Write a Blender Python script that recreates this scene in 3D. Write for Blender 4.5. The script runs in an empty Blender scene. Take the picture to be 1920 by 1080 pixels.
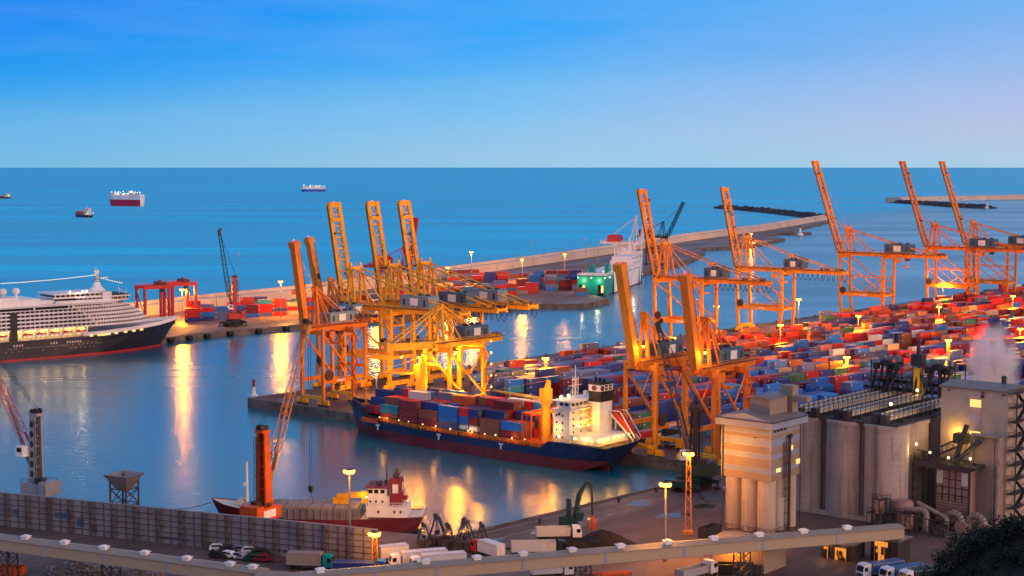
import bpy, math, random
from mathutils import Vector, Matrix
from mathutils.bvhtree import BVHTree
R = math.radians
rnd = random.Random(7)
scene = bpy.context.scene
col = scene.collection

# ------------------------------------------------------------------ camera
F = 2950.0; YH = 311.0; CZ = 90.0
TH = math.atan((540 - YH) / F)
cam = bpy.data.cameras.new('camera')
cam.sensor_width = 36.0
cam.lens = 36.0 * F / 1920.0
cam.clip_start = 1.0; cam.clip_end = 200000.0
camo = bpy.data.objects.new('camera', cam); col.objects.link(camo)
camo.location = (0, 0, CZ)
camo.rotation_euler = (math.pi / 2 - TH, 0, 0)
scene.camera = camo
CT, ST = math.cos(TH), math.sin(TH)
def G(px, py, z=0.0):
    "the point of the level z seen at a pixel of the 1920 x 1080 photograph"
    a = (px - 960) / F; b = (540 - py) / F
    dx, dy, dz = a, CT + b * ST, -ST + b * CT
    t = (z - CZ) / dz
    return Vector((dx * t, dy * t, z))
def P(x, y, z):
    v = z - CZ
    d = y * CT - v * ST; u = y * ST + v * CT
    return (960 + F * x / d, 540 - F * u / d, F / d)
def top_z(p, py):
    "height that shows at picture row py above the ground point p"
    lo, hi = 0.0, 200.0
    for _ in range(50):
        m = (lo + hi) / 2
        if P(p[0], p[1], m)[1] > py: lo = m
        else: hi = m
    return m

# ------------------------------------------------------------------ world
w = bpy.data.worlds.new('World'); scene.world = w; w.use_nodes = True
nt = w.node_tree; nt.nodes.clear()
def N(t, **k):
    n = nt.nodes.new(t)
    for a, b in k.items(): setattr(n, a, b)
    return n
L = lambda a, b: nt.links.new(a, b)
out = N('ShaderNodeOutputWorld')
SUN_EL, SUN_AZ = R(11), R(128)          # azimuth measured from the view axis towards the right
sky = N('ShaderNodeTexSky', sky_type='NISHITA', sun_disc=False, sun_elevation=SUN_EL, sun_rotation=SUN_AZ)
sky.air_density = 1.2; sky.dust_density = 0.6; sky.ozone_density = 2.0
bg1 = N('ShaderNodeBackground'); bg1.inputs['Strength'].default_value = 0.003
L(sky.outputs[0], bg1.inputs[0])
tc = N('ShaderNodeTexCoord'); sep = N('ShaderNodeSeparateXYZ'); L(tc.outputs['Generated'], sep.inputs[0])
ramp = N('ShaderNodeValToRGB'); el = ramp.color_ramp.elements
def setramp(r, stops):
    e = r.color_ramp.elements
    while len(e) > 1: e.remove(e[-1])
    e[0].position = stops[0][0]; e[0].color = (*stops[0][1], 1)
    for p_, c_ in stops[1:]:
        q = e.new(p_); q.color = (*c_, 1)
HI = [(.22, (.13, .43, .82)), (.40, (.16, .33, .66)), (1.0, (.30, .30, .50))]
setramp(ramp, [(0.0, (.30, .58, .80)), (.003, (.296, .578, .807)), (.03, (.215, .54, .87)), (.05, (.135, .485, .895)), (.067, (.058, .41, .93)), (.08, (.011, .37, .94)), (.105, (.007, .35, .93))] + HI)
L(sep.outputs['Z'], ramp.inputs[0])
rampl = N('ShaderNodeValToRGB')
setramp(rampl, [(0.0, (.188, .485, .75)), (.017, (.14, .468, .807)), (.037, (.068, .40, .83)), (.055, (.0085, .325, .87)), (.08, (.004, .262, .89)), (.105, (.002, .222, .885))] + HI)
L(sep.outputs['Z'], rampl.inputs[0])
ramp2 = N('ShaderNodeValToRGB')
setramp(ramp2, [(0.0, (.40, .61, .807)), (.023, (.468, .545, .76)), (.04, (.41, .515, .83)), (.063, (.28, .482, .84)), (.083, (.20, .44, .87)), (.105, (.165, .455, .895)), (.22, (.24, .46, .80)), (.40, (.24, .33, .62)), (1.0, (.30, .30, .50))])
L(sep.outputs['Z'], ramp2.inputs[0])
mrl = N('ShaderNodeMapRange'); mrl.inputs['From Min'].default_value = -.30; mrl.inputs['From Max'].default_value = .0
L(sep.outputs['X'], mrl.inputs[0])
mixl = N('ShaderNodeMix', data_type='RGBA'); L(mrl.outputs[0], mixl.inputs[0]); L(rampl.outputs[0], mixl.inputs[6]); L(ramp.outputs[0], mixl.inputs[7])
mr = N('ShaderNodeMapRange'); mr.inputs['From Min'].default_value = .0; mr.inputs['From Max'].default_value = .30
L(sep.outputs['X'], mr.inputs[0])
mix = N('ShaderNodeMix', data_type='RGBA'); L(mr.outputs[0], mix.inputs[0]); L(mixl.outputs[2], mix.inputs[6]); L(ramp2.outputs[0], mix.inputs[7])
ramp3 = N('ShaderNodeValToRGB')
setramp(ramp3, [(0.0, (.95, .52, .40)), (.12, (.85, .48, .44)), (.35, (.52, .38, .46)), (1.0, (.30, .30, .50))])
L(sep.outputs['Z'], ramp3.inputs[0])
mr2 = N('ShaderNodeMapRange'); mr2.inputs['From Min'].default_value = -.1; mr2.inputs['From Max'].default_value = .8; mr2.interpolation_type = 'SMOOTHSTEP'
xy_ = N('ShaderNodeMath', operation='SUBTRACT'); L(sep.outputs['X'], xy_.inputs[0]); L(sep.outputs['Y'], xy_.inputs[1]); L(xy_.outputs[0], mr2.inputs[0])
mix2 = N('ShaderNodeMix', data_type='RGBA'); L(mr2.outputs[0], mix2.inputs[0]); L(mix.outputs[2], mix2.inputs[6]); L(ramp3.outputs[0], mix2.inputs[7])
bg2 = N('ShaderNodeBackground'); bg2.inputs['Strength'].default_value = 1.0
cmap = N('ShaderNodeMapping'); cmap.inputs['Scale'].default_value = (3, 3, 26); L(tc.outputs['Generated'], cmap.inputs[0])
cn = N('ShaderNodeTexNoise'); cn.inputs['Scale'].default_value = 1.6; cn.inputs['Detail'].default_value = 6; cn.inputs['Roughness'].default_value = .55; L(cmap.outputs[0], cn.inputs['Vector'])
cr0 = N('ShaderNodeMapRange'); cr0.inputs['From Min'].default_value = .42; cr0.inputs['From Max'].default_value = .75; cr0.inputs['To Max'].default_value = .16; L(cn.outputs[0], cr0.inputs[0])
veil = N('ShaderNodeMix', data_type='RGBA'); L(cr0.outputs[0], veil.inputs[0]); L(mix2.outputs[2], veil.inputs[6]); veil.inputs[7].default_value = (.46, .58, .82, 1)
L(veil.outputs[2], bg2.inputs[0])
add = N('ShaderNodeAddShader'); L(bg1.outputs[0], add.inputs[0]); L(bg2.outputs[0], add.inputs[1]); L(add.outputs[0], out.inputs[0])

# ------------------------------------------------------------------ sun (after-glow from the west, very soft)
sl = bpy.data.lights.new('sun', 'SUN'); sl.energy = 1.6; sl.angle = R(40); sl.color = (1.0, .68, .56)
so = bpy.data.objects.new('sun', sl); col.objects.link(so)
d = Vector((math.sin(SUN_AZ) * math.cos(SUN_EL), math.cos(SUN_AZ) * math.cos(SUN_EL), math.sin(SUN_EL)))
so.rotation_euler = (-d).to_track_quat('-Z', 'Y').to_euler()
scene.view_settings.view_transform = 'Standard'; scene.view_settings.look = 'None'
scene.view_settings.exposure = 0.0; scene.view_settings.gamma = 1.0
scene.render.engine = 'CYCLES'
scene.cycles.use_denoising = True
scene.cycles.use_light_tree = True
scene.cycles.max_bounces = 6; scene.cycles.diffuse_bounces = 2; scene.cycles.glossy_bounces = 3
scene.cycles.transparent_max_bounces = 6
scene.cycles.sample_clamp_indirect = 6.0
scene.cycles.volume_bounces = 4

# ------------------------------------------------------------------ helpers
class MB:
    "collects shapes and links them as ONE mesh object"
    def __init__(s): s.v = []; s.f = []; s.m = []; s.cur = 0
    def mat(s, i): s.cur = i; return s
    def add(s, vs, fs):
        o = len(s.v); s.v += [tuple(v) for v in vs]; s.f += [tuple(i + o for i in f) for f in fs]; s.m += [s.cur] * len(fs); return s
    def box(s, x0, x1, y0, y1, z0, z1):
        return s.add([(x0, y0, z0), (x1, y0, z0), (x1, y1, z0), (x0, y1, z0), (x0, y0, z1), (x1, y0, z1), (x1, y1, z1), (x0, y1, z1)],
                     [(3, 2, 1, 0), (4, 5, 6, 7), (0, 1, 5, 4), (1, 2, 6, 5), (2, 3, 7, 6), (3, 0, 4, 7)])
    def cbox(s, c, d): return s.box(c[0] - d[0] / 2, c[0] + d[0] / 2, c[1] - d[1] / 2, c[1] + d[1] / 2, c[2] - d[2] / 2, c[2] + d[2] / 2)
    def bar(s, p, q, w, h=None, w2=None, h2=None, up=(0, 0, 1)):
        h = w if h is None else h; w2 = w if w2 is None else w2; h2 = h if h2 is None else h2
        p = Vector(p); q = Vector(q); a = (q - p).normalized(); up = Vector(up)
        if abs(a.dot(up)) > .98: up = Vector((1, 0, 0))
        r = a.cross(up).normalized(); u = r.cross(a)
        vs = [p - r * w / 2 - u * h / 2, p + r * w / 2 - u * h / 2, p + r * w / 2 + u * h / 2, p - r * w / 2 + u * h / 2,
              q - r * w2 / 2 - u * h2 / 2, q + r * w2 / 2 - u * h2 / 2, q + r * w2 / 2 + u * h2 / 2, q - r * w2 / 2 + u * h2 / 2]
        return s.add(vs, [(3, 2, 1, 0), (4, 5, 6, 7), (0, 1, 5, 4), (1, 2, 6, 5), (2, 3, 7, 6), (3, 0, 4, 7)])
    def tube(s, p, q, r, r2=None, n=8):
        r2 = r if r2 is None else r2; p = Vector(p); q = Vector(q); a = (q - p).normalized()
        up = Vector((0, 0, 1)) if abs(a.z) < .98 else Vector((1, 0, 0))
        e = a.cross(up).normalized(); g = a.cross(e)
        vs = []
        for c, rr in ((p, r), (q, r2)):
            for i in range(n):
                t = 2 * math.pi * i / n; vs.append(c + e * rr * math.cos(t) + g * rr * math.sin(t))
        fs = [(i, (i + 1) % n, n + (i + 1) % n, n + i) for i in range(n)] + [tuple(range(n - 1, -1, -1)), tuple(range(n, 2 * n))]
        return s.add(vs, fs)
    def path(s, pts, r, n=5):
        for a, b in zip(pts, pts[1:]): s.tube(a, b, r, n=n)
        return s
    def prism(s, poly, z0, z1):
        n = len(poly)
        vs = [(x, y, z0) for x, y in poly] + [(x, y, z1) for x, y in poly]
        return s.add(vs, [tuple(range(n - 1, -1, -1)), tuple(range(n, 2 * n))] + [(i, (i + 1) % n, n + (i + 1) % n, n + i) for i in range(n)])
    def yprism(s, poly, y0, y1):
        "profile in x-z, drawn out along y"
        n = len(poly)
        vs = [(x, y0, z) for x, z in poly] + [(x, y1, z) for x, z in poly]
        return s.add(vs, [tuple(range(n)), tuple(range(2 * n - 1, n - 1, -1))] + [(i, n + i, n + (i + 1) % n, (i + 1) % n) for i in range(n)])
    def xprism(s, poly, x0, x1):
        n = len(poly)
        vs = [(x0, y, z) for y, z in poly] + [(x1, y, z) for y, z in poly]
        return s.add(vs, [tuple(range(n - 1, -1, -1)), tuple(range(n, 2 * n))] + [(i, (i + 1) % n, n + (i + 1) % n, n + i) for i in range(n)])
    def lathe(s, cx, cy, prof, n=16):
        vs = []
        for r, z in prof:
            for i in range(n):
                t = 2 * math.pi * i / n; vs.append((cx + r * math.cos(t), cy + r * math.sin(t), z))
        fs = []
        for k in range(len(prof) - 1):
            for i in range(n): fs.append((k * n + i, k * n + (i + 1) % n, (k + 1) * n + (i + 1) % n, (k + 1) * n + i))
        fs.append(tuple(range(n - 1, -1, -1))); fs.append(tuple(range((len(prof) - 1) * n, len(prof) * n)))
        return s.add(vs, fs)
    def ball(s, c, r, n=10, m=6, sz=1.0):
        return s.lathe(c[0], c[1], [(max(.02 * r, r * math.sin(math.pi * k / m)), c[2] - r * sz * math.cos(math.pi * k / m)) for k in range(m + 1)], n)
    def lattice(s, p, q, w, h, n, r=.12, w2=None, h2=None, up=(0, 0, 1), k=4):
        "four chords and zig-zag bracing"
        w2 = w if w2 is None else w2; h2 = h if h2 is None else h2
        p = Vector(p); q = Vector(q); a = (q - p).normalized(); up = Vector(up)
        if abs(a.dot(up)) > .98: up = Vector((1, 0, 0))
        e = a.cross(up).normalized(); g = e.cross(a)
        def c(t, i, j):
            return p + (q - p) * t + e * i * (w + (w2 - w) * t) / 2 + g * j * (h + (h2 - h) * t) / 2
        cs = [(-1, -1), (1, -1), (1, 1), (-1, 1)]
        for i, j in cs: s.tube(c(0, i, j), c(1, i, j), r, n=k)
        for b in range(n):
            for m_ in range(4):
                i, j = cs[m_]; i2, j2 = cs[(m_ + 1) % 4]
                if b % 2: i, j, i2, j2 = i2, j2, i, j
                s.tube(c(b / n, i, j), c((b + 1) / n, i2, j2), r * .65, n=3)
        return s
    def rail(s, pts, h=1.1, r=.05, step=3.0):
        "hand rail along a polyline"
        for a, b in zip(pts, pts[1:]):
            a = Vector(a); b = Vector(b); u = Vector((0, 0, h))
            s.bar(a + u, b + u, r * 2, r * 2); s.bar(a + u * .5, b + u * .5, r * 1.4, r * 1.4)
            n = max(1, int((b - a).length / step))
            for i in range(n + 1):
                c = a + (b - a) * i / n; s.bar(c, c + u, r * 1.6, r * 1.6)
        return s
    def build(s, name, mats, parent=None, loc=None, smooth=False):
        me = bpy.data.meshes.new(name); me.from_pydata(s.v, [], s.f)
        if not isinstance(mats, (list, tuple)): mats = [mats]
        for m_ in mats: me.materials.append(m_)
        if len(mats) > 1: me.polygons.foreach_set('material_index', s.m)
        if smooth: me.polygons.foreach_set('use_smooth', [True] * len(s.f))
        me.validate(); me.update()
        o = bpy.data.objects.new(name, me); col.objects.link(o)
        if parent is not None: o.parent = parent
        if loc is not None: o.location = loc
        return o
def smooth_by_angle(o, ang=40):
    me = o.data
    me.polygons.foreach_set('use_smooth', [True] * len(me.polygons))
    try: me.set_sharp_from_angle(angle=R(ang))
    except Exception: pass
    return o
def tag(o, label=None, cat=None, group=None, kind=None):
    if label: o['label'] = label
    if cat: o['category'] = cat
    if group: o['group'] = group
    if kind: o['kind'] = kind
    return o
def thing(name, label, cat, loc=(0, 0, 0), rz=0.0, group=None, s=1.0):
    o = bpy.data.objects.new(name, None); o.empty_display_size = .5; col.objects.link(o)
    o.location = loc; o.rotation_euler = (0, 0, rz); o.scale = (s, s, s)
    return tag(o, label, cat, group)
def copy_tree(o, parent=None):
    c = o.copy(); col.objects.link(c); c.parent = parent
    for ch in [x for x in o.children]: copy_tree(ch, c)
    return c

# ------------------------------------------------------------------ materials
def mat(name, c, rough=.6, metal=0.0, var=.12, scale=.4, dirt=None, dirt_amt=.35, dirt_scale=.25, bump=0.0, bump_scale=2.0, spec=.4):
    m = bpy.data.materials.new(name); m.use_nodes = True
    t = m.node_tree; b = t.nodes['Principled BSDF']
    b.inputs['Roughness'].default_value = rough; b.inputs['Metallic'].default_value = metal
    b.inputs['Specular IOR Level'].default_value = spec
    tcn = t.nodes.new('ShaderNodeTexCoord')
    nz = t.nodes.new('ShaderNodeTexNoise'); nz.inputs['Scale'].default_value = scale; nz.inputs['Detail'].default_value = 5
    t.links.new(tcn.outputs['Object'], nz.inputs['Vector'])
    rp = t.nodes.new('ShaderNodeMapRange'); rp.inputs['To Min'].default_value = 1 - var; rp.inputs['To Max'].default_value = 1 + var
    rp.inputs['From Min'].default_value = .3; rp.inputs['From Max'].default_value = .7
    t.links.new(nz.outputs[0], rp.inputs[0])
    mu = t.nodes.new('ShaderNodeVectorMath'); mu.operation = 'SCALE'; mu.inputs[0].default_value = c
    t.links.new(rp.outputs[0], mu.inputs['Scale'])
    src = mu.outputs[0]
    if dirt:
        n2 = t.nodes.new('ShaderNodeTexNoise'); n2.inputs['Scale'].default_value = dirt_scale; n2.inputs['Detail'].default_value = 8; n2.inputs['Roughness'].default_value = .65
        t.links.new(tcn.outputs['Object'], n2.inputs['Vector'])
        r2 = t.nodes.new('ShaderNodeMapRange'); r2.inputs['From Min'].default_value = .48; r2.inputs['From Max'].default_value = .68; r2.inputs['To Max'].default_value = dirt_amt
        t.links.new(n2.outputs[0], r2.inputs[0])
        mx = t.nodes.new('ShaderNodeMix'); mx.data_type = 'RGBA'; t.links.new(r2.outputs[0], mx.inputs[0]); t.links.new(src, mx.inputs[6]); mx.inputs[7].default_value = (*dirt, 1)
        src = mx.outputs[2]
    t.links.new(src, b.inputs['Base Color'])
    if bump:
        n3 = t.nodes.new('ShaderNodeTexNoise'); n3.inputs['Scale'].default_value = bump_scale; n3.inputs['Detail'].default_value = 4
        t.links.new(tcn.outputs['Object'], n3.inputs['Vector'])
        bp = t.nodes.new('ShaderNodeBump'); bp.inputs['Strength'].default_value = bump; bp.inputs['Distance'].default_value = .3
        t.links.new(n3.outputs[0], bp.inputs['Height']); t.links.new(bp.outputs[0], b.inputs['Normal'])
    return m
def ground_mat(name, c, dark, light, ang):
    "worn concrete: patches, long wheel tracks along the quay, slab joints"
    m = bpy.data.materials.new(name); m.use_nodes = True; t = m.node_tree; b = t.nodes['Principled BSDF']
    tcn = t.nodes.new('ShaderNodeTexCoord')
    def noise(sc, det, mscale=(1, 1, 1), rough=.6):
        mp = t.nodes.new('ShaderNodeMapping'); mp.inputs['Rotation'].default_value = (0, 0, -ang); mp.inputs['Scale'].default_value = mscale
        m0 = t.nodes.new('ShaderNodeMapping'); m0.inputs['Rotation'].default_value = (0, 0, -ang); t.links.new(tcn.outputs['Object'], m0.inputs[0])
        mp.inputs['Rotation'].default_value = (0, 0, 0); t.links.new(m0.outputs[0], mp.inputs[0])
        n = t.nodes.new('ShaderNodeTexNoise'); n.inputs['Scale'].default_value = sc; n.inputs['Detail'].default_value = det; n.inputs['Roughness'].default_value = rough
        t.links.new(mp.outputs[0], n.inputs['Vector']); return n.outputs[0]
    def rng(src, a, b_, c_, d_):
        q = t.nodes.new('ShaderNodeMapRange'); q.inputs['From Min'].default_value = a; q.inputs['From Max'].default_value = b_; q.inputs['To Min'].default_value = c_; q.inputs['To Max'].default_value = d_; t.links.new(src, q.inputs[0]); return q.outputs[0]
    def mx(f, a, b_):
        q = t.nodes.new('ShaderNodeMix'); q.data_type = 'RGBA'; t.links.new(f, q.inputs[0])
        if isinstance(a, tuple): q.inputs[6].default_value = (*a, 1)
        else: t.links.new(a, q.inputs[6])
        if isinstance(b_, tuple): q.inputs[7].default_value = (*b_, 1)
        else: t.links.new(b_, q.inputs[7])
        return q.outputs[2]
    col_ = mx(rng(noise(.03, 9, (1, 1, 1), .7), .38, .66, 0, 1), c, light)
    col_ = mx(rng(noise(.045, 8, (.22, 1, 1), .72), .48, .66, 0, .75), col_, dark)
    col_ = mx(rng(noise(.5, 8, (1, 1, 1), .75), .55, .72, 0, .5), col_, dark)
    mp = t.nodes.new('ShaderNodeMapping'); mp.inputs['Rotation'].default_value = (0, 0, -ang); t.links.new(tcn.outputs['Object'], mp.inputs[0])
    br = t.nodes.new('ShaderNodeTexBrick'); br.inputs['Scale'].default_value = .12; br.inputs['Mortar Size'].default_value = .006; br.offset = 0; br.inputs['Brick Width'].default_value = .9; br.inputs['Row Height'].default_value = .9; br.inputs['Color1'].default_value = (1, 1, 1, 1); br.inputs['Color2'].default_value = (.88, .88, .88, 1); br.inputs['Mortar'].default_value = (.55, .55, .55, 1)
    t.links.new(mp.outputs[0], br.inputs[0])
    mu = t.nodes.new('ShaderNodeMix'); mu.data_type = 'RGBA'; mu.blend_type = 'MULTIPLY'; mu.inputs[0].default_value = .8; t.links.new(col_, mu.inputs[6]); t.links.new(br.outputs[0], mu.inputs[7])
    t.links.new(mu.outputs[2], b.inputs['Base Color'])
    t.links.new(rng(noise(.05, 6, (.2, 1, 1)), .4, .65, .45, .95), b.inputs['Roughness'])
    bp = t.nodes.new('ShaderNodeBump'); bp.inputs['Strength'].default_value = .15; t.links.new(noise(1.2, 5), bp.inputs['Height']); t.links.new(bp.outputs[0], b.inputs['Normal'])
    return m
def emit(name, c, s):
    m = bpy.data.materials.new(name); m.use_nodes = True
    b = m.node_tree.nodes['Principled BSDF']
    b.inputs['Base Color'].default_value = (*[x * .5 for x in c], 1)
    b.inputs['Emission Color'].default_value = (*c, 1); b.inputs['Emission Strength'].default_value = s
    return m
def weathered(name, c, stain, rust, rough=.5, joints=0.0, amt=.6, rust_amt=.5, spec=.35):
    "paint or concrete with stains that run down, blotches of rust and, for concrete, pour joints"
    m = bpy.data.materials.new(name); m.use_nodes = True; t = m.node_tree; b = t.nodes['Principled BSDF']; b.inputs['Specular IOR Level'].default_value = spec
    tcn = t.nodes.new('ShaderNodeTexCoord'); geo = t.nodes.new('ShaderNodeNewGeometry')
    def noise(sc, det, ms, rough_):
        mp = t.nodes.new('ShaderNodeMapping'); mp.inputs['Scale'].default_value = ms; t.links.new(geo.outputs['Position'], mp.inputs[0])
        n = t.nodes.new('ShaderNodeTexNoise'); n.inputs['Scale'].default_value = sc; n.inputs['Detail'].default_value = det; n.inputs['Roughness'].default_value = rough_; t.links.new(mp.outputs[0], n.inputs['Vector']); return n.outputs[0]
    def rng(src, a_, b_, c_, d_):
        q = t.nodes.new('ShaderNodeMapRange'); q.inputs['From Min'].default_value = a_; q.inputs['From Max'].default_value = b_; q.inputs['To Min'].default_value = c_; q.inputs['To Max'].default_value = d_; t.links.new(src, q.inputs[0]); return q.outputs[0]
    def mx(f, s0, s1):
        q = t.nodes.new('ShaderNodeMix'); q.data_type = 'RGBA'; t.links.new(f, q.inputs[0])
        if isinstance(s0, tuple): q.inputs[6].default_value = (*s0, 1)
        else: t.links.new(s0, q.inputs[6])
        q.inputs[7].default_value = (*s1, 1); return q.outputs[2]
    pale = tuple(min(1, x * 1.25 + .02) for x in c)
    o = mx(rng(noise(.06, 4, (1, 1, 1), .5), .35, .65, 0, 1), c, pale)
    o = mx(rng(noise(.8, 7, (1, 1, .07), .65), .5, .72, 0, amt), o, stain)
    o = mx(rng(noise(.45, 8, (1, 1, .6), .7), .54, .70, 0, rust_amt), o, rust)
    if joints:
        sp = t.nodes.new('ShaderNodeSeparateXYZ'); t.links.new(geo.outputs['Position'], sp.inputs[0])
        mo = t.nodes.new('ShaderNodeMath'); mo.operation = 'MODULO'; mo.inputs[1].default_value = joints; t.links.new(sp.outputs['Z'], mo.inputs[0])
        o = mx(rng(mo.outputs[0], 0, .16, .35, 0), o, stain)
    t.links.new(o, b.inputs['Base Color']); t.links.new(rng(noise(.6, 6, (1, 1, .3), .6), .3, .7, rough - .12, min(1, rough + .25)), b.inputs['Roughness'])
    return m
RUST = (.10, .035, .015)
M = dict(
 crane=weathered('crane_orange_paint', (.84, .26, .008), (.36, .10, .02), (.26, .07, .015)),
 crane_b=weathered('crane_orange_paint_sun_bleached', (.82, .31, .03), (.40, .14, .03), (.30, .09, .02), rust_amt=.4),
 crane_c=weathered('crane_deep_orange_paint', (.80, .20, .008), (.32, .08, .02), (.20, .05, .015), rust_amt=.6),
 crane_y=weathered('crane_yellow_paint', (.84, .38, .014), (.42, .16, .02), (.28, .09, .02)),
 crane_old=weathered('crane_faded_paint', (.62, .22, .025), (.26, .09, .03), (.16, .055, .02), amt=.8, rust_amt=.75),
 crane_dark=mat('walkway_grating', (.09, .05, .04), .7, dirt=RUST),
 house=mat('machine_house_blue', (.06, .13, .20), .5, var=.1, dirt=(.03, .05, .07)),
 house_l=mat('machine_house_grey', (.20, .29, .34), .5, var=.1, dirt=(.08, .1, .12)),
 white=weathered('white_paint', (.74, .72, .69), (.52, .44, .36), (.40, .24, .13), .42, amt=.35, rust_amt=.16),
 offwhite=mat('cream_paint', (.62, .56, .48), .5, var=.08, dirt=(.3, .24, .18)),
 rubber=mat('black_rubber', (.012, .012, .013), .7),
 black=mat('black_paint', (.02, .02, .022), .5),
 dark=mat('dark_steel', (.035, .035, .04), .5, dirt=RUST, dirt_amt=.4),
 steel=mat('grey_steel', (.22, .22, .23), .45, var=.15, dirt=RUST, dirt_amt=.5),
 galv=mat('galvanised_steel', (.40, .40, .41), .4, metal=.3, var=.1),
 red=mat('red_paint', (.55, .025, .02), .4, var=.12, dirt=(.16, .02, .02)),
 darkred=mat('dark_red_paint', (.20, .012, .03), .5, var=.12),
 crimson=mat('crimson_paint', (.50, .012, .05), .4, var=.1),
 orange=mat('harbour_crane_orange', (.62, .095, .012), .45, var=.12, dirt=(.18, .04, .015)),
 grey=mat('pale_grey_paint', (.36, .35, .36), .5, var=.1, dirt=(.14, .12, .11)),
 green=mat('dark_green_paint', (.012, .05, .04), .5, var=.15),
 teal=mat('teal_paint', (.0, .30, .26), .4, var=.08),
 navy=weathered('navy_hull_paint', (.005, .019, .075), (.03, .025, .035), (.06, .025, .018), .38, amt=.5, rust_amt=.25),
 maroon=weathered('maroon_hull_paint', (.12, .010, .016), (.05, .02, .02), (.10, .03, .015), .42, amt=.6, rust_amt=.4),
 antifoul=weathered('red_antifouling', (.14, .012, .018), (.06, .02, .02), (.16, .05, .035), .6, amt=.6, rust_amt=.5),
 concrete=ground_mat('quay_concrete', (.10, .062, .050), (.032, .022, .021), (.165, .11, .088), R(49.7)),
 quayface=mat('quay_wall_concrete', (.16, .13, .11), .9, var=.3, scale=.15, dirt=(.04, .035, .03), dirt_amt=.8, dirt_scale=.2),
 pier_top=ground_mat('pier_earth', (.20, .11, .08), (.08, .045, .035), (.30, .19, .14), R(62)),
 wall_stone=mat('breakwater_concrete', (.64, .52, .44), .85, var=.12, scale=.02, dirt=(.30, .2, .15), dirt_amt=.6, dirt_scale=.04),
 rock=mat('rubble_rock', (.07, .075, .085), .9, var=.35, scale=.05),
 glass=mat('dark_glass', (.01, .015, .02), .1, spec=.8),
 blue=mat('blue_paint', (.02, .11, .42), .4, var=.1),
)
LAMP_C = (1.0, .34, .006)
def lamp_halo(name, core, rim):  # lamp ball with a halo falloff painted into its emission, core to rim
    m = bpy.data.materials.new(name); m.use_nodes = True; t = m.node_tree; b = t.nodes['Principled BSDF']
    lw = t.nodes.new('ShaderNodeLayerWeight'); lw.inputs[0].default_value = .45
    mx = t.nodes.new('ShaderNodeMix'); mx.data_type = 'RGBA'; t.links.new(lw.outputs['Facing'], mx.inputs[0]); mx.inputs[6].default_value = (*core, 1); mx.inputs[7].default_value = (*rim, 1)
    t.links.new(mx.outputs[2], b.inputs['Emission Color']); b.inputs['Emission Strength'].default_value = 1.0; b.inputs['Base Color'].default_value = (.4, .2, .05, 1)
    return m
E = dict(
 sodium=lamp_halo('sodium_lamp', (9.0, 4.4, .55), (3.0, .55, .01)),
 flood=emit('warm_flood_lamp', (1.0, .72, .28), 5.0),
 window=emit('lit_window', (1.0, .66, .20), 1.15),
 cabin=emit('lit_cabin', (1.0, .60, .18), 1.6),
 red=emit('red_obstruction_lamp', (1.0, .05, .08), 3.0),
)
def lamp(p, power, color=LAMP_C, r=.8, name='lamp_light', parent=None):
    l = bpy.data.lights.new(name, 'POINT'); l.energy = power; l.color = color; l.shadow_soft_size = r
    o = bpy.data.objects.new(name, l); col.objects.link(o); o.location = p
    if parent: o.parent = parent
    return o

def bulbs(name, m, pts, parent, r=.3):
    "one part per lamp, sharing one mesh per size"
    cache = {}
    for q in pts:
        rr = q[3] if len(q) > 3 else r
        if rr not in cache:
            s = MB(); s.ball((0, 0, 0), rr, 8, 5); o = s.build(name, m, parent); cache[rr] = o
        else:
            o = cache[rr].copy(); col.objects.link(o); o.parent = parent
        o.location = (q[0], q[1], q[2])

# ------------------------------------------------------------------ plan of the harbour
UA = R(49.7)
U = Vector((math.cos(UA), math.sin(UA), 0)); V = Vector((math.sin(UA), -math.cos(UA), 0))
C0 = Vector((-99, 584, 0)); QZ = 3.0
def UV(u, v, z=0.0): return C0 + U * u + V * v + Vector((0, 0, z))
def to_uv(p):
    q = Vector((p[0], p[1], 0)) - C0
    return q.dot(U), q.dot(V)

# sea: one sheet to the horizon
wm = bpy.data.materials.new('harbour_water'); wm.use_nodes = True
t = wm.node_tree; b = t.nodes['Principled BSDF']
b.inputs['IOR'].default_value = 1.5
def shn(kind, **k):
    q = t.nodes.new(kind)
    for a_, v_ in k.items(): setattr(q, a_, v_)
    return q
tcn = shn('ShaderNodeTexCoord')
# seaward of the breakwater the water is choppy, inside the harbour it lies calm
dt = shn('ShaderNodeVectorMath', operation='DOT_PRODUCT'); dt.inputs[1].default_value = (-.906, .423, 0); t.links.new(tcn.outputs['Object'], dt.inputs[0])
op = shn('ShaderNodeMapRange'); op.inputs['From Min'].default_value = 585 - 40; op.inputs['From Max'].default_value = 585 + 120; t.links.new(dt.outputs['Value'], op.inputs[0])
def mixv(a_, b_):
    q = shn('ShaderNodeMapRange'); q.inputs['To Min'].default_value = a_; q.inputs['To Max'].default_value = b_; t.links.new(op.outputs[0], q.inputs[0]); return q.outputs[0]
mc = shn('ShaderNodeMix', data_type='RGBA'); mc.inputs[6].default_value = (.004, .14, .21, 1); mc.inputs[7].default_value = (.002, .56, .82, 1); t.links.new(op.outputs[0], mc.inputs[0])
t.links.new(mixv(2.5, 1.45), b.inputs['IOR'])
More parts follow.
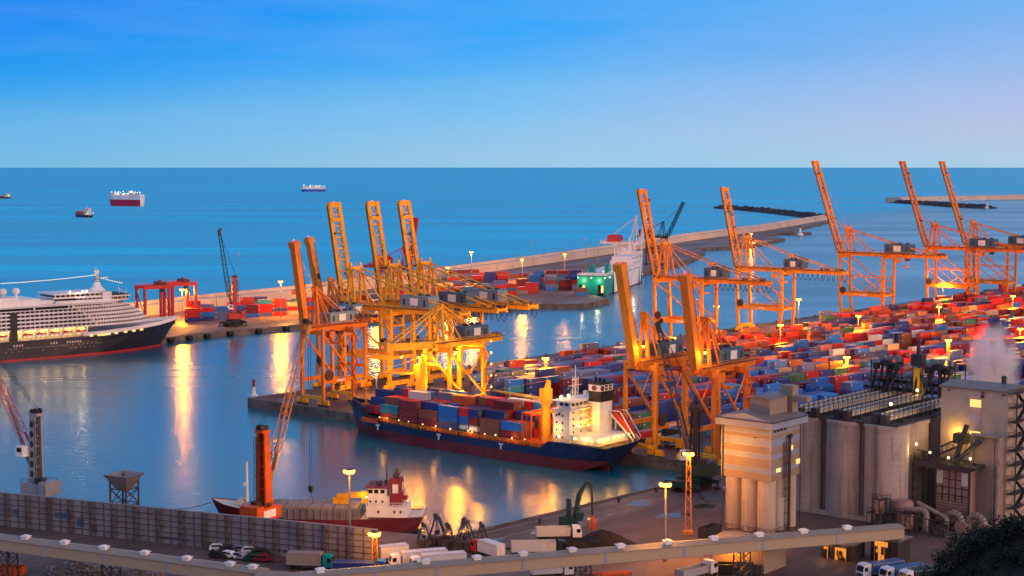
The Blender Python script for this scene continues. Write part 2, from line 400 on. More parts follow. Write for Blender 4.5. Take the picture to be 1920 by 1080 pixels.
# long swell bands far out, scaling both the water's colour and its roughness
n4 = shn('ShaderNodeTexNoise'); n4.inputs['Scale'].default_value = .004; n4.inputs['Detail'].default_value = 7; n4.inputs['Roughness'].default_value = .62
mp4 = shn('ShaderNodeMapping'); mp4.inputs['Scale'].default_value = (.25, 1.5, 1.0); mp4.inputs['Rotation'].default_value = (0, 0, .12)
t.links.new(tcn.outputs['Object'], mp4.inputs['Vector']); t.links.new(mp4.outputs[0], n4.inputs['Vector'])
r4 = shn('ShaderNodeMapRange'); r4.inputs['From Min'].default_value = .3; r4.inputs['From Max'].default_value = .7; r4.inputs['To Min'].default_value = .55; r4.inputs['To Max'].default_value = 1.5
t.links.new(n4.outputs[0], r4.inputs[0])
vs_ = shn('ShaderNodeVectorMath', operation='SCALE'); t.links.new(mc.outputs[2], vs_.inputs[0]); t.links.new(r4.outputs[0], vs_.inputs['Scale']); t.links.new(vs_.outputs[0], b.inputs['Base Color'])
ro = shn('ShaderNodeMath', operation='MULTIPLY'); t.links.new(mixv(.235, .42), ro.inputs[0]); t.links.new(r4.outputs[0], ro.inputs[1]); t.links.new(ro.outputs[0], b.inputs['Roughness'])
n1 = shn('ShaderNodeTexNoise'); n1.inputs['Scale'].default_value = .45; n1.inputs['Detail'].default_value = 4
mp = shn('ShaderNodeMapping'); mp.inputs['Scale'].default_value = (.55, 1.0, 1.0)
t.links.new(tcn.outputs['Object'], mp.inputs['Vector']); t.links.new(mp.outputs[0], n1.inputs['Vector'])
bp = shn('ShaderNodeBump'); bp.inputs['Strength'].default_value = .24; bp.inputs['Distance'].default_value = .5
t.links.new(n1.outputs[0], bp.inputs['Height']); t.links.new(bp.outputs[0], b.inputs['Normal'])
s_ = MB(); n = 64
s_.add([(82000 * math.cos(2 * math.pi * i / n), 82000 * math.sin(2 * math.pi * i / n), 0) for i in range(n)], [tuple(range(n))])
tag(s_.build('water', wm), kind='structure')

def slab(name, poly, z1, z0=-4.0, m=('concrete', 'quayface'), kind='structure'):
    s = MB(); n = len(poly)
    s.mat(0).add([(x, y, z1) for x, y in poly], [tuple(range(n))])
    s.mat(1)
    s.add([(x, y, z0) for x, y in poly] + [(x, y, z1) for x, y in poly], [(i, (i + 1) % n, n + (i + 1) % n, n + i) for i in range(n)])
    o = s.build(name, [M[m[0]], M[m[1]]])
    if kind: o['kind'] = kind
    return o
xy = lambda p: (p[0], p[1])
C1 = UV(0, 213)                         # inner corner of the basin
K1 = G(842, 1008, QZ)                   # corner of the near quay
DQ = Vector((-math.cos(R(22.5)), math.sin(R(22.5)), 0))    # along the near left quay, away from that corner
land = [xy(C0), xy(C1), xy(K1), xy(K1 + DQ * 420), (-460, 40), (600, 40), (1700, 1200), xy(UV(1500, 700)), xy(UV(1500, -8))]
slab('quay_ground', land, QZ)

# ------------------------------------------------------------------ ship-to-shore gantry cranes
def gantry_crane(label, foot, rz, T, group='gantry cranes on the container terminal', paint='crane', boom_ang=None, lit=False, sign=True, house='house'):
    """local x points over the water, y along the rails, origin on the quay between the two waterside legs"""
    g, s, gz, pz, rear, bl, ah, st = T['gauge'], T['sp'] / 2, T['girder'], T['portal'], T['rear'], T['boom'], T['apex'], T['style']
    ang = R(boom_ang if boom_ang is not None else T['ang'])
    root = thing('gantry_crane', label, 'gantry crane', foot, rz, group)
    pm = M[paint]; old = st == 'box'
    lw = 1.15 if old else 1.45
    ow = .35 if old else 1.1           # legs spread a little towards the quay
    for x, dx in ((0, 0.0), (-g, 0.0)):
        for y in (-s, s):
            lg = MB(); sy = 1 if y > 0 else -1
            yt = y - sy * ow * .0
            xo = (.9 if x == 0 else -.3) if not old else 0
            lg.bar((x + xo * 0 - (0 if old else (.9 if x == 0 else -.9)), y, 1.8), (x, y, pz), lw * .75, lw * .75, lw * 1.05, lw * 1.05, up=(0, 1, 0))
            lg.bar((x, y, pz), (x + (0 if old else (.8 if x == 0 else 0)), yt, gz + 1.2), lw, lw, lw * .8, lw * .8, up=(0, 1, 0))
            lg.build('leg', pm, root)
            bg = MB()
            bx = x - (0 if old else (.9 if x == 0 else -.9))
            for k in (-1, 1):
                bg.mat(0).cbox((bx, y + k * 1.6, 1.25), (1.0, 2.6, 1.0))
                bg.mat(0).yprism([(bx - .5, 1.7), (bx + .5, 1.7), (bx + .25, 2.5), (bx - .25, 2.5)], y + k * 1.6 - 1.1, y + k * 1.6 + 1.1)
                bg.mat(1)
                for j in (-.7, .7): bg.tube((bx - .35, y + k * 1.6 + j, .45), (bx + .35, y + k * 1.6 + j, .45), .45, n=10)
            bg.build('bogie', [M['crane_y'], M['dark']], root)
        sb = MB(); bx = x - (0 if old else (.9 if x == 0 else -.9))
        sb.bar((bx, -s, 3.0), (bx, s, 3.0), 1.0, 1.7 if not old else 1.2)
        sb.build('sill_beam', M['crane_y'], root)
        cb = MB(); cb.bar((x, -s, gz - .4), (x, s, gz - .4), 1.1, 1.5); cb.build('cross_beam', pm, root)
        if not old:
            cb = MB(); cb.bar((x, -s, pz), (x, s, pz), .9, 1.3); cb.build('cross_beam', pm, root)
    for y in (-s, s):
        pb = MB(); pb.bar((0, y, pz), (-g, y, pz), 1.1, 1.9 if not old else 1.3)
        if not old: pb.rail([(-1, y + .6, pz + .9), (-g + 1, y + .6, pz + .9)])
        pb.build('portal_beam', pm, root)
        br = MB()
        br.tube((0, y, gz - 1), (-g, y, pz + 1.0), .42, n=8)
        if T.get('xbrace'):
            br.tube((-g, y, gz * .66), (0, y, gz * .66), .28, n=6)
            br.tube((0, y, gz * .66), (-g * .5, y, pz + 1), .28, n=6); br.tube((-g, y, gz * .66), (-g * .5, y, pz + 1), .28, n=6)
        elif old:
            br.tube((-g, y, gz - 1), (-g * .55, y, gz * .62), .25, n=6)
        br.build('brace', pm, root)
    # rear girder: twin box beams with walkway
    gy = 2.6 if not old else 1.6
    gb = MB()
    x0, x1 = (3.0, -g - rear)
    for y in (-gy, gy):
        gb.mat(0).bar((x0, y, gz + 1.0), (x1, y, gz + 1.0), 1.0, 2.0)
        gb.mat(1).bar((x0, y + (1.1 if y > 0 else -1.1), gz + 1.75), (x1, y + (1.1 if y > 0 else -1.1), gz + 1.75), 1.2, .12)
        gb.mat(0).rail([(x0, y + (1.6 if y > 0 else -1.6), gz + 1.8), (x1, y + (1.6 if y > 0 else -1.6), gz + 1.8)])
    nx = int((x0 - x1) / 6)
    for k in range(nx + 1):
        x = x0 + (x1 - x0) * k / nx; gb.mat(0).bar((x, -gy, gz + 1.2), (x, gy, gz + 1.2), .5, .8)
    gb.mat(1)
    for k in range(10):
        x = x1 + rnd.uniform(.5, g * .5); gb.cbox((x, rnd.uniform(-gy, gy), gz + 2.3), (rnd.uniform(.5, 1.6), rnd.uniform(.5, 1.4), rnd.uniform(.5, 1.5)))
    gb.build('girder', [pm, M['crane_dark']], root)
    # boom
    hx, hz = 3.4, gz + 1.2
    ca, sa = math.cos(ang), math.sin(ang)
    def bpt(u, y, n=0.0): return (hx + ca * u - sa * n, y, hz + sa * u + ca * n)
    bo = MB()
    if old:
        bo.mat(0).bar(bpt(0, 0), bpt(bl * .93, 0), 2.3, 2.6, up=(0, 1, 0))
        bo.mat(0).bar(bpt(bl * .93, 0), bpt(bl, 0), 3.0, 3.2, up=(0, 1, 0))
        bo.mat(1).bar(bpt(bl * .45, 0, 1.45), bpt(bl * .52, 0, 1.45), 2.4, .3, up=(0, 1, 0))
        bo.mat(1)
        for y in (-1.35, 1.35): bo.rail([bpt(1, y, 1.2), bpt(bl * .9, y, 1.2)], h=.5, r=.06, step=2.5)
    else:
        for y in (-gy, gy): bo.mat(0).bar(bpt(0, y), bpt(bl, y), .95, 1.9, up=(0, 1, 0))
        nb = int(bl / 4.2)
        for k in range(nb + 1):
            u = bl * k / nb
            bo.mat(0).bar(bpt(u, -gy), bpt(u, gy), .35, .5, up=(0, 0, 1))
            if k < nb:
                a, c = (-gy, gy) if k % 2 else (gy, -gy)
                bo.mat(0).bar(bpt(u, a, .5), bpt(u + bl / nb, c, .5), .3, .3, up=(0, 1, 0))
        bo.mat(1)
        for k in range(7):
            u = bl * rnd.choice([.1, .3, .33, .5, .66, .7, .86])
            bo.cbox(bpt(u, rnd.uniform(-gy, gy), rnd.uniform(.9, 1.5)), (.6, rnd.uniform(.3, 1.1), rnd.uniform(.4, 1.2)))
        bo.mat(0).bar(bpt(bl - .5, -gy - .6), bpt(bl - .5, gy + .6), 1.6, 2.0, up=(0, 0, 1))
        bo.mat(0).bar(bpt(bl * .84, -gy - .5, .6), bpt(bl * .84, gy + .5, .6), 1.0, 1.4, up=(0, 0, 1))
        bo.mat(1).bar(bpt(1, gy + 1.1), bpt(bl - 1, gy + 1.1), .15, 1.0, up=(0, 1, 0))
        bo.mat(1).rail([bpt(1, gy + 1.6), bpt(bl - 1, gy + 1.6)], h=.1, r=.07)
    bo_ = bo.build('boom', [pm, M['crane_dark']], root)
    tl = MB(); tl.ball(bpt(bl + .5, 0), .35); tl.build('obstruction_lamp', E['red'], root)
    # apex frame and stays
    af = MB(); ax = -1.0 if not old else -1.5; az = gz + ah
    if old:
        af.bar((ax, -s * .3, gz), (ax, -s * .12, az), .9, .9, .7, .7, up=(0, 1, 0)); af.bar((ax, s * .3, gz), (ax, s * .12, az), .9, .9, .7, .7, up=(0, 1, 0))
        af.bar((ax, -1.2, az), (ax, 1.2, az), 1.0, 1.3); af.bar((ax - .4, 0, az), (ax + 1.6, 0, az - .4), .5, .7)
        af.tube((ax, -1, az - .5), (-g * .45, -1.4, gz + 1.8), .28, n=6); af.tube((ax, 1, az - .5), (-g * .45, 1.4, gz + 1.8), .28, n=6)
    else:
        for y in (-1, 1):
            af.bar((.8, y * s * .62, gz), (ax, y * gy, az), 1.0, 1.0, .75, .75, up=(0, 1, 0))
            af.bar((-4.5, y * s * .62, gz), (ax - .8, y * gy, az), .7, .7, up=(0, 1, 0))
        af.bar((ax, -gy - .6, az), (ax, gy + .6, az), 1.3, 1.5)
        af.bar((ax, -gy, az + .9), (ax, -gy, az + 2.2), .9, .6); af.bar((ax, gy, az + .9), (ax, gy, az + 2.2), .9, .6)
        for k in range(1, 4):
            z = gz + ah * k / 4; yy = s * .62 + (gy - s * .62) * k / 4
            af.bar((.8 + (ax - .8) * k / 4, -yy, z), (.8 + (ax - .8) * k / 4, yy, z), .35, .35)
        af.lattice((-2.6, 0, gz + 2), (-2.6, 0, az - 1), 1.5, 1.5, 7, .1)
    af.build('apex_frame', pm, root)
    x2 = -g - (2.0 if not old else 0.0); z2 = gz + ah * (.52 if not old else .36)
    for y in (-1, 1):
        tb = MB(); yy = y * (gy if not old else 1.3)
        if T.get('longtie'):
            tb.tube((ax, yy, az), (x1 + 3, yy, gz + 2), .34, n=6); tb.tube((ax, yy * .8, az - .5), (-g * .55, yy, gz + 2), .34, n=6)
        else:
            tb.tube((ax, yy, az), (x2, yy, z2), .30, n=6); tb.tube((x2, yy, z2), (x1 + 4, yy, gz + 2), .30, n=6)
            tb.tube((ax, yy * .7, az - .4), (-g * .62, yy, gz + 2), .30, n=6)
        if ang < R(20):                # boom lowered: fore stays carry it
            tb.tube((ax, yy, az), bpt(bl * .52, yy, 1), .26, n=6); tb.tube((ax, yy * .7, az), bpt(bl * .86, yy, 1), .26, n=6)
        else:                          # boom raised: stays folded along it
            tb.path([(ax, yy, az), bpt(bl * .34, yy * .7, 1.6), bpt(bl * .62, yy * .7, 1.4)], .13, n=4)
            tb.path([(ax + .4, yy * .4, az + .8), bpt(bl * .82, yy * .4, 1.3)], .06, n=3)
        tb.build('stay', pm, root)
    if not T.get('longtie') :
        rf = MB()
        for y in (-1, 1):
            yy = y * (gy if not old else 1.3)
            rf.bar((x2, yy, z2), (x2 + 3.6, yy, gz + 2), .5, .5, up=(0, 1, 0)); rf.bar((x2, yy, z2), (x2 - 2.0, yy, gz + 2), .5, .5, up=(0, 1, 0))
        rf.bar((x2, -gy, z2), (x2, gy, z2), .6, .6); rf.build('rear_frame', pm, root)
    # machine house
    mh = MB(); mx = T['house_x']; ml, mw, mhh = T['house']
    hzb = gz + 2.3
    mh.mat(0).yprism([(mx - ml / 2, hzb), (mx + ml / 2, hzb), (mx + ml / 2, hzb + mhh * .9), (mx + ml / 2 - .4, hzb + mhh), (mx - ml / 2 + .4, hzb + mhh), (mx - ml / 2, hzb + mhh * .9)], -mw / 2, mw / 2)
    mh.mat(1)
    for k in range(3): mh.cbox((mx - ml * .3 + k * ml * .28, 0, hzb + mhh + .3), (1.2, 1.4, .8))
    for k in range(4): mh.cbox((mx - ml * .36 + k * ml * .24, -mw / 2 - .03, hzb + mhh * .45), (1.0, .08, mhh * .5)); mh.cbox((mx - ml * .36 + k * ml * .24, mw / 2 + .03, hzb + mhh * .45), (1.0, .08, mhh * .5))
    mo = mh.build('machine_house', [M[house], M['dark']], root)
    if sign:
        sg = MB(); sx = mx + (T['sign'] * (ml / 2 + .08)) if T['sign'] else 0
        # white board on the end or the long side of the house
        sg.cbox((sx, 0, hzb + mhh * .5), (.16, mw * .55, mhh * .62)); sg.build('sign_board', M['white'], mo); sg = MB()
        sg.cbox((mx - T.get('side', 0) * ml * .2, mw / 2 + .09, hzb + mhh * .5), (ml * .28, .16, mhh * .62))
        sg.build('sign_board', M['white'], mo)
    # trolley, cab and spreader under the girder
    tr = MB(); tx = T['trolley']
    tr.mat(0).cbox((tx, 0, gz - .1), (5.0, 2 * gy + 1, .9)); tr.mat(1).cbox((tx - 1, 0, gz - 1.2), (2.2, 2.4, 1.6))
    tr.mat(0)
    for a in (-1.8, 1.8):
        for c in (-1, 1): tr.tube((tx + a, c, gz), (tx + a * .6, c * .8, gz - 5), .05, n=3)
    tr.cbox((tx, 0, gz - 5.4), (1.6, 5.5, .7))
    to = tr.build('trolley', [pm, M['crane_dark']], root)
    cbn = MB(); cbn.mat(0).yprism([(tx + 3.0, gz - .6), (tx + 5.2, gz - .6), (tx + 5.6, gz - 2.0), (tx + 4.8, gz - 3.2), (tx + 3.0, gz - 3.2)], gy - 1.6, gy + .6)
    cbn.mat(1).cbox((tx + 5.25, gy - .5, gz - 1.8), (.5, 1.9, 1.2))
    cbn.build('cab', [pm, M['glass']], to)
    if T['festoon']:
        fe = MB(); xa, xb = -g - 1.0, x1 + 1.0; n = 11
        for k in range(n):
            wv = (xb - xa) / n * (.55 if 6 <= k <= 8 else 1.1)
            xs = xa + (xb - xa) * k / n
            fe.path([(xs + wv * q / 6, -gy - .9, gz + .2 - 4.0 * (1 - (2 * q / 6 - 1) ** 2)) for q in range(7)], .16, n=4)
        fe.build('festoon_cable', M['rubber'], root)
    pl_ = MB(); pl_.box(-g * .55 - 2.2, -g * .55 + 2.2, s + .56, s + .62, pz - .35, pz + .35); pl_.build('name_plate', M['white'], root)
    re = MB(); re.mat(0).tube((-2.2, s + 1.2, pz + 2.3), (-2.2, s + .5, pz + 2.3), 1.9, n=20); re.mat(1).tube((-2.2, s + 1.3, pz + 2.3), (-2.2, s + .4, pz + 2.3), .6, n=10)
    re.build('cable_reel', [M['crane_dark'], M['dark']], root)
    # stairs and landings up a landside leg
    stt = MB(); nl = max(3, int(gz / 4.2))
    for k in range(nl):
        z0 = 3 + (gz - 3) * k / nl; z1 = 3 + (gz - 3) * (k + 1) / nl
        yy = s + 1.1
        xa, xb = (-g - 1.2, -g + 1.2) if k % 2 else (-g + 1.2, -g - 1.2)
        stt.mat(0).bar((xa, yy, z0), (xb, yy, z1), .7, .18); stt.mat(0).bar((-g - 1.6, yy, z1), (-g + 1.6, yy, z1), 1.5, .12)
        stt.mat(0).rail([(-g - 1.6, yy + .7, z1), (-g + 1.6, yy + .7, z1)], h=1.0, r=.06)
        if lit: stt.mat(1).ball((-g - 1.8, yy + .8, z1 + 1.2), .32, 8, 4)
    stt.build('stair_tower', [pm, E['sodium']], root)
    return root, bpt

TA = dict(gauge=26.6, sp=12.5, girder=32, portal=13, rear=33, boom=43, ang=77, apex=17.5, style='truss', house_x=-31, house=(11, 6, 4.6), sign=1, trolley=-24, festoon=True)
TB = dict(gauge=27.5, sp=12.5, girder=35.2, portal=13, rear=34, boom=56, ang=71.5, apex=15.5, style='truss', house_x=-34, house=(16, 6.5, 5.2), sign=1, trolley=-38, festoon=False, xbrace=True)
TC = dict(gauge=15, sp=11.2, girder=27.2, portal=9, rear=11, boom=33, ang=76, apex=15.5, style='box', house_x=-12.5, house=(12, 5.4, 4.0), sign=-1, trolley=-12, festoon=False)
AW, AS = R(139.7), R(229.7)
def on_quay(px, py, px2, py2):
    return (G(px, py, QZ) + G(px2, py2, QZ)) / 2
def u_crane(label, p4, T, **k): return gantry_crane(label, on_quay(*p4), AW, T, **k)
def v_crane(label, p4, T, **k): return gantry_crane(label, on_quay(*p4), AS, T, **k)
TA2 = dict(TA, apex=16, boom=41, ang=79, longtie=True, girder=30.5, house_x=-36, house=(15, 6, 4.6))
u_crane('tall orange gantry crane with raised boom, leftmost of the three tall ones at right', (1571, 592.5, 1597, 588.5), TB)
u_crane('tall orange gantry crane beside a lamp mast, between the two other tall raised-boom cranes', (1733, 574, 1757, 570), TB, paint='crane_c')
u_crane('tall orange gantry crane nearest the right edge of the photo', (1807, 566, 1829, 562), TB, paint='crane')
u_crane('orange gantry crane with looped black cables standing in front of the white breakwater end', (1381, 621, 1407, 617), TA, paint='crane_b')
u_crane('orange gantry crane with looped black cables standing right in front of the ferry bow', (1226, 649, 1258, 645), TA)
u_crane('yellow gantry crane with twin-beam raised boom, leftmost of the trio with slanting stays', (648, 722, 682, 717), TA2, paint='crane_y', house='house_l')
u_crane('yellow gantry crane with twin-beam raised boom, middle of the trio with slanting stays', (720, 711, 752, 706), TA2, paint='crane_y', house='house')
u_crane('yellow gantry crane with raised boom right beside the magenta crane arm', (780, 702, 810, 698), TA2, paint='crane_y', house='house_l')
u_crane('old orange box-boom crane standing behind the crane at the quay tip', (604, 726, 629, 723), dict(TC, house_x=-11, boom=31), paint='crane_old', house='house_l')
ca, _ = v_crane('rust-orange gantry crane standing at the tip of the quay by the small beacon', (566, 757, 608, 763), dict(TC, boom=32, ang=81), house='house_l', paint='crane_c')
cd, bptd = v_crane('brightly lit gantry crane with its boom lowered over the blue cargo ship', (798, 796, 843, 803),
        dict(TC, gauge=17, boom=22, ang=3, rear=14, apex=14, girder=26.5, house_x=-17, trolley=2), lit=True, paint='crane_y')
ce, _ = v_crane('orange crane with solid box boom just behind the stern of the cargo ship', (1174, 850, 1227, 858), dict(TC, sign=-1, boom=31), house='house')
cf, _ = v_crane('orange crane with solid box boom between the dark harbour crane and the silo tower', (1287, 868, 1343, 876), dict(TC, ang=78, boom=28.5), house='house', paint='crane_c')
for o_, col_ in ((cd, 'l'),):
    for (x, y, z, p) in ((9, 0, 24.6, 16000), (-2, 3.5, 24, 12000), (-14, -4, 24, 12000), (-8, 4, 12, 12000), (-16, 5, 8, 9000), (-24, -3, 24, 9000), (14, -3, 25, 7000)):
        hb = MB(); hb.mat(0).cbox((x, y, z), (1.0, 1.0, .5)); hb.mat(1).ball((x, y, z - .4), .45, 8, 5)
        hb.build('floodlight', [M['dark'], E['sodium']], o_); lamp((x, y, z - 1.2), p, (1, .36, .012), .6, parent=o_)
for o_ in (ce, cf):
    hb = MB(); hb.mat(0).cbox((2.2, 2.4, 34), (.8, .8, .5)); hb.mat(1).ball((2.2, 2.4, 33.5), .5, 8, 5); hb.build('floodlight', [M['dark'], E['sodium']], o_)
    lamp((2.4, 2.6, 32.6), 3500, (1, .36, .012), .5, parent=o_)

# ------------------------------------------------------------------ mobile harbour cranes
def harbour_crane(label, foot, rz, towerh, jib0, jibtip, m_tower, m_jib, m_body, m_base, ropeto=None, plate=True, sign=True, base_rz=0.0, group=None, holes=False, jw=1.9):
    """local x is the jib direction; jib0/jibtip are (x, z); ropeto is the height the hook hangs at"""
    root = thing('harbour_crane', label, 'harbour crane', foot, rz, group)
    ch = MB(); c, s = math.cos(base_rz), math.sin(base_rz)
    ch.mat(0).box(-6.5, 6.5, -2.2, 2.2, 1.3, 2.9); ch.box(-3, 3, -2.8, 2.8, 2.6, 3.6)
    ch.bar((-4.5, -5.5, 1.9), (-4.5, 5.5, 1.9), .9, 1.0); ch.bar((4.5, -5.5, 1.9), (4.5, 5.5, 1.9), .9, 1.0)
    ch.mat(1)
    for x in (-5.6, -4.2, -2.8, 2.8, 4.2, 5.6):
        for y in (-1.9, 1.9): ch.tube((x, y - .5, .7), (x, y + .5, .7), .7, n=12)
    for x in (-4.5, 4.5):
        for y in (-5.3, 5.3): ch.cbox((x, y, .25), (1.6, 1.6, .5)); ch.tube((x, y, .4), (x, y, 2), .22, n=6)
    o = ch.build('undercarriage', [m_base, M['dark']], root); o.rotation_euler.z = base_rz
    bd = MB(); bd.mat(0).box(-6.0, 2.6, -2.3, 2.3, 3.9, 6.9); bd.mat(1).lathe(0, 0, [(2.0, 3.5), (2.0, 4.0)], 16)
    bd.mat(0).box(-6.6, -4.0, -2.6, 2.6, 4.2, 7.6); bd.mat(1).rail([(-5.8, -2.2, 6.9), (2.4, -2.2, 6.9)]); bd.rail([(-5.8, 2.2, 6.9), (2.4, 2.2, 6.9)])
    bd.cbox((-2.8, .6, 7.6), (2.2, 2.0, 1.4)); bd.cbox((-1.0, -1.2, 7.2), (1.2, 1.2, .9))
    body = bd.build('slewing_body', [m_body, M['dark']], root)
    if sign:
        sg = MB(); sg.box(-4.6, .6, -2.42, -2.34, 4.5, 6.3); sg.build('sign_board', M['white'], body)
    tw = MB(); tx0, tx1 = -.6, -.9
    if plate:
        tw.mat(0)
        for y in (-1.0, 1.0): tw.bar((tx0, y * 1.25, 6.5), (tx1, y, towerh), .5, 2.6, .4, 1.9, up=(1, 0, 0))
        tw.bar((tx0 + 1.0, 0, 6.5), (tx1 + .8, 0, towerh), 2.6, .25, 2.2, .2, up=(1, 0, 0))
        for k in range(6): z = 8 + (towerh - 8) * k / 6; tw.bar((tx0, -1.1, z), (tx0, 1.1, z), .5, .5)
        tw.mat(1)
        for k in range(0 if holes else 5): z = 8.5 + (towerh - 9) * k / 5; tw.cbox((tx0 + 1.0 - (0.25) * k / 5, 0, z + (towerh - 8) * .07), (.34, .9, (towerh - 8) * .12))
        if holes:
            for sy in (-1, 1):
                for k in range(6):
                    z = 8 + (towerh - 9) * (k + .5) / 6; hh = (towerh - 9) / 6 * .36
                    yy = sy * (1.25 - .25 * (z - 6.5) / (towerh - 6.5)) + sy * .27
                    tw.mat(1).yprism([(tx0 - .15 + .62 * math.cos(a * math.pi / 5), z + hh * math.sin(a * math.pi / 5)) for a in range(10)], yy - .03, yy + .03)
    else:
        tw.mat(0).lattice((tx0, 0, 6.5), (tx1, 0, towerh), 2.6, 2.6, 9, .2, 2.0, 2.0)
        for y in (-1.2, 1.2): tw.bar((tx0, y, 6.5), (tx1, y * .8, towerh), .4, 1.0, up=(1, 0, 0))
    tw.mat(0).box(tx1 - 1.6, tx1 + 1.2, -1.2, 1.2, towerh - .2, towerh + .5)
    tw.mat(1)
    for y in (-.6, .6): tw.tube((tx1 - .9, y - .2, towerh + 1.0), (tx1 - .9, y + .2, towerh + 1.0), .8, n=12); tw.tube((tx1 + .6, y - .2, towerh + .9), (tx1 + .6, y + .2, towerh + .9), .65, n=12)
    # ladder cage
    tw.lattice((tx0 - 1.8, 1.0, 6.5), (tx1 - 1.4, 1.0, towerh - 1), .8, .8, 10, .07)
    tower = tw.build('tower', [m_tower, M['dark']], root)
    cab = MB(); cz = jib0[1] - 1.5
    cab.mat(0).yprism([(.6, cz), (2.6, cz), (3.3, cz + .9), (2.9, cz + 2.4), (.6, cz + 2.4)], 1.3, 3.2); cab.mat(1).box(3.0, 3.12, 1.45, 3.05, cz + .6, cz + 2.1); cab.box(1.0, 2.6, 3.17, 3.24, cz + .9, cz + 2.0)
    cab.mat(0).box(.2, 3.2, 1.2, 3.4, cz - .25, cz)
    cab.build('cab', [M['white'] if m_body is not M['orange'] else M['orange'], M['glass']], root)
    jb = MB(); a = Vector((jib0[0], 0, jib0[1])); b_ = Vector((jibtip[0], 0, jibtip[1])); m_ = a + (b_ - a) * .12; n_ = a + (b_ - a) * .93
    jb.mat(0)
    for y in (-1, 1): jb.bar((a.x, y * 1.1, a.z), (m_.x, y * jw / 2, m_.z), .4, .5, up=(0, 1, 0))
    jb.lattice(m_, n_, jw, jw, 14, .13, jw * .6, jw * .6); jb.bar(n_, b_, jw * .7, jw * .7)
    jb.mat(1)
    for y in (-.45, .45): jb.tube((b_.x, y - .15, b_.z), (b_.x, y + .15, b_.z), .75, n=12); jb.tube((b_.x - .9, y - .15, b_.z + .9), (b_.x - .9, y + .15, b_.z + .9), .6, n=12)
    jb.build('jib', [m_jib, M['dark']], root)
    dr = MB(); q = a + (b_ - a) * .33
    dr.tube((tx0 + 1.2, 0, 9.5), q, .35, n=8); dr.tube((tx0 + 1.2, 0, 9.5), (q + Vector((tx0 + 1.2, 0, 9.5))) / 2, .5, n=8); dr.build('luffing_cylinder', M['steel'], root)
    pn = MB()
    for y in (-.7, -.3, .3, .7): pn.tube((tx1 - .9, y, towerh + 1.2), (b_.x, y * .6, b_.z + .4), .05, n=3)
    if ropeto is not None:
        for y in (-.35, .35): pn.tube((b_.x + .4, y, b_.z), (b_.x + .4, y, ropeto + 1.2), .06, n=3)
    pn.build('rope', M['dark'], root)
    if ropeto is not None:
        hk = MB(); hk.cbox((b_.x + .4, 0, ropeto + .9), (.7, 1.2, 1.3)); hk.lathe(b_.x + .4, 0, [(.3, ropeto - .2), (.45, ropeto + .3)], 8)
        for y in (-1.3, 1.3): hk.tube((b_.x + .4, 0, ropeto), (b_.x + .4 + y * .5, y, ropeto - 2.6), .06, n=3)
        hk.build('hook_block', M['dark'], root)
    return root
# the quay line on the near left and its outward normal
DN = Vector((-DQ.y, DQ.x, 0)); DN = DN if DN.y > 0 else -DN
def on_left(px, back=11.0):
    "point of the near left quay under picture column px, BACK metres inside its edge"
    k = (px - 960) / F
    # x = k * depth(y)
    best = None
    for i in range(0, 4000):
        p = K1 + DQ * (i * .1) - DN * back
        e = abs(P(p.x, p.y, QZ)[0] - px)
        if best is None or e < best[0]: best = (e, p)
    q = best[1]; return Vector((q.x, q.y, QZ))
fo = on_left(500, 13)
harbour_crane('orange harbour crane with long lattice jib beside the small dark red coaster', fo, R(59), 24.6, (1.6, 15), (16.5, 48.5), M['orange'], M['crane_old'], M['orange'], M['black'], ropeto=7.0, plate=True, base_rz=R(-80))
fg = on_left(66, 12)
harbour_crane('grey harbour crane with oval holes in its tower and a red lattice jib', fg, R(150), 24.2, (1.6, 15.5), (22, 47), M['grey'], M['red'], M['grey'], M['grey'], plate=True, holes=True, base_rz=R(-170))
fd = G(1297, 916, QZ)
harbour_crane('dark green and black harbour crane standing at the inner corner of the basin', fd, R(168), 21.5, (1.2, 10), (9.5, 44.5), M['black'], M['dark'], M['green'], M['green'], plate=False, sign=False, base_rz=R(60), ropeto=None)
fr = G(437, 611, QZ)
harbour_crane('red harbour crane with dark lattice jib on the far pier among containers', fr, R(205), 26, (1.0, 11), (7, 52), M['crimson'], M['dark'], M['red'], M['dark'], plate=True, sign=False, base_rz=R(40), jw=2.2)

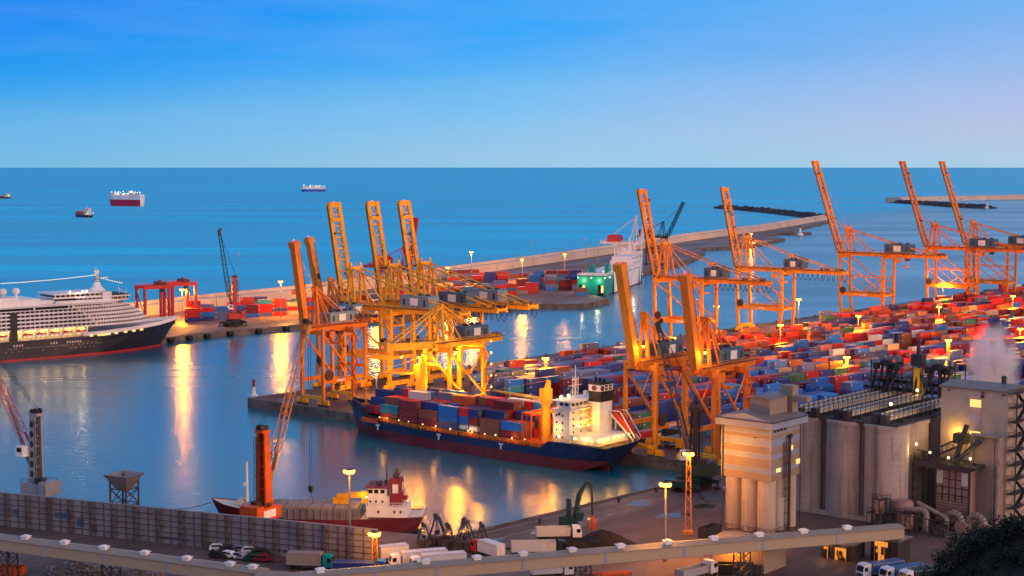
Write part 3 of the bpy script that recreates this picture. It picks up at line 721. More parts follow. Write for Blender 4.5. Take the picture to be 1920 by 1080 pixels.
# ------------------------------------------------------------------ red rubber-tyred yard gantries on the far pier
def yard_gantry(label, loc, rz, span=22, h=19, dep=9):
    root = thing('yard_gantry', label, 'yard gantry crane', loc, rz, 'red yard gantries behind the cruise ship bow')
    for x in (-span / 2, span / 2):
        for y in (-dep / 2, dep / 2):
            lg = MB(); lg.bar((x, y, 2), (x, y, h), 1.3, 1.3, up=(0, 1, 0)); lg.build('leg', M['red'], root)
        sb = MB(); sb.mat(0).bar((x, -dep / 2 - 1.5, 2), (x, dep / 2 + 1.5, 2), 1.1, 1.3); sb.mat(1)
        for y in (-dep / 2 - 1, -dep / 2 + 1.2, dep / 2 - 1.2, dep / 2 + 1): sb.tube((x - .4, y, .8), (x + .4, y, .8), .8, n=10)
        sb.build('wheel_beam', [M['red'], M['rubber']], root)
        br = MB(); br.tube((x, -dep / 2, 4), (x, dep / 2, h - 2), .2, n=5); br.build('brace', M['dark'], root)
    for y in (-dep / 2, dep / 2):
        gb = MB(); gb.bar((-span / 2 - 1, y, h + .6), (span / 2 + 1, y, h + .6), 1.1, 2.0); gb.rail([(-span / 2 - 1, y, h + 1.6), (span / 2 + 1, y, h + 1.6)]); gb.build('girder', M['red'], root)
    tr = MB(); tr.mat(0).cbox((span * .2, 0, h + 2.3), (4, dep * .8, 1.6)); tr.mat(1).cbox((span * .2 + 1, dep * .2, h + 3.6), (1.5, 1.5, 1)); tr.mat(0).cbox((span * .2 + 1.5, 0, h - 1.4), (2, 2, 2.2))
    tr.build('trolley', [M['dark'], M['red']], root)
    return root
yard_gantry('red yard gantry nearest the bow of the cruise ship', G(291, 607, QZ), R(42), span=17, h=20)
yard_gantry('red yard gantry under the orange lamp, further from the cruise ship bow', G(335, 600, QZ), R(42), span=17, h=20)

# ------------------------------------------------------------------ cranes on the far pier
def pier_crane(label, loc, rz, m1, m2, m3, h=27, boom=34, ang=78, gauge=16, sp=13, mast=14, truss=False, rear=14, mono=2.6):
    root = thing('pier_crane', label, 'quay crane', loc, rz, None)
    for x in (0, -gauge):
        for y in (-sp / 2, sp / 2):
            lg = MB(); lg.bar((x, y, 1.5), (x, y, h), 1.0, 1.0, up=(0, 1, 0)); lg.cbox((x, y, .8), (1.6, 3, 1.5)); lg.build('leg', m1, root)
    for y in (-sp / 2, sp / 2):
        b_ = MB(); b_.bar((0, y, h * .45), (-gauge, y, h * .45), .8, 1.0); b_.tube((0, y, h), (-gauge, y, h * .45), .3, n=6); b_.tube((-gauge, y, h), (-gauge * .4, y, h * .45), .25, n=6); b_.build('brace', m1, root)
    g_ = MB()
    for y in (-2, 2): g_.bar((2, y, h + .8), (-gauge - rear, y, h + .8), .9, 1.8); g_.rail([(2, y, h + 1.7), (-gauge - rear, y, h + 1.7)])
    for x in (0, -gauge): g_.bar((x, -sp / 2, h), (x, sp / 2, h), .9, 1.2)
    g_.build('girder', m2, root)
    a = R(ang); hx, hz = 2.5, h + 1
    bo = MB(); q = Vector((hx + boom * math.cos(a), 0, hz + boom * math.sin(a))); p = Vector((hx, 0, hz)); k = p + (q - p) * .82
    if truss:
        bo.mat(0).lattice(p, q, 3.6, 2.2, 12, .3, 2.6, 1.8)
    else:
        bo.mat(0).bar(p, k, mono, 1.8, up=(0, 1, 0)); bo.mat(1).bar(k, q, mono * 1.02, 1.84, up=(0, 1, 0))
        bo.mat(0)
        for y in (-mono * .62, mono * .62): bo.tube(p + Vector((0, y, 0)), k + Vector((0, y, 0)), .2, n=4)
    bo.build('boom', [m1 if not truss else m2, m3], root)
    ms = MB()
    for y in (-1.8, 1.8): ms.bar((0, y * 1.6, h), (-1.5, y * .5, h + mast), .7, .7, .5, .5, up=(0, 1, 0)); ms.tube((-1.5, y * .5, h + mast), (-gauge - rear + 3, y, h + 2), .16, n=4); ms.tube((-1.5, y * .5, h + mast), k, .1, n=3); ms.bar((-6, y * 1.5, h), (-2, y * .5, h + mast), .5, .5)
    ms.bar((-1.5, -1.6, h + mast), (-1.5, 1.6, h + mast), 1, 1); ms.build('mast', m1, root)
    mh = MB(); mh.cbox((-gauge - 3, 0, h + 4.2), (11, 6, 5)); mh.cbox((-gauge - 3, 0, h + 7), (9, 4, .7)); mh.build('machine_house', m3, root)
    return root
pier_crane('magenta red quay crane with raised arm, behind the trio of yellow cranes', G(762, 586, QZ), R(-35), M['crimson'], M['darkred'], M['crimson'], h=26, boom=30, ang=80, gauge=15, sp=12, mast=13, rear=16)
pier_crane('white quay crane with a red-tipped arm and red machine house behind the ferry', G(1196, 517, QZ), R(-28), M['white'], M['white'], M['crimson'], h=25, boom=36, ang=80, gauge=17, sp=14, mast=22, rear=15)
pier_crane('dark teal quay crane with raised lattice arm beside the white quay crane', G(1246, 497, QZ), R(-28), M['dark'], M['green'], M['dark'], h=24, boom=34, ang=64, gauge=15, sp=12, mast=14, rear=12, truss=True)

# ------------------------------------------------------------------ far pier, breakwaters, far shore
pier = [(300, 634), (402, 622), (560, 608.5), (700, 597), (985, 570), (1100, 569.5), (1144, 560)]
pp = [xy(G(a, b_, QZ)) for a, b_ in pier]
wallpx = [(250, 596), (340, 584), (450, 572), (560, 560.5), (700, 541), (842, 521), (990, 499.5), (1144, 476.5), (1290, 452), (1440, 431.5), (1553, 412)]
wp = [G(a, b_, QZ) for a, b_ in wallpx]
inner = [(1100, 550.5), (1160, 523), (1178, 515), (1215, 507), (1250, 499), (1300, 485), (1322, 471), (1300, 466), (1360, 463), (1420, 457), (1472, 447), (1440, 441), (1500, 428), (1556, 415)]
ip = [xy(G(a, b_, QZ)) for a, b_ in inner]
slab('pier_ground', pp + ip + [xy(p) for p in reversed(wp)] + [xy(G(245, 610, QZ))], QZ, m=('pier_top', 'quayface'))
def ribbon(name, pts, w0, z0, z1, m, label=None, cat=None, side=1, kind=None, w_out=None):
    "a wall that follows pts: vertical inner face on the line, thickness w0 away from the viewer"
    s = MB(); n = len(pts); nv = []
    for i, p in enumerate(pts):
        a = pts[max(0, i - 1)]; c = pts[min(n - 1, i + 1)]; t_ = (Vector(c) - Vector(a)).normalized(); nv.append(Vector((-t_.y, t_.x, 0)) * side)
    rows = []
    for p, q in zip(pts, nv):
        p = Vector((p[0], p[1], 0)); wo = w_out or w0
        rows.append([p + Vector((0, 0, z0)), p + Vector((0, 0, z1)), p + q * w0 + Vector((0, 0, z1)), p + q * wo + Vector((0, 0, z0 - 5))])
    vs = [v for r in rows for v in r]; fs = []; mi = []
    for i in range(n - 1):
        for k in range(3): fs.append((i * 4 + k, (i + 1) * 4 + k, (i + 1) * 4 + k + 1, i * 4 + k + 1))
    fs += [(0, 1, 2, 3), tuple((n - 1) * 4 + k for k in (3, 2, 1, 0))]
    s.add(vs, fs)
    o = s.build(name, m)
    return tag(o, label, cat, kind=kind)
ribbon('breakwater_wall', wp, 9, 2.9, 9.0, M['wall_stone'], 'long pale concrete breakwater wall between far pier and open sea', 'breakwater', w_out=30)
# parapet along the sea side, a child of the wall
pw = [Vector(p) + Vector((-.5, .9, 0)).normalized() * 8.0 for p in wp]
o = ribbon('parapet', pw, 1.6, 9.0, 11.0, M['wall_stone']); o.parent = bpy.data.objects['breakwater_wall']; 
def rubble(name, pts, w, h, m, label, cat, seed=1):
    "rubble mound: a long ridge of rough blocks"
    r = random.Random(seed); s = MB()
    n = len(pts)
    for i in range(n - 1):
        a = Vector(pts[i]); b_ = Vector(pts[i + 1]); t_ = (b_ - a); ln = t_.length; t_.normalize(); q = Vector((-t_.y, t_.x, 0))
        k = int(ln / (w * .085)) + 1
        for j in range(k):
            for e in range(5):
                f = r.uniform(-1, 1); c = a + t_ * ln * (j + r.random()) / k + q * f * w / 2; hh = h * (1 - abs(f) * .85) * r.uniform(.75, 1.1)
                sz = w * .11 * r.uniform(.6, 1.4)
                an = r.uniform(0, 3); vs = [(c.x + sz * math.cos(an + u * math.pi / 2.5) * r.uniform(.7, 1.2), c.y + sz * math.sin(an + u * math.pi / 2.5) * r.uniform(.7, 1.2), -2) for u in range(5)]
                top = [(c.x + (v[0] - c.x) * .6, c.y + (v[1] - c.y) * .6, hh * r.uniform(.85, 1.05)) for v in vs]
                s.add(vs + top, [tuple(range(5, 10))] + [(u, (u + 1) % 5, 5 + (u + 1) % 5, 5 + u) for u in range(5)])
    return tag(s.build(name, m), label, cat)
rubble('rubble_breakwater', [G(1352, 390.5), G(1420, 396), G(1480, 402.5), G(1548, 411)], 44, 9, M['rock'], 'dark rubble breakwater running into the open sea beyond the pale wall', 'breakwater', 3)
rubble('rubble_breakwater', [G(1690, 380.5), G(1740, 384), G(1800, 388.5), G(1852, 391)], 52, 10, M['rock'], 'dark rubble breakwater off the right side, under the pale sea wall', 'breakwater', 4)
ribbon('sea_wall', [G(1688, 379.5), G(1745, 377), G(1830, 375.5), G(1960, 372.5)], 40, -1, 12, M['wall_stone'], 'thin pale sea wall far out at the right edge', 'breakwater')
ribbon('mole', [G(1400, 443.5), G(1440, 441), G(1500, 441), G(1522, 440)], 14, -1, 3.2, M['quayface'], 'low grey mole with small white lights inside the harbour mouth', 'mole')
for (px, py, h, lab) in ((1500, 440, 9, 'small white beacon on the low grey mole'), (1850, 390, 14, 'small lighthouse at the end of the right rubble breakwater')):
    p = G(px, py, 2); root = thing('harbour_beacon', lab, 'beacon', p)
    s = MB(); s.lathe(0, 0, [(4, -1), (4, 2), (1.6, 2.05), (1.2, h)], 12); s.build('tower', M['white'], root)
    s = MB(); s.lathe(0, 0, [(1.6, h), (1.6, h + .4), (.9, h + .5), (.9, h + 2), (1.2, h + 2.1), (.2, h + 3)], 12); s.build('lantern', M['dark'], root)
p = G(476, 742, QZ); root = thing('harbour_beacon', 'small white and red beacon on the tip of the near terminal quay', 'beacon', p)
s = MB(); s.mat(0).lathe(0, 0, [(1.5, 0), (1.5, .5), (.8, .6), (.55, 3.4)], 12); s.build('tower', M['white'], root)
s = MB(); s.mat(0).lathe(0, 0, [(.55, 3.4), (.5, 5.2), (.75, 5.25), (.75, 5.5), (.1, 6.4)], 12); s.build('lantern', M['darkred'], root)
p = G(1397, 451.5); root = tag(MB().lathe(0, 0, [(2.6, -.5), (2.8, .6), (1, 1.2), (.6, 5), (.1, 6)], 10).build('buoy', M['green']), 'dark green buoy floating inside the harbour mouth', 'buoy'); root.location = p
# a yellow floating barge seen between the cranes
# quay furniture: bollards along the terminal edge, fenders on the far pier
b0 = MB(); b0.lathe(0, 0, [(.45, 0), (.35, .25), (.3, .8), (.55, .95), (.5, 1.2), (.1, 1.3)], 8)
bo_ = b0.build('bollard', M['dark'])
tag(bo_, 'dark mooring bollard on the bare back edge of the terminal quay', 'bollard', 'bollards along the back edge of the terminal')
first = True
for i, px in enumerate(range(700, 1780, 36)):
    p = UV(0, 0)
    # point on the back edge under this column
    lo, hi = 0, 1200
    for _ in range(40):
        m_ = (lo + hi) / 2; q = UV(m_, 0.8)
        if P(q.x, q.y, QZ)[0] < px: lo = m_
        else: hi = m_
    q = UV(lo, .8, QZ); o = bo_ if first else bo_.copy()
    if not first: col.objects.link(o)
    o.location = q; first = False
f0 = MB().tube((0, 0, -1.6), (0, 0, 1.6), 1.3, n=12).build('fender', M['rubber'])
tag(f0, 'black rubber fender hanging on the far pier face', 'fender', 'rubber fenders along the far pier'); first = True
for a, b_ in zip(pp[:3], pp[1:4]):
    n = 3
    for k in range(n):
        o = f0 if first else f0.copy()
        if not first: col.objects.link(o)
        first = False
        tt = (k + .5) / n; dv = Vector((b_[0] - a[0], b_[1] - a[1], 0)).normalized()
        o.location = (a[0] + (b_[0] - a[0]) * tt + dv.y * 1.25, a[1] + (b_[1] - a[1]) * tt - dv.x * 1.25, 1.4)
        o.rotation_euler = (R(90), 0, math.atan2(dv.y, dv.x) + R(90))

# ------------------------------------------------------------------ ships
def hull_mesh(st, split, mats, parent, name='hull', bulwark=None, cap=True):
    """st: stations from stern to bow, each (x at water, x at deck, half breadth at water, half breadth at deck, deck height, height of the lowest row)"""
    s = MB(); rows = []
    for xw, xd, hw, hd, zd, zl in st:
        zs = [zl, max(zl + .01, 0.02), max(zl + .02, split), zd * .72 + max(zl, split) * .28, zd]
        r = []
        for z in zs:
            t_ = max(0, min(1, (z - min(zl, 0)) / (zd - min(zl, 0)))); e = t_ ** 1.4
            r.append((xw + (xd - xw) * t_, hw + (hd - hw) * e, z))
        rows.append(r)
    for sg in (1, -1):
        vs = [(x, y * sg, z) for r in rows for x, y, z in r]; k = len(rows[0])
        for j in range(k - 1):
            s.cur = 1 if j < 2 else 0
            fs = [(i * k + j, (i + 1) * k + j, (i + 1) * k + j + 1, i * k + j + 1) for i in range(len(rows) - 1)]
            s.add(vs, [f if sg < 0 else f[::-1] for f in fs])
    s.cur = 0
    for r, flip in ((rows[0], 1), (rows[-1], 0)):
        k = len(r); vs = [(x, y, z) for x, y, z in r] + [(x, -y, z) for x, y, z in r]
        s.add(vs, [(j, j + 1, k + j + 1, k + j) if flip else (j, k + j, k + j + 1, j + 1) for j in range(k - 1)])
    if cap:
        s.cur = 2; n = len(rows); vs = [(r[-1][0], r[-1][1] - .12, r[-1][2] - .25) for r in rows] + [(r[-1][0], -r[-1][1] + .12, r[-1][2] - .25) for r in rows]
        s.add(vs, [(i, n + i, n + i + 1, i + 1) for i in range(n - 1)])
    o = s.build(name, mats, parent)
    return o, rows
def bulb_row(s, a, b_, n, r):
    a = Vector(a); b_ = Vector(b_)
    for k in range(n): s.ball(a + (b_ - a) * (k + .5) / n, r, 6, 4)
    return s

# --- blue feeder container ship
HDG = R(139.7)
ship = thing('cargo_ship', 'blue and maroon container ship moored under the yellow cranes', 'container ship', UV(-10.5, 124.0), HDG)
st = [(-53, -57.5, 2, 8.8, 8, 2.0), (-49, -52, 5.5, 9.2, 8, .6), (-44, -45, 7.8, 9.2, 8, -1), (-36.5, -36.5, 9, 9.2, 8, -1), (-33.5, -33.5, 9.2, 9.2, 5.6, -1), (0, 0, 9.2, 9.2, 5.6, -1),
      (22, 22, 8.8, 9.2, 5.9, -1), (35, 36, 6.2, 8.4, 6.6, -1), (44, 46, 3.2, 6.4, 8.2, -1), (50, 53, 1.0, 3.4, 9.4, -1), (53.5, 57.5, .12, .4, 10.2, -1)]
hull, _ = hull_mesh(st, 3.3, [M['navy'], M['antifoul'], M['dark']], ship)
s = MB()
for x in (36, 8, -18):                 # load marks
    y = 9.2 if x < 20 else 8.5
    for sg in (1, -1):
        s.cbox((x, sg * (y + .02), 4.1), (.5, .1, 1.5)); s.cbox((x, sg * (y + .02), 5.0), (1.7, .1, .45))
s.build('hull_marking', M['white'], hull)
s = MB(); s.rail([(-33, 9.05, 5.6), (22, 9.05, 5.9), (35, 8.2, 6.6)], 1.2, .07, 3); s.rail([(-33, -9.05, 5.6), (22, -9.05, 5.9)], 1.2, .07, 3)
s.rail([(-36, 9.0, 8), (-52, 9.0, 8), (-57, 8.4, 8), (-57.2, 0, 8), (-57, -8.4, 8)], 1.1, .07, 2.5); s.build('railing', M['crane_y'], ship)
s = MB()
for i in range(9): s.box(-30 + i * 8.8 - 4.1, -30 + i * 8.8 + 4.1, -7.9, 7.9, 5.3, 6.75)
s.build('hatch_cover', M['orange'], ship)
s = MB(); s.bar((45, -6, 9), (56.5, 0, 10.6), .25, 1.4); s.bar((45, 6, 9), (56.5, 0, 10.6), .25, 1.4); s.build('bow_bulwark', M['navy'], ship)
s = MB(); s.tube((50, 0, 9), (50, 0, 17), .35, .2); s.bar((50, -1.5, 15), (50, 1.5, 15), .2); 
for a in (-2.5, 2.5): s.tube((47, a, 9.3), (47, a, 10.6), .9, n=10); s.cbox((48.5, a, 9.8), (1.6, 1.2, 1.2)); s.tube((52, a * .7, 9.3), (52, a * .7, 10.4), .3, n=8)
s.build('windlass', M['crane_old'], ship)
s = MB(); s.mat(0).tube((-46, 0, 2.5), (-46, 0, -1), 1.1); s.box(-52.5, -49.5, -.35, .35, -1, 2.4); s.build('rudder', M['antifoul'], ship)
# deckhouse
hz = 8.0
s = MB(); s.mat(0).box(-44, -38, -8.3, 8.3, hz, hz + 11.3); s.box(-45.2, -37.4, -9.0, 9.0, hz + 11.3, hz + 11.6); s.box(-43.5, -38.2, -7, 7, hz + 11.6, hz + 14.2); s.box(-44, -37.6, -9.2, 9.2, hz + 14.2, hz + 14.6)
s.box(-54, -44, -7.4, 7.4, hz, hz + 2.6); s.box(-54.6, -43.8, -8, 8, hz + 2.6, hz + 2.8)
for k in range(4): s.box(-45.4, -44, -6 + k * .2, 4.5, hz + 2.9 + k * 2.4 + 2.2, hz + 2.9 + k * 2.4 + 2.35)
s.mat(1)
for k in range(4):
    for y in (-6.4, -4.4): s.cbox((-44.02, y, hz + 2.6 + k * 2.5), (.12, .55, .7))
    for x in (-39.2, -41.4): s.cbox((x, 8.32, hz + 1.8 + k * 2.5), (.55, .12, .7)); s.cbox((x, -8.32, hz + 1.8 + k * 2.5), (.55, .12, .7))
    for y in (2.8, 6.4): s.cbox((-44.02, y, hz + 3.6 + k * 2.3), (.12, .6, .7))
for y in range(-6, 7, 2): s.cbox((-43.55, y, hz + 13.1), (.14, 1.3, 1.0)); s.cbox((-38.12, y, hz + 13.1), (.14, 1.3, 1.0))
for x in (-42, -40): s.cbox((x, 7.05, hz + 13.1), (1.3, .14, 1.0))
s.mat(2).tube((-40.2, 8.36, hz + 9.8), (-40.2, 8.46, hz + 9.8), .55, n=14)
house = s.build('deckhouse', [M['white'], M['glass'], M['darkred']], ship)
s = MB()
for k in range(4):
    z0 = hz + 2.9 + k * 2.4
    a, b_ = (2.0, -2.0) if k % 2 else (-2.0, 2.0)
    s.bar((-45.0, a, z0), (-45.0, b_, z0 + 2.4), .9, .12); s.rail([(-45.5, -6, z0 + 2.3), (-45.5, 4.5, z0 + 2.3)], 1, .05, 2)
s.build('stair', M['crane_y'], house)
s = MB(); s.mat(0).box(-48.2, -44, -7.2, -1.0, hz + 2.6, hz + 13.5); s.mat(1).box(-48.3, -43.9, -7.3, -1.2, hz + 13.5, hz + 17.2); s.mat(0).box(-48.35, -43.85, -7.35, -1.15, hz + 17.2, hz + 19.4); s.mat(1).box(-48.3, -43.9, -7.3, -1.2, hz + 19.4, hz + 20.2)
for i in range(2):
    for j in range(2): s.box(-48.42, -48.3, -6.6 + i * 2.0, -5.4 + i * 2.0, hz + 17.5 + j * 1.0, hz + 18.2 + j * 1.0)
for i in range(3): s.tube((-45 - i, -3 - i * .8, hz + 20), (-45.2 - i, -3 - i * .8, hz + 22 - i * .4), .45, n=10)
s.mat(2).tube((-48.36, -1.95, hz + 18.3), (-48.5, -1.95, hz + 18.3), .9, n=12); s.tube((-46, -1.15, hz + 18.3), (-46, -1.0, hz + 18.3), .9, n=12)
s.build('funnel', [M['white'], M['black'], M['darkred']], ship)
s = MB(); s.lattice((-40.5, 1, hz + 14.5), (-40.5, 1, hz + 22), 1.2, 1.2, 5, .1); s.bar((-40.5, -2.2, hz + 19), (-40.5, 4.2, hz + 19), .2); s.tube((-40.5, 1, hz + 22), (-40.5, 1, hz + 26), .1, n=5); s.bar((-40.5, -.5, hz + 21), (-40.5, 2.5, hz + 21), .3)
s.tube((-42, 5, hz + 14.5), (-42, 5, hz + 18.5), .07, n=4); s.tube((-42, -6, hz + 14.5), (-42, -6, hz + 19), .07, n=4); s.ball((-41, -3.4, hz + 16), .8, 10, 6); s.build('mast', M['white'], ship)
for o in list(ship.children):
    if o.name.split('.')[0] in ('deckhouse', 'funnel', 'mast'): o.scale.z = .86; o.location.z = hz * .14
# free-fall lifeboat on its ramp, starboard quarter
s = MB()
for y in (-8.6, -5.4): s.bar((-48.5, y, hz + 8.2), (-57.5, y, hz + .6), .28, .4); s.bar((-48.5, y, hz + 2.6), (-48.5, y, hz + 8.6), .35); s.bar((-49, y, hz + 8.8), (-52.5, y, hz + 8.8), .25); s.bar((-52.5, y, hz + 8.8), (-58, y, hz + 1.5), .25)
s.build('lifeboat_ramp', M['white'], ship)
s = MB(); a = Vector((-50, -7, hz + 8.0)); q = Vector((-55.5, -7, hz + 3.4)); d_ = (q - a).normalized()
s.bar(a, q, 2.3, 1.6, 2.3, 1.6); s.bar(q, q + d_ * 1.6, 2.3, 1.6, .5, .5); s.bar(a - d_ * .9, a, 1.4, 1.0, 2.3, 1.6); s.bar(a + Vector((0, 0, 1.0)), a + d_ * 2.2 + Vector((0, 0, 1.0)), 1.6, .8, 1.2, .4)
tag(s.build('lifeboat', M['red'], None), 'red free-fall lifeboat on white ramp at the cargo ship stern', 'lifeboat')
lb = bpy.data.objects['lifeboat']; lb.location = ship.location; lb.rotation_euler = ship.rotation_euler
# deck cranes
def deck_crane(x, y, top, jl, jz, tilt):
    s = MB(); s.mat(0).tube((x, y, 5), (x, y, top - 5.5), 1.5, 1.35, n=12); s.cbox((x, y, top - 3.8), (3.0, 2.6, 4.5)); s.bar((x - .6, y, top - 2), (x - 1.0, y, top + 1), 1.6, 1.4, 1.0, .8, up=(0, 1, 0))
    s.build('deck_crane_post', M['crane_y'], ship)
    s = MB()
    for sy in (-.8, .8): s.bar((x + 1.2, y + sy, jz), (x + jl, y + sy * .4, jz + tilt), .5, 2.2, .3, .7, up=(0, 1, 0))
    for k in range(6): f = (k + .5) / 6; s.bar((x + 1.2 + (jl - 1.2) * f, y - .7, jz + tilt * f), (x + 1.2 + (jl - 1.2) * f, y + .7, jz + tilt * f), .3, .3)
    s.tube((x - 1, y, top + 1), (x + jl, y, jz + tilt), .06, n=3); s.build('deck_crane_jib', M['crane_y'], ship)
deck_crane(-31.9, 4.4, 24.5, 21, 19.6, .8)
deck_crane(26.0, -1.0, 26.5, 20, 21.8, -1.2)
# cell guide frame beside the open hold
s = MB()
for x in (-25.6, -29.2):
    for y in (-8.2, -4, 0, 4, 8.2): s.bar((x, y, 5.6), (x, y, 15.0), .35, .35)
    s.bar((x, -8.2, 15), (x, 8.2, 15), .6, .8)
for y in (-8.2, 8.2): s.bar((-25.6, y, 15), (-29.2, y, 15), .6, .8); s.bar((-27.4, y, 5.6), (-27.4, y, 15), .25)
s.build('cell_guide', M['orange'], ship)
# deck lights
pts = []
for x in (-27, -22, -16, -11, -5, -3.5, 3, 10, 16, 22, 26, 32, 35): pts.append((x + rnd.uniform(-.8, .8), 8.75 if x < 25 else 8.0, 7.4 + rnd.uniform(-.2, .4), rnd.choice([.16, .2, .3])))
pts += [(-54.2, y, hz + 2.0, .3) for y in (-7.6, -5, -2.5, 0, 2.5, 5, 7.6)] + [(-44.6, y, hz + 4.6, .36) for y in (-4, 0, 4)] + [(-39.5, y, hz + 13.3, .5) for y in (3, 6.5)] + [(x, 8.2, hz + 1.7, .36) for x in (-40, -46, -50)]
bulbs('deck_light', E['flood'], pts, ship)
for p, e in (((-56.2, 5, hz + 2.8), 900), ((-56.2, -2, hz + 3.4), 1100), ((-50, 9.2, hz + 2.4), 800), ((-46.5, 2.0, hz + 6), 700), ((-47, 3, hz + 10), 500), ((-39.5, 10.2, hz + 4), 500), ((-41, 6.5, hz + 16.4), 500)):
    lamp(p, e, (1, .50, .05), .5, parent=ship)
for p, e in (((-30, 0, 14.5), 3200), ((-35.2, 8.6, 23), 2200), ((-34.6, 8.8, 14), 1200), ((-24, -3, 18), 2000), ((24, 4, 25.5), 3500), ((-14, -9.5, 24), 3500), ((18, -9.5, 22), 3500)): lamp(p, e, (1, .35, .012), .8, parent=ship)
for x in (-22, -5, 10, 33): lamp((x, 9.4, 7.6), 220, (1, .40, .04), .3, parent=ship)

# --- bunker barge alongside
bp_ = G(921, 845); barge = thing('bunker_barge', 'small dark work barge with red wheelhouse alongside the container ship', 'barge', (bp_.x, bp_.y, 0), HDG)
hull_mesh([(-9, -9.5, 2.4, 2.6, 1.3, -.5), (5, 5, 2.5, 2.6, 1.3, -.5), (8.5, 9.4, .8, 1.2, 1.7, -.5)], .3, [M['black'], M['maroon'], M['dark']], barge)
s = MB(); s.mat(0).box(4.5, 7.0, -1.3, 1.3, 1.2, 3.6); s.mat(1).box(4.4, 7.1, -1.4, 1.4, 3.6, 3.9); s.mat(2).box(4.42, 7.05, -1.0, 1.0, 2.5, 3.3); s.mat(1).tube((5.6, 0, 3.9), (5.6, 0, 6.4), .1); s.build('wheelhouse', [M['white'], M['red'], M['glass']], barge)
s = MB(); s.mat(0).box(-3.4, 1.6, -1.3, 1.3, 1.2, 2.6); s.mat(1).box(-3.6, 1.8, -1.5, 1.5, 2.6, 2.8); s.build('deck_cabin', [M['blue'], M['white']], barge)
s = MB(); s.tube((-7, 0, 1), (-7, 0, 5.2), .14); s.lathe(-7, .6, [(.8, 1.1), (.8, 2.2), (.5, 2.5)], 8); s.build('pump', M['red'], barge)
bulbs('deck_light', E['flood'], [(-8.5, .8, 2.4, .22), (6, -1.6, 4.3, .18)], barge)

# --- dark red coaster beside the long wall
bow = G(397, 934, 7.2); stern = G(797, 960, 4.6)
hd_ = Vector((bow.x - stern.x, bow.y - stern.y, 0)); LC = hd_.length; ang = math.atan2(hd_.y, hd_.x)
mid = (bow + stern) / 2
cpos = Vector((mid.x, mid.y, 0)) + Vector((math.cos(ang + R(90)), math.sin(ang + R(90)), 0)) * 0.0
coaster = thing('coaster', 'small dark red coaster with open hold moored behind the long grey wall', 'coaster', cpos, ang)
h = LC / 2
hull_mesh([(-h + 2, -h, 3, 4.6, 4.4, .4), (-h + 6, -h + 5, 4.6, 5.2, 4.2, -1), (-h + 20, -h + 20, 5.2, 5.2, 3.4, -1), (h - 16, h - 16, 5.2, 5.2, 3.4, -1), (h - 11.5, h - 11, 3.6, 4.9, 5.2, -1), (h - 6, h - 4, 1.2, 3.4, 6.4, -1), (h - 4, h, .1, .5, 7.3, -1)], .5, [M['maroon'], M['black'], M['offwhite']], coaster)
s = MB(); x0, x1 = -h + 16, h - 13
s.mat(0).box(x0, x1, 3.9, 4.3, 3.2, 6.0); s.box(x0, x1, -4.3, -3.9, 3.2, 6.0); s.box(x0 - .3, x0, -4.3, 4.3, 3.2, 6); s.box(x1, x1 + .3, -4.3, 4.3, 3.2, 6)
k = int((x1 - x0) / 1.6)
for i in range(k): x = x0 + (x1 - x0) * (i + .5) / k; s.box(x - .12, x + .12, 4.3, 4.75, 3.2, 5.8); s.box(x - .12, x + .12, -4.75, -4.3, 3.2, 5.8)
s.build('hatch_coaming', M['steel'], coaster)
s = MB(); n = 8
for i in range(n): a, b_ = x0 + (x1 - x0) * i / n + .1, x0 + (x1 - x0) * (i + 1) / n - .1; s.box(a, b_, -4.1, 4.1, 6.0, 6.35)
M['hatch'] = weathered('tan_hatch_cover', (.30, .23, .18), (.14, .10, .08), (.20, .10, .05), .7)
s.build('hatch_cover', M['hatch'], coaster)
s = MB(); hx = -h + 4
s.mat(0).box(hx, hx + 10, -4.2, 4.2, 4.0, 6.6); s.box(hx + 4.5, hx + 9.6, -3.9, 3.9, 6.6, 9.0); s.box(hx + 5.2, hx + 9.6, -3.6, 3.6, 9.0, 11.2)
s.mat(1).box(hx + 4.6, hx + 10.4, -4.4, 4.4, 11.2, 11.5); s.mat(2)
for y in (-2.7, -.9, .9, 2.7): s.cbox((hx + 9.62, y, 10.3), (.1, 1.2, .9))
for x in (hx + 6, hx + 7.6, hx + 9): s.cbox((x, 3.62, 10.3), (1.0, .1, .9)); s.cbox((x, -3.62, 10.3), (1.0, .1, .9)); s.cbox((x, 3.92, 7.9), (.5, .1, .5)); s.cbox((x, -3.92, 7.9), (.5, .1, .5))
for x in (hx + 1.5, hx + 3, hx + 7): s.cbox((x, 4.22, 5.4), (.45, .1, .6)); s.cbox((x, -4.22, 5.4), (.45, .1, .6))
s.build('wheelhouse', [M['white'], M['darkred'], M['glass']], coaster)
s = MB(); s.mat(0).xprism([(-2.2, 6.6), (2.2, 6.6), (1.7, 13.2), (-1.7, 13.2)], hx + 1.6, hx + 4.4); s.mat(1).box(hx + 2.4, hx + 3.8, 1.9, 2.02, 9.6, 11.8); s.box(hx + 2.4, hx + 3.8, -2.02, -1.9, 9.6, 11.8)
s.box(hx + 1.52, hx + 1.6, -.9, .9, 10, 12); s.build('funnel', [M['darkred'], M['white']], coaster)
s = MB(); s.tube((hx + 5.5, 0, 11.4), (hx + 5.5, 0, 19), .16, .08, n=5); s.bar((hx + 5.5, -1.4, 14.5), (hx + 5.5, 1.4, 14.5), .15); s.ball((hx + 7, 1.6, 12), .55, 8, 5); s.cbox((hx + 3, 0, 14), (1.4, 2.4, .8)); s.tube((hx + 3, .6, 13), (hx + 3, .6, 15.6), .4); s.bar((hx + 5.5, -1.2, 16), (hx + 5.5, 1.2, 16), .2, .4)
for i in range(5): s.cbox((hx + 5 + i, -2 + i * .9, 11.9), (.35, .35, .9))
s.build('mast', M['dark'], coaster)
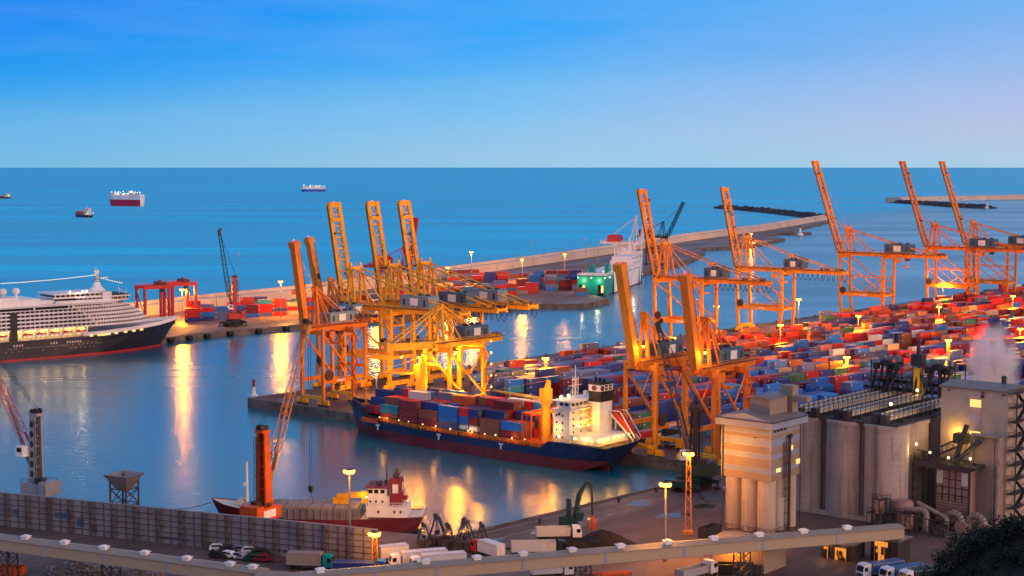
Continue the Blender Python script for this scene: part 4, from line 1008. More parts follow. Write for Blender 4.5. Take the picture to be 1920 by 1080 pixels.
s = MB(); s.rail([(hx, 4.1, 6.6), (hx + 10, 4.1, 6.6)], 1, .05, 1.5); s.rail([(hx, -4.1, 6.6), (hx + 10, -4.1, 6.6)], 1, .05, 1.5); s.rail([(-h + .5, -4, 4.4), (-h + .5, 4, 4.4)], 1, .05, 1.5); s.bar((hx + 9.5, -2.6, 6.6), (hx + 12.5, -2.6, 4), .8, .12); s.build('railing', M['white'], coaster)
s = MB(); s.cbox((hx + 2.4, -3.0, 7.6), (3.2, 1.4, 1.2)); s.bar((hx + 4, -3, 7.6), (hx + 4.8, -3, 7.6), 1.4, 1.2, .4, .6); s.build('rescue_boat', M['red'], coaster)
s = MB(); s.bar((hx + 10.2, 0, 9.0), (hx + 18, 0, 8.2), 1.6, 1.5, 1.2, 1.1); s.bar((hx + 11, 0, 6.6), (hx + 11, 0, 8.6), 1.4, 1.4); s.bar((hx + 17, 0, 6.2), (hx + 17, 0, 8), .4, 4); s.build('hatch_crane', M['crane_y'], coaster)
s = MB(); s.tube((h - 9, 0, 5), (h - 9, 0, 16.5), .42, .25, n=8); s.bar((h - 9, -1.2, 11.5), (h - 9, 1.2, 11.5), .2); s.cbox((h - 8.6, .5, 11), (.5, .8, .8)); s.build('fore_mast', M['white'], coaster)
s = MB(); s.box(h - 12.6, h - 10.6, -3.4, 3.4, 4.6, 6.8); s.cbox((h - 7.5, 1.3, 6.6), (1.5, 1.2, 1)); s.cbox((h - 7.5, -1.3, 6.6), (1.5, 1.2, 1)); s.cbox((h - 11.5, -2.4, 7.5), (.9, .9, 1.6)); s.build('forecastle_gear', M['offwhite'], coaster)
bulbs('deck_light', E['flood'], ((hx + 10.2, 2.4, 8.6), (hx + 10.2, -2.4, 8.6), (hx + 4.2, -4.4, 6.2), (hx + 1, -4.4, 6.0), (hx + 8, -4.4, 6.2)), coaster, .25)
for p, e in (((hx + 12, -3, 9.5), 260), ((hx + 5, -5.6, 7), 130), ((hx + 1, -5.2, 6.6), 110), ((hx + 11.5, 2, 9), 160)): lamp(p, e, (1, .66, .2), .3, parent=coaster)
s = MB(); pts = []
e_ = Vector(on_left(262, 1.0)); b_ = coaster.matrix_world @ Vector((0, 0, 0)); bw = Vector((bow.x, bow.y, 6.2))
for i in range(13): f = i / 12; q = bw + (e_ + Vector((0, 0, .6)) - bw) * f; q.z -= 6 * f * (1 - f) * .9; pts.append(q)
tag(s.path(pts, .09, 4).build('mooring_line', M['dark']), 'mooring line sagging from the coaster bow towards the quay', 'rope')

# --- white and teal ferry, stern to the far pier
sp = G(1109, 556); fb = G(1220, 530); dv = Vector((fb.x - G(1146, 559).x, fb.y - G(1146, 559).y, 0)); fa = math.atan2(dv.y, dv.x); FL = dv.length + 16
ferry = thing('ferry', 'white ferry with teal stern moored stern-on at the far pier', 'ferry', (sp.x, sp.y, 0), fa)
s = MB()
B = 10.0
def sec(x, hb, z0, z1): return [(x, hb, z0), (x, hb, z1)]
prof = [(0, B, 14.5), (28, B, 15.0), (FL - 40, B, 15.5), (FL - 18, B * .75, 16.2), (FL - 6, B * .35, 17), (FL + 1, .3, 17.6)]
for sg in (1, -1):
    for (a, b_) in zip(prof, prof[1:]):
        s.mat(1 if b_[0] <= 28 else 0).add([(a[0], a[1] * sg, 1.0), (b_[0] - (4 if b_[0] > FL else 0), b_[1] * sg * .9, 1.0), (b_[0], b_[1] * sg, b_[2]), (a[0], a[1] * sg, a[2])], [(0, 1, 2, 3) if sg < 0 else (3, 2, 1, 0)])
        s.mat(2).add([(a[0], a[1] * sg * .98, -.5), (b_[0] - (4 if b_[0] > FL else 0), b_[1] * sg * .88, -.5), (b_[0] - (4 if b_[0] > FL else 0), b_[1] * sg * .9, 1.0), (a[0], a[1] * sg, 1.0)], [(0, 1, 2, 3) if sg < 0 else (3, 2, 1, 0)])
s.mat(0)
n = len(prof); s.add([(x, y, z - .1) for x, y, z in prof] + [(x, -y, z - .1) for x, y, z in prof], [(i, n + i, n + i + 1, i + 1) for i in range(n - 1)])
fh = s.build('hull', [M['white'], M['teal'], M['maroon']], ferry)
s = MB(); s.mat(0)
for (y0, y1, z0, z1) in ((-B, -8.4, 0, 14), (-4.4, -1.6, 0, 14), (2.8, 4.6, 0, 14), (8.8, B, 0, 14), (-8.4, -4.4, 8.2, 14), (-1.6, 2.8, 9.6, 14), (4.6, 8.8, 8.2, 14), (-1.6, 2.8, 0, 9.6)): s.box(-.2, .5, y0, y1, z0, z1)
s.mat(1).box(2.8, 3.0, -8.4, 8.8, 0, 9)
s.build('stern_wall', [M['teal'], M['black']], ferry)
s = MB()
for y0, y1 in ((-8.2, -6.2), (5.0, 7.0)): s.box(2.5, 2.7, y0, y1, 2.5, 7.6)
s.build('lit_car_deck', E['cabin'], ferry)
s = MB()
for y0, y1 in ((-8.4, -4.4), (4.6, 8.8)): s.bar((0, (y0 + y1) / 2, 2.6), (-7, (y0 + y1) / 2, QZ + .2), y1 - y0, .3)
s.build('stern_ramp', M['steel'], ferry)
s = MB(); s.box(4, 8, -8, 8, 14.4, 15.6); s.build('stern_bridge', M['white'], ferry)
s = MB(); s.box(FL - 62, FL - 22, -8.6, 8.6, 15.3, 19.0); s.box(FL - 60, FL - 26, -7.6, 7.6, 19, 22); s.build('superstructure', M['white'], ferry)
s = MB(); s.mat(0).box(FL - 34, FL - 25, -9.4, 9.4, 22, 24.6); s.mat(1).box(FL - 25.1, FL - 24.9, -8.6, 8.6, 22.8, 24); s.build('bridge', [M['white'], M['glass']], ferry)
def copies(name, m, size, pts, parent):
    s = MB(); s.cbox((0, 0, 0), size); o = s.build(name, m, parent); o.location = pts[0]
    for q in pts[1:]: c = o.copy(); col.objects.link(c); c.parent = parent; c.location = q
copies('window', M['glass'], (1.5, .1, 1.0), [(x + .7, -8.62, 16.9) for x in range(int(FL - 58), int(FL - 28), 3)] + [(x + .7, -7.62, 20.3) for x in range(int(FL - 58), int(FL - 28), 3)] + [(x + .9, -B - .02, 13.1) for x in range(34, int(FL - 42), 4)], ferry)
s = MB(); s.xprism([(-8, 14.5), (-4, 14.5), (-4.6, 21), (-7, 21)], 22, 30); s.build('funnel', M['teal'], ferry); s = MB(); s.xprism([(4, 14.5), (8, 14.5), (7, 20), (4.6, 20)], 26, 33); s.build('funnel', M['teal'], ferry)
s = MB(); s.lathe(FL - 30, 0, [(2, 24.6), (1.2, 28), (.6, 30), (.3, 36)], 8); s.bar((FL - 30, -3, 31), (FL - 30, 3, 31), .4); s.ball((FL - 36, 3, 26), 1.4); s.build('mast', M['white'], ferry)
s = MB(); s.rail([(0, -B + .3, 14.4), (28, -B + .3, 15), (FL - 40, -B + .3, 15.4)], 1.6, .12, 4); s.rail([(0, -B, 14.4), (0, B, 14.4)], 1.6, .12, 3); s.build('railing', M['white'], ferry)
bulbs('deck_light', E['flood'], ((-.6, -9.5, 13), (-.6, 0, 13), (-.6, 9.5, 13), (12, -B - .3, 12.6), (20, -4, 16)), ferry, .4)
lamp((-4, -5, 11), 1500, (1, .8, .4), .5, parent=ferry); lamp((45, -20, 15), 3500, (1, .85, .6), .6, parent=ferry); lamp((-4, 6, 11), 1500, (1, .8, .4), .5, parent=ferry)  # the middle one is an added fill off the starboard side, whitening the hull

# --- cruise ship, only its bow half is in the picture
stem = G(296, 648.5); CH = R(40)
cr = thing('cruise_ship', 'large cruise ship with navy hull and white balcony decks, cut by the left edge', 'cruise ship', (stem.x, stem.y, 0), CH)
XA = -165
st = [(XA, XA, 14, 14, 9.2, -1), (-60, -60, 14, 14, 9.2, -1), (-38, -36, 13, 14, 9.6, -1), (-22, -18, 9.5, 13, 10.6, -1), (-10, -4, 4.6, 9.2, 11.6, -1), (-3, 5, 1.2, 4.2, 12.4, -1), (0, 10.5, .12, .5, 13.0, -1)]
M['navy_c'] = mat('cruise_hull_paint', (.022, .022, .035), .32, var=.12, scale=.1)
ch, crow = hull_mesh(st, .75, [M['navy_c'], M['red'], M['offwhite']], cr)
# white bulwark strip over the bow
s = MB(); bw = [(-46, 14.06, 9.45), (-36, 14.06, 9.6), (-18, 13.06, 10.6), (-4, 9.26, 11.6), (5, 4.28, 12.4), (10.6, .4, 13.0)]
for sg in (-1, 1):
    for a, b_ in zip(bw, bw[1:]): s.bar((a[0], a[1] * sg, a[2] + .75), (b_[0], b_[1] * sg, b_[2] + .75), .3, 1.7)
s.build('bow_bulwark', M['white'], cr)
s = MB()
for x in (-42, -38, -36, -34.5, -33, -29, -24, -19.5, -15): 
    hb = 14.1 if x < -36 else 14.1 - (x + 36) * .058 - max(0, x + 18) * .2
    s.cbox((x, -hb - .12, 9.3 + max(0, x + 36) * .045), (1.7, .3, .9))
s.build('mooring_opening', E['window'], ch)
copies('porthole', M['offwhite'], (.35, .1, .35), [(-84 + k * 1.05 + rnd.uniform(-.2, .2), -14.02, rnd.choice([4.2, 5.6, 5.6])) for k in range(46)], ch)
copies('porthole', M['offwhite'], (.7, .1, 1.0), [(a + k * 1.3, -14.02, 7.0) for a, n in ((-80, 4), (-62, 3), (-54, 6)) for k in range(n)], ch)
# promenade deck with lights behind the boats
s = MB(); s.mat(0).box(XA, -44, -12.0, 12.0, 9.2, 13.9); s.mat(0).box(XA, -44, -14, 14, 8.9, 9.25); s.build('promenade', M['offwhite'], cr)
s = MB()
for k in range(int((-45 - XA) / 2.2)): s.cbox((XA + 1 + k * 2.2, -12.06, 10.9), (1.3, .12, 1.4))
s.build('promenade_window', E['window'], cr)
for k in range(8): lamp((-46 - k * 6.4, -13.4, 13.2), 520, (1, .62, .12), .4, parent=cr)
# balcony decks
fr = [-6, -7.5, -9.5, -12, -14.5, -17.5]
for k in range(6):
    z = 13.9 + k * 1.8; x1 = fr[k]
    s = MB(); last = k == 5
    # recessed cabin wall and glass
    s.mat(1).box(XA, x1 - 33, -12.6, 12.6, z, z + 1.8)
    # bevelled front following the hull
    fp = [(x1 - 32, -14), (x1 - 17, -12.4), (x1 - 6, -8.2), (x1, -3.5), (x1, 3.5), (x1 - 6, 8.2), (x1 - 17, 12.4), (x1 - 32, 14)]
    s.mat(0).prism([(XA, -14)] + fp + [(XA, 14)], z - .22, z + .1)
    if k < 5:
        for a, b_ in zip([(XA, -14)] + fp[:4], fp[:5]): s.mat(0).bar((a[0], a[1], z + .36), (b_[0], b_[1], z + .36), .12, .5)
        nb = int((x1 - 33 - XA) / 2.3)
        for i in range(nb):
            x = XA + 1 + i * 2.3; s.mat(0).box(x, x + .22, -13.9, -12.6, z + .1, z + 1.6)
            if rnd.random() < .6: s.mat(2).box(x + .5, x + 1.1, -12.68, -12.6, z + .15, z + 1.4)
    else:
        s.mat(0).bar((XA, -13.95, z + 1.5), (x1 - 10, -13.2, z + 1.5), .2, .3)
        for i in range(9): x = XA + 10 + i * 17; s.mat(0).box(x, x + .5, -13.9, -12.6, z, z + 1.8)
    s.mat(0).prism([(x1 - 33.2, -12.62), (x1 - 18, -11.2), (x1 - 7.5, -7.2), (x1 - 2, -3), (x1 - 2, 3), (x1 - 7.5, 7.2), (x1 - 18, 11.2), (x1 - 33.2, 12.62)], z + .1, z + 1.58)
    wv = [(x1 - 32, -12.56), (x1 - 18, -11.26), (x1 - 7.5, -7.26), (x1 - 2, -3.05)]
    for a, b_ in zip(wv, wv[1:]):
        q0, q1 = Vector((a[0], a[1], z + .95)), Vector((b_[0], b_[1], z + .95)); nn = max(2, int((q1 - q0).length / 1.5))
        for i in range(nn): s.mat(1).bar(q0 + (q1 - q0) * (i + .22) / nn, q0 + (q1 - q0) * (i + .78) / nn, .16, .75 if k < 5 else .9)
    s.build('balcony_deck', [M['white'], M['glass'], M['steel']], cr)
z = 24.7
s = MB(); s.mat(0).prism([(XA, -13.6), (-46, -13.6), (-30, -11.6), (-21, -7), (-18.5, 0), (-21, 7), (-30, 11.6), (-46, 13.6), (XA, 13.6)], z, z + .5); s.build('lido_deck', M['white'], cr)
s = MB(); z0 = z + .5
s.mat(1).box(-47, -20.2, -9.6, 9.6, z0 + .5, z0 + 1.8); s.mat(0).box(-47, -20, -9.8, 9.8, z0, z0 + .5); s.box(-48, -19.4, -10.4, 10.4, z0 + 1.8, z0 + 2.3); s.box(-58, -34, -11.4, 11.4, z0, z0 + 1.0)
s.mat(1).box(-57, -31, -8.8, 8.8, z0 + 2.6, z0 + 3.8); s.mat(0).box(-58.5, -30.5, -9.6, 9.6, z0 + 3.8, z0 + 4.4); s.mat(0).box(-58.5, -30.5, -9.6, 9.6, z0 + 2.0, z0 + 2.7)
for i in range(11): s.mat(0).box(-57.5 + i * 2.5, -57.1 + i * 2.5, -9.1, -8.8, z0 + 2.6, z0 + 4)
for i in range(12): s.mat(0).box(-46 + i * 2.2, -45.7 + i * 2.2, -9.8, -9.6, z0 + .4, z0 + 1.9)
s.mat(0).box(-34, -29.5, -10.6, -8, z0, z0 + 4.4)
s.mat(2)
for i in range(6): s.box(-28.5 + i * 1.6, -27.5 + i * 1.6, -8.4, 8.4, z0 + 2.3, z0 + 3.2 - i * .08)
s.build('bridge_block', [M['white'], M['glass'], M['dark']], cr)
s = MB(); s.box(XA, -78, -12.4, 12.4, z0, z0 + 2.2); s.box(-90, -66, -11.5, 11.5, z0, z0 + 2.8); s.box(-66, -58, -9, 9, z0, z0 + 1.6); s.box(-86, -76, -10, 0, z0 + 2.8, z0 + 3.8); s.box(-104, -92, -10, 10, z0 + 2, z0 + 6.0); s.build('pool_deck_block', M['white'], cr)
for x in (-74, -80.2):
    s = MB(); s.lathe(x, -3, [(.8, z0 + 2.6), (.6, z0 + 4.6)], 10); s.ball((x, -3, z0 + 6.2), 1.75, 14, 8); s.build('radar_dome', M['white'], cr)
s = MB(); s.mat(0).lathe(-32, 0, [(4.2, z0 + 4.3), (3.4, z0 + 5.2), (1.9, z0 + 6.6), (1.3, z0 + 8.6)], 12); s.mat(0).tube((-32, 0, z0 + 8), (-32, 0, z0 + 13.5), 1.1, .8, n=8); s.mat(1)
for k in range(4): s.tube((-32, 0, z0 + 8.6 + k * .9), (-32, 0, z0 + 8.9 + k * .9), 1.3, n=10)
s.mat(0).bar((-32, -2.6, z0 + 12.5), (-32, 2.6, z0 + 12.5), .4, .4); s.bar((-30, -2, z0 + 10.6), (-27, -2, z0 + 10.6), .5, .5); s.tube((-32, 1.6, z0 + 12.5), (-32, 1.6, z0 + 15.5), .2, n=5); s.bar((-33.2, 0, z0 + 13.6), (-30.8, 0, z0 + 13.6), .35, 1.0); s.bar((-32, -1.6, z0 + 14.6), (-32, 1.6, z0 + 14.6), .3, .3); s.tube((-32, 0, z0 + 13.5), (-32, 0, z0 + 15), .25, n=5)
s.build('mast', [M['white'], M['dark']], cr)
s = MB()
for x, hh in ((-22, 6), (-18, 5), (-12, 3.5)): s.tube((x, -4, z0 + 1.5), (x - .6, -4, z0 + hh), .14, n=4)
s.bar((-22.6, -4, z0 + 5), (-17, -4, z0 + 1.8), .2); s.build('antenna', M['white'], cr)
s = MB()
def cat(a, b_, n, sag):
    a = Vector(a); b_ = Vector(b_)
    for i in range(n):
        f = i / (n - 1); q = a + (b_ - a) * f; q.z -= sag * 4 * f * (1 - f); s.ball(q, .17, 5, 3)
cat((-32, 0, z0 + 12), (-128, 0, z0 + 11.5), 84, 1.8); cat((-32, 0, z0 + 11), (-20, -2, z0 + 7.6), 12, .2)
s.build('festoon_light', E['flood'], cr)
bulbs('deck_light', E['flood'], ((-50, -9, z0 + 5.0), (-43, -8, z0 + 5.0), (-41, -8, z0 + 5.0)), cr, .5); lamp((-46, -10.5, z0 + 6), 900, (1, .8, .5), .5, parent=cr)
s = MB(); s.box(-81.6, -78.4, -14.5, -12.2, 9.2, 22.4); s.build('dark_service_panel', M['black'], cr)
lbs = None
for i, x in enumerate((-47, -53.4, -60, -66.6, -73.2, -85.5)):
    s = MB()
    for dx in (-3.1, 3.1): s.bar((x + dx, -13.2, 9.3), (x + dx, -14.4, 13.6), .32, .45); s.bar((x + dx, -12, 13.6), (x + dx, -15.0, 13.6), .45, .5)
    s.build('davit', M['white'], cr)
    if lbs is None:
        root = thing('lifeboat', 'orange and white lifeboat hanging above the promenade of the cruise ship', 'lifeboat', (0, 0, 0), CH, 'lifeboats along the cruise ship', .72)
        s = MB(); prof = [(-3.9, .2), (-3.2, 1.1), (2.8, 1.1), (3.9, .2)]
        s.prism([(-3.9, -.2), (-3.2, -1.1), (2.8, -1.1), (3.9, -.2), (3.9, .2), (2.8, 1.1), (-3.2, 1.1), (-3.9, .2)], 0, .9); s.build('hull', M['white'], root)
        s = MB(); s.prism([(-3.4, -.2), (-2.9, -1.0), (2.4, -1.0), (3.2, -.2), (3.2, .2), (2.4, 1.0), (-2.9, 1.0), (-3.4, .2)], .9, 1.9); s.box(-2.6, -1.2, -.6, .6, 1.9, 2.3); s.build('canopy', M['red'], root); lbs = root; o = root
    else: o = copy_tree(lbs)
    o.location = cr.location + Vector((math.cos(CH) * x + math.sin(CH) * 14.0, math.sin(CH) * x - math.cos(CH) * 14.0, 10.9))

# --- ships at anchor on the open sea
def far_ship(label, px, py, Lm, rz, hullm, decks, lights, kind, tall=.16):
    p = G(px, py); root = thing('anchored_ship', label, 'ship', (p.x, p.y, 0), rz, 'ships at anchor on the open sea')
    h = Lm / 2; B = Lm * .085; fz = Lm * (tall if kind == 'ro' else .06)
    hull_mesh([(-h * .97, -h, B * .7, B, fz, -.5), (-h * .8, -h * .8, B, B, fz, -.5), (h * .6, h * .6, B, B, fz, -.5), (h * .86, h * .92, B * .3, B * .6, fz * 1.08, -.5), (h * .9, h, .3, 1, fz * 1.12, -.5)], fz * (.66 if kind == 'ro' else .1), [decks[0] if kind == 'ro' else hullm, hullm if kind == 'ro' else M['maroon'], M['offwhite']], root)
    s = MB(); s.mat(0)
    if kind == 'ro':
        for q in ((-h * .98, -h * .62, -B * .95, B * .95, .05), (-h * .2, h * .8, -B * .8, B * .8, .03), (h * .55, h * .78, -B * .9, B * .9, .075), (-h * .5, -h * .25, -B * .5, B * .5, .09)):
            s = MB(); s.box(*q[:4], fz, fz + Lm * q[4]); s.build('deckhouse', decks[0], root)
        s = MB(); s.tube((h * .66, 0, fz), (h * .66, 0, fz + Lm * .14), Lm * .006); s.build('mast', decks[0], root); s = MB()
        for k in range(9): x = -h * .9 + k * h * .18; s.box(x, x + Lm * .02, -B, -B * .7, fz, fz + Lm * .045)
        s.box(-h * .92, h * .6, -B * .72, -B * .68, fz, fz + Lm * .02)
    else:
        s.box(-h * .75, -h * .5, -B * .9, B * .9, fz, fz + Lm * .17); s.box(-h * .7, -h * .54, -B * 1.1, B * 1.1, fz + Lm * .14, fz + Lm * .16); s.tube((-h * .6, 0, fz), (-h * .6, 0, fz + Lm * .26), Lm * .006); s.box(-h * .92, -h * .78, -B * .4, B * .4, fz, fz + Lm * .16)
        s.build('superstructure', decks[0], root); s = MB(); s.box(-h * .4, h * .6, -Lm * .004, Lm * .004, fz, fz + Lm * .02)
        for k in range(4): x = -h * .36 + k * h * .3; s.tube((x, 0, fz), (x, 0, fz + Lm * .12), Lm * .008); s.bar((x, 0, fz + Lm * .11), (x + Lm * .09, 0, fz + Lm * .08), Lm * .01)
    s.build('vent_row' if kind == 'ro' else 'derrick_row', decks[0], root)
    if kind != 'ro':
        s = MB()
        for k in range(5):
            x = -h * .38 + k * h * .24; s.box(x, x + h * .2, -B * .9, B * .9, fz, fz + Lm * rnd.uniform(.04, .09))
        s.build('deck_cargo', M['orange'], root)
    bulbs('deck_light', E['flood'], [(rnd.uniform(-h * .95, h * .8 if kind == 'ro' else -h * .3), rnd.choice([-B, B * .4, -B * .5]), fz + Lm * rnd.uniform(.03, .12)) for k in range(lights)], root, Lm * .008)
    return root
far_ship('tall white-topped red car carrier lit with a bright lamp, at anchor', 236, 386, 98, R(152), M['crimson'], [M['white']], 24, 'ro', .22)
s = MB(); s.ball((0, 0, 0), 2.6, 8, 6); q = bpy.data.objects['anchored_ship']
s.build('work_lamp', E['flood'], q, (-12, -6, 31))
far_ship('white and blue car carrier with lights, farthest right of the anchored ships', 587, 359.5, 88, R(195), M['blue'], [M['white']], 22, 'ro')
far_ship('small lit freighter with orange cargo, nearest of the anchored ships', 156, 407, 70, R(125), M['black'], [M['offwhite']], 16, 'cargo')
far_ship('lit freighter cut by the left edge of the photo', 2, 372, 60, R(160), M['navy'], [M['offwhite']], 18, 'cargo')

# ------------------------------------------------------------------ containers
CL, CW, CH_ = 8.0, 2.15, 2.46
def container_paint(name, mass):
  cm = bpy.data.materials.new(name); cm.use_nodes = True
  t = cm.node_tree; b = t.nodes['Principled BSDF']; b.inputs['Roughness'].default_value = .5
  oi = t.nodes.new('ShaderNodeObjectInfo'); at = t.nodes.new('ShaderNodeAttribute'); at.attribute_name = 'paint'
  tcn = t.nodes.new('ShaderNodeTexCoord')
  nz = t.nodes.new('ShaderNodeTexNoise'); nz.inputs['Scale'].default_value = .5; nz.inputs['Detail'].default_value = 6
  va = t.nodes.new('ShaderNodeVectorMath'); va.operation = 'ADD'
  sc_ = t.nodes.new('ShaderNodeVectorMath'); sc_.operation = 'SCALE'; sc_.inputs[0].default_value = (37, 51, 13); t.links.new(oi.outputs['Random'], sc_.inputs['Scale'])
  t.links.new(tcn.outputs['Object'], va.inputs[0]); t.links.new(sc_.outputs[0], va.inputs[1]); t.links.new(va.outputs[0], nz.inputs['Vector'])
  rp = t.nodes.new('ShaderNodeMapRange'); rp.inputs['From Min'].default_value = .5; rp.inputs['From Max'].default_value = .75; rp.inputs['To Max'].default_value = .25
  t.links.new(nz.outputs[0], rp.inputs[0])
  mx = t.nodes.new('ShaderNodeMix'); mx.data_type = 'RGBA'; t.links.new(rp.outputs[0], mx.inputs[0]); t.links.new((at.outputs['Color'] if mass else oi.outputs['Color']), mx.inputs[6]); mx.inputs[7].default_value = (.13, .06, .035, 1)
  t.links.new(mx.outputs[2], b.inputs['Base Color'])

  return cm
M['container'] = container_paint('container_paint', False); M['container_mass'] = container_paint('container_mass_paint', True)
def container_mesh(Ln, name):
    s = MB(); W, H = CW, CH_
    s.mat(0).box(-Ln / 2 + .1, Ln / 2 - .1, -W / 2 + .06, W / 2 - .06, .12, H - .05)
    n = int(Ln / .55)
    for sy in (-1, 1):                 # corrugated long sides
        vs = []
        for k in range(n * 2 + 1):
            x = -Ln / 2 + .15 + (Ln - .3) * k / (n * 2); y = sy * (W / 2 - (.0 if (k // 1) % 2 else .07))
            vs += [(x, y, .2), (x, y, H - .12)]
        s.add(vs, [(2 * k, 2 * k + 2, 2 * k + 3, 2 * k + 1) if sy < 0 else (2 * k + 1, 2 * k + 3, 2 * k + 2, 2 * k) for k in range(n * 2)])
    for x in (-Ln / 2 + .08, Ln / 2 - .08):
        for y in (-W / 2 + .08, W / 2 - .08): s.cbox((x, y, H / 2), (.17, .17, H))
    for y in (-W / 2 + .06, W / 2 - .06):
        s.box(-Ln / 2, Ln / 2, y - .07, y + .07, .0, .18); s.box(-Ln / 2, Ln / 2, y - .07, y + .07, H - .14, H - .01)
    for x in (-Ln / 2 + .06, Ln / 2 - .06): s.box(x - .07, x + .07, -W / 2, W / 2, .0, .16); s.box(x - .07, x + .07, -W / 2, W / 2, H - .14, H - .01)
    s.mat(1)
    for y in (-.62, -.25, .25, .62): s.box(-Ln / 2 - .03, -Ln / 2 + .05, y - .035, y + .035, .15, H - .15)
    s.box(-Ln / 2 + .0, -Ln / 2 + .09, -.02, .02, .15, H - .15)
    for y in (-.5, .5): s.box(-Ln / 2 - .02, -Ln / 2 + .02, y - .22, y + .22, 1.0, 1.25)
    s.mat(2).box(-Ln / 2 + .5, -Ln / 2 + 1.1, -W / 2 - .015, -W / 2 + .05, H * .62, H * .78)
    me = s.build('tmp', [M['container'], M['galv'], M['white']]); m_ = me.data; bpy.data.objects.remove(me); m_.name = name
    return m_
C40 = container_mesh(8.0, 'container_long'); C20 = container_mesh(3.9, 'container_short')
PAL = dict(maroon=(.22, .014, .022), red=(.66, .014, .010), orange=(.72, .11, .012), navy=(.022, .045, .21), blue=(.015, .17, .55), slate=(.11, .15, .32), grey=(.30, .30, .31),
           white=(.74, .70, .64), teal=(.02, .26, .34), green=(.05, .18, .07), brown=(.26, .075, .035), yellow=(.70, .50, .02), beige=(.56, .40, .26), rose=(.58, .18, .12))
NEAR = ['navy'] * 11 + ['slate'] * 4 + ['blue'] * 3 + ['maroon'] * 5 + ['brown'] * 2 + ['red', 'red', 'teal', 'green']
FARP = ['red'] * 9 + ['orange'] * 2 + ['maroon'] * 9 + ['navy'] * 8 + ['slate'] * 2 + ['blue'] * 2 + ['brown'] * 4 + ['white', 'beige', 'rose', 'green', 'teal']
PIER = ['red'] * 6 + ['maroon'] * 5 + ['navy'] * 4 + ['blue'] * 3 + ['slate'] * 3 + ['teal', 'grey', 'beige', 'brown']
SHIPP = ['navy'] * 8 + ['maroon'] * 6 + ['brown'] * 3 + ['blue'] * 2 + ['teal', 'green', 'red', 'red', 'slate']
boxes = []          # (centre xyz, angle, length, colour name, label, group)
ORD = ['first', 'second', 'third', 'fourth', 'fifth', 'sixth', 'seventh', 'eighth', 'ninth', 'tenth', 'eleventh', 'twelfth', 'thirteenth', 'fourteenth', 'fifteenth', 'sixteenth', 'seventeenth', 'eighteenth', 'nineteenth', 'twentieth']
def ordn(i):
    i += 1
    if i <= 20: return ORD[i - 1]
    return '%d%s' % (i, 'th' if 10 < i % 100 < 14 else {1: 'st', 2: 'nd', 3: 'rd'}.get(i % 10, 'th'))
TIER = ['bottom', 'second', 'third', 'fourth', 'fifth', 'sixth']
cr_ = random.Random(21)
# on the ship: bays from the bow, rows from the water side
TIERS = [[1, 2, 3, 2, 2], [2, 3, 3, 4, 4, 3, 3], [3, 3, 4, 4, 3, 3, 4], [2, 3, 3, 3, 4, 3, 4], [3, 2, 3, 4, 4, 3, 3], [3, 3, 3, 3, 4, 4, 3], [2, 3, 3, 4, 4, 3, 4], [2, 2, 2, 3, 3, 4, 4]]
LOW = {(2, 4): 'orange'}
ch_, sh_ = math.cos(HDG), math.sin(HDG)
for bi, rows in enumerate(TIERS):
    x = 40.5 - 8.75 * bi; nr = len(rows)
    for ri, nt_ in enumerate(rows):
        y = (nr / 2 - .5 - ri) * 2.2
        base = 6.8 if bi > 0 else 8.0
        two = cr_.random() < .35
        for ti in range(nt_):
            top = ti == nt_ - 1
            for h_ in ((-1, 1) if two else (0,)):
                xx = x + h_ * 2.03
                c = cr_.choice(SHIPP)
                if top and ri > 1 and cr_.random() < .4: c = cr_.choice(['red', 'orange', 'brown', 'white'])
                if (bi, ri, ti) == (5, 0, 0): continue
                if bi == 7 and ri < 2: c = ['maroon', 'blue'][ti] if ri == 0 else c
                lab = '%s%s container, %s bay from ship bow, %s row from water, %s tier' % ({0: '', -1: 'short aft ', 1: 'short forward '}[h_], c, ORD[bi], ORD[ri], TIER[ti])
                boxes.append((ship.location + Vector((ch_ * xx - sh_ * y, sh_ * xx + ch_ * y, base + ti * CH_)), HDG, 8.0 if h_ == 0 else 3.9, c, lab, 'containers stacked on the blue cargo ship'))
# two white tank containers in the fifth bay
for k in (-1, 1):
    x = 40.5 - 8.75 * 5 + k * 2.05; y = 3 * 2.2
    q = ship.location + Vector((ch_ * x - sh_ * y, sh_ * x + ch_ * y, 6.8))
    root = thing('tank_container', 'white tank container in bottom tier of the cargo ship, %s of the pair' % ('nearer the stern' if k < 0 else 'nearer the bow'), 'tank container', q, HDG, 'white tank containers on the cargo ship')
    s = MB(); s.tube((-1.7, 0, 1.25), (1.7, 0, 1.25), .98, n=18); s.ball((-1.7, 0, 1.25), .6, 10, 6); s.ball((1.7, 0, 1.25), .6, 10, 6); smooth_by_angle(s.build('tank', M['white'], root))
    s = MB()
    for a in (-1.92, 1.92):
        for c in (-1.03, 1.03): s.cbox((a, c, 1.2), (.12, .12, 2.4))
        s.cbox((a, 0, .08), (.12, 2.1, .12)); s.cbox((a, 0, 2.36), (.12, 2.1, .12))
    for c in (-1.03, 1.03): s.cbox((0, c, .08), (3.8, .12, .12)); s.cbox((0, c, 2.36), (3.8, .12, .12))
    s.build('frame', M['steel'], root)
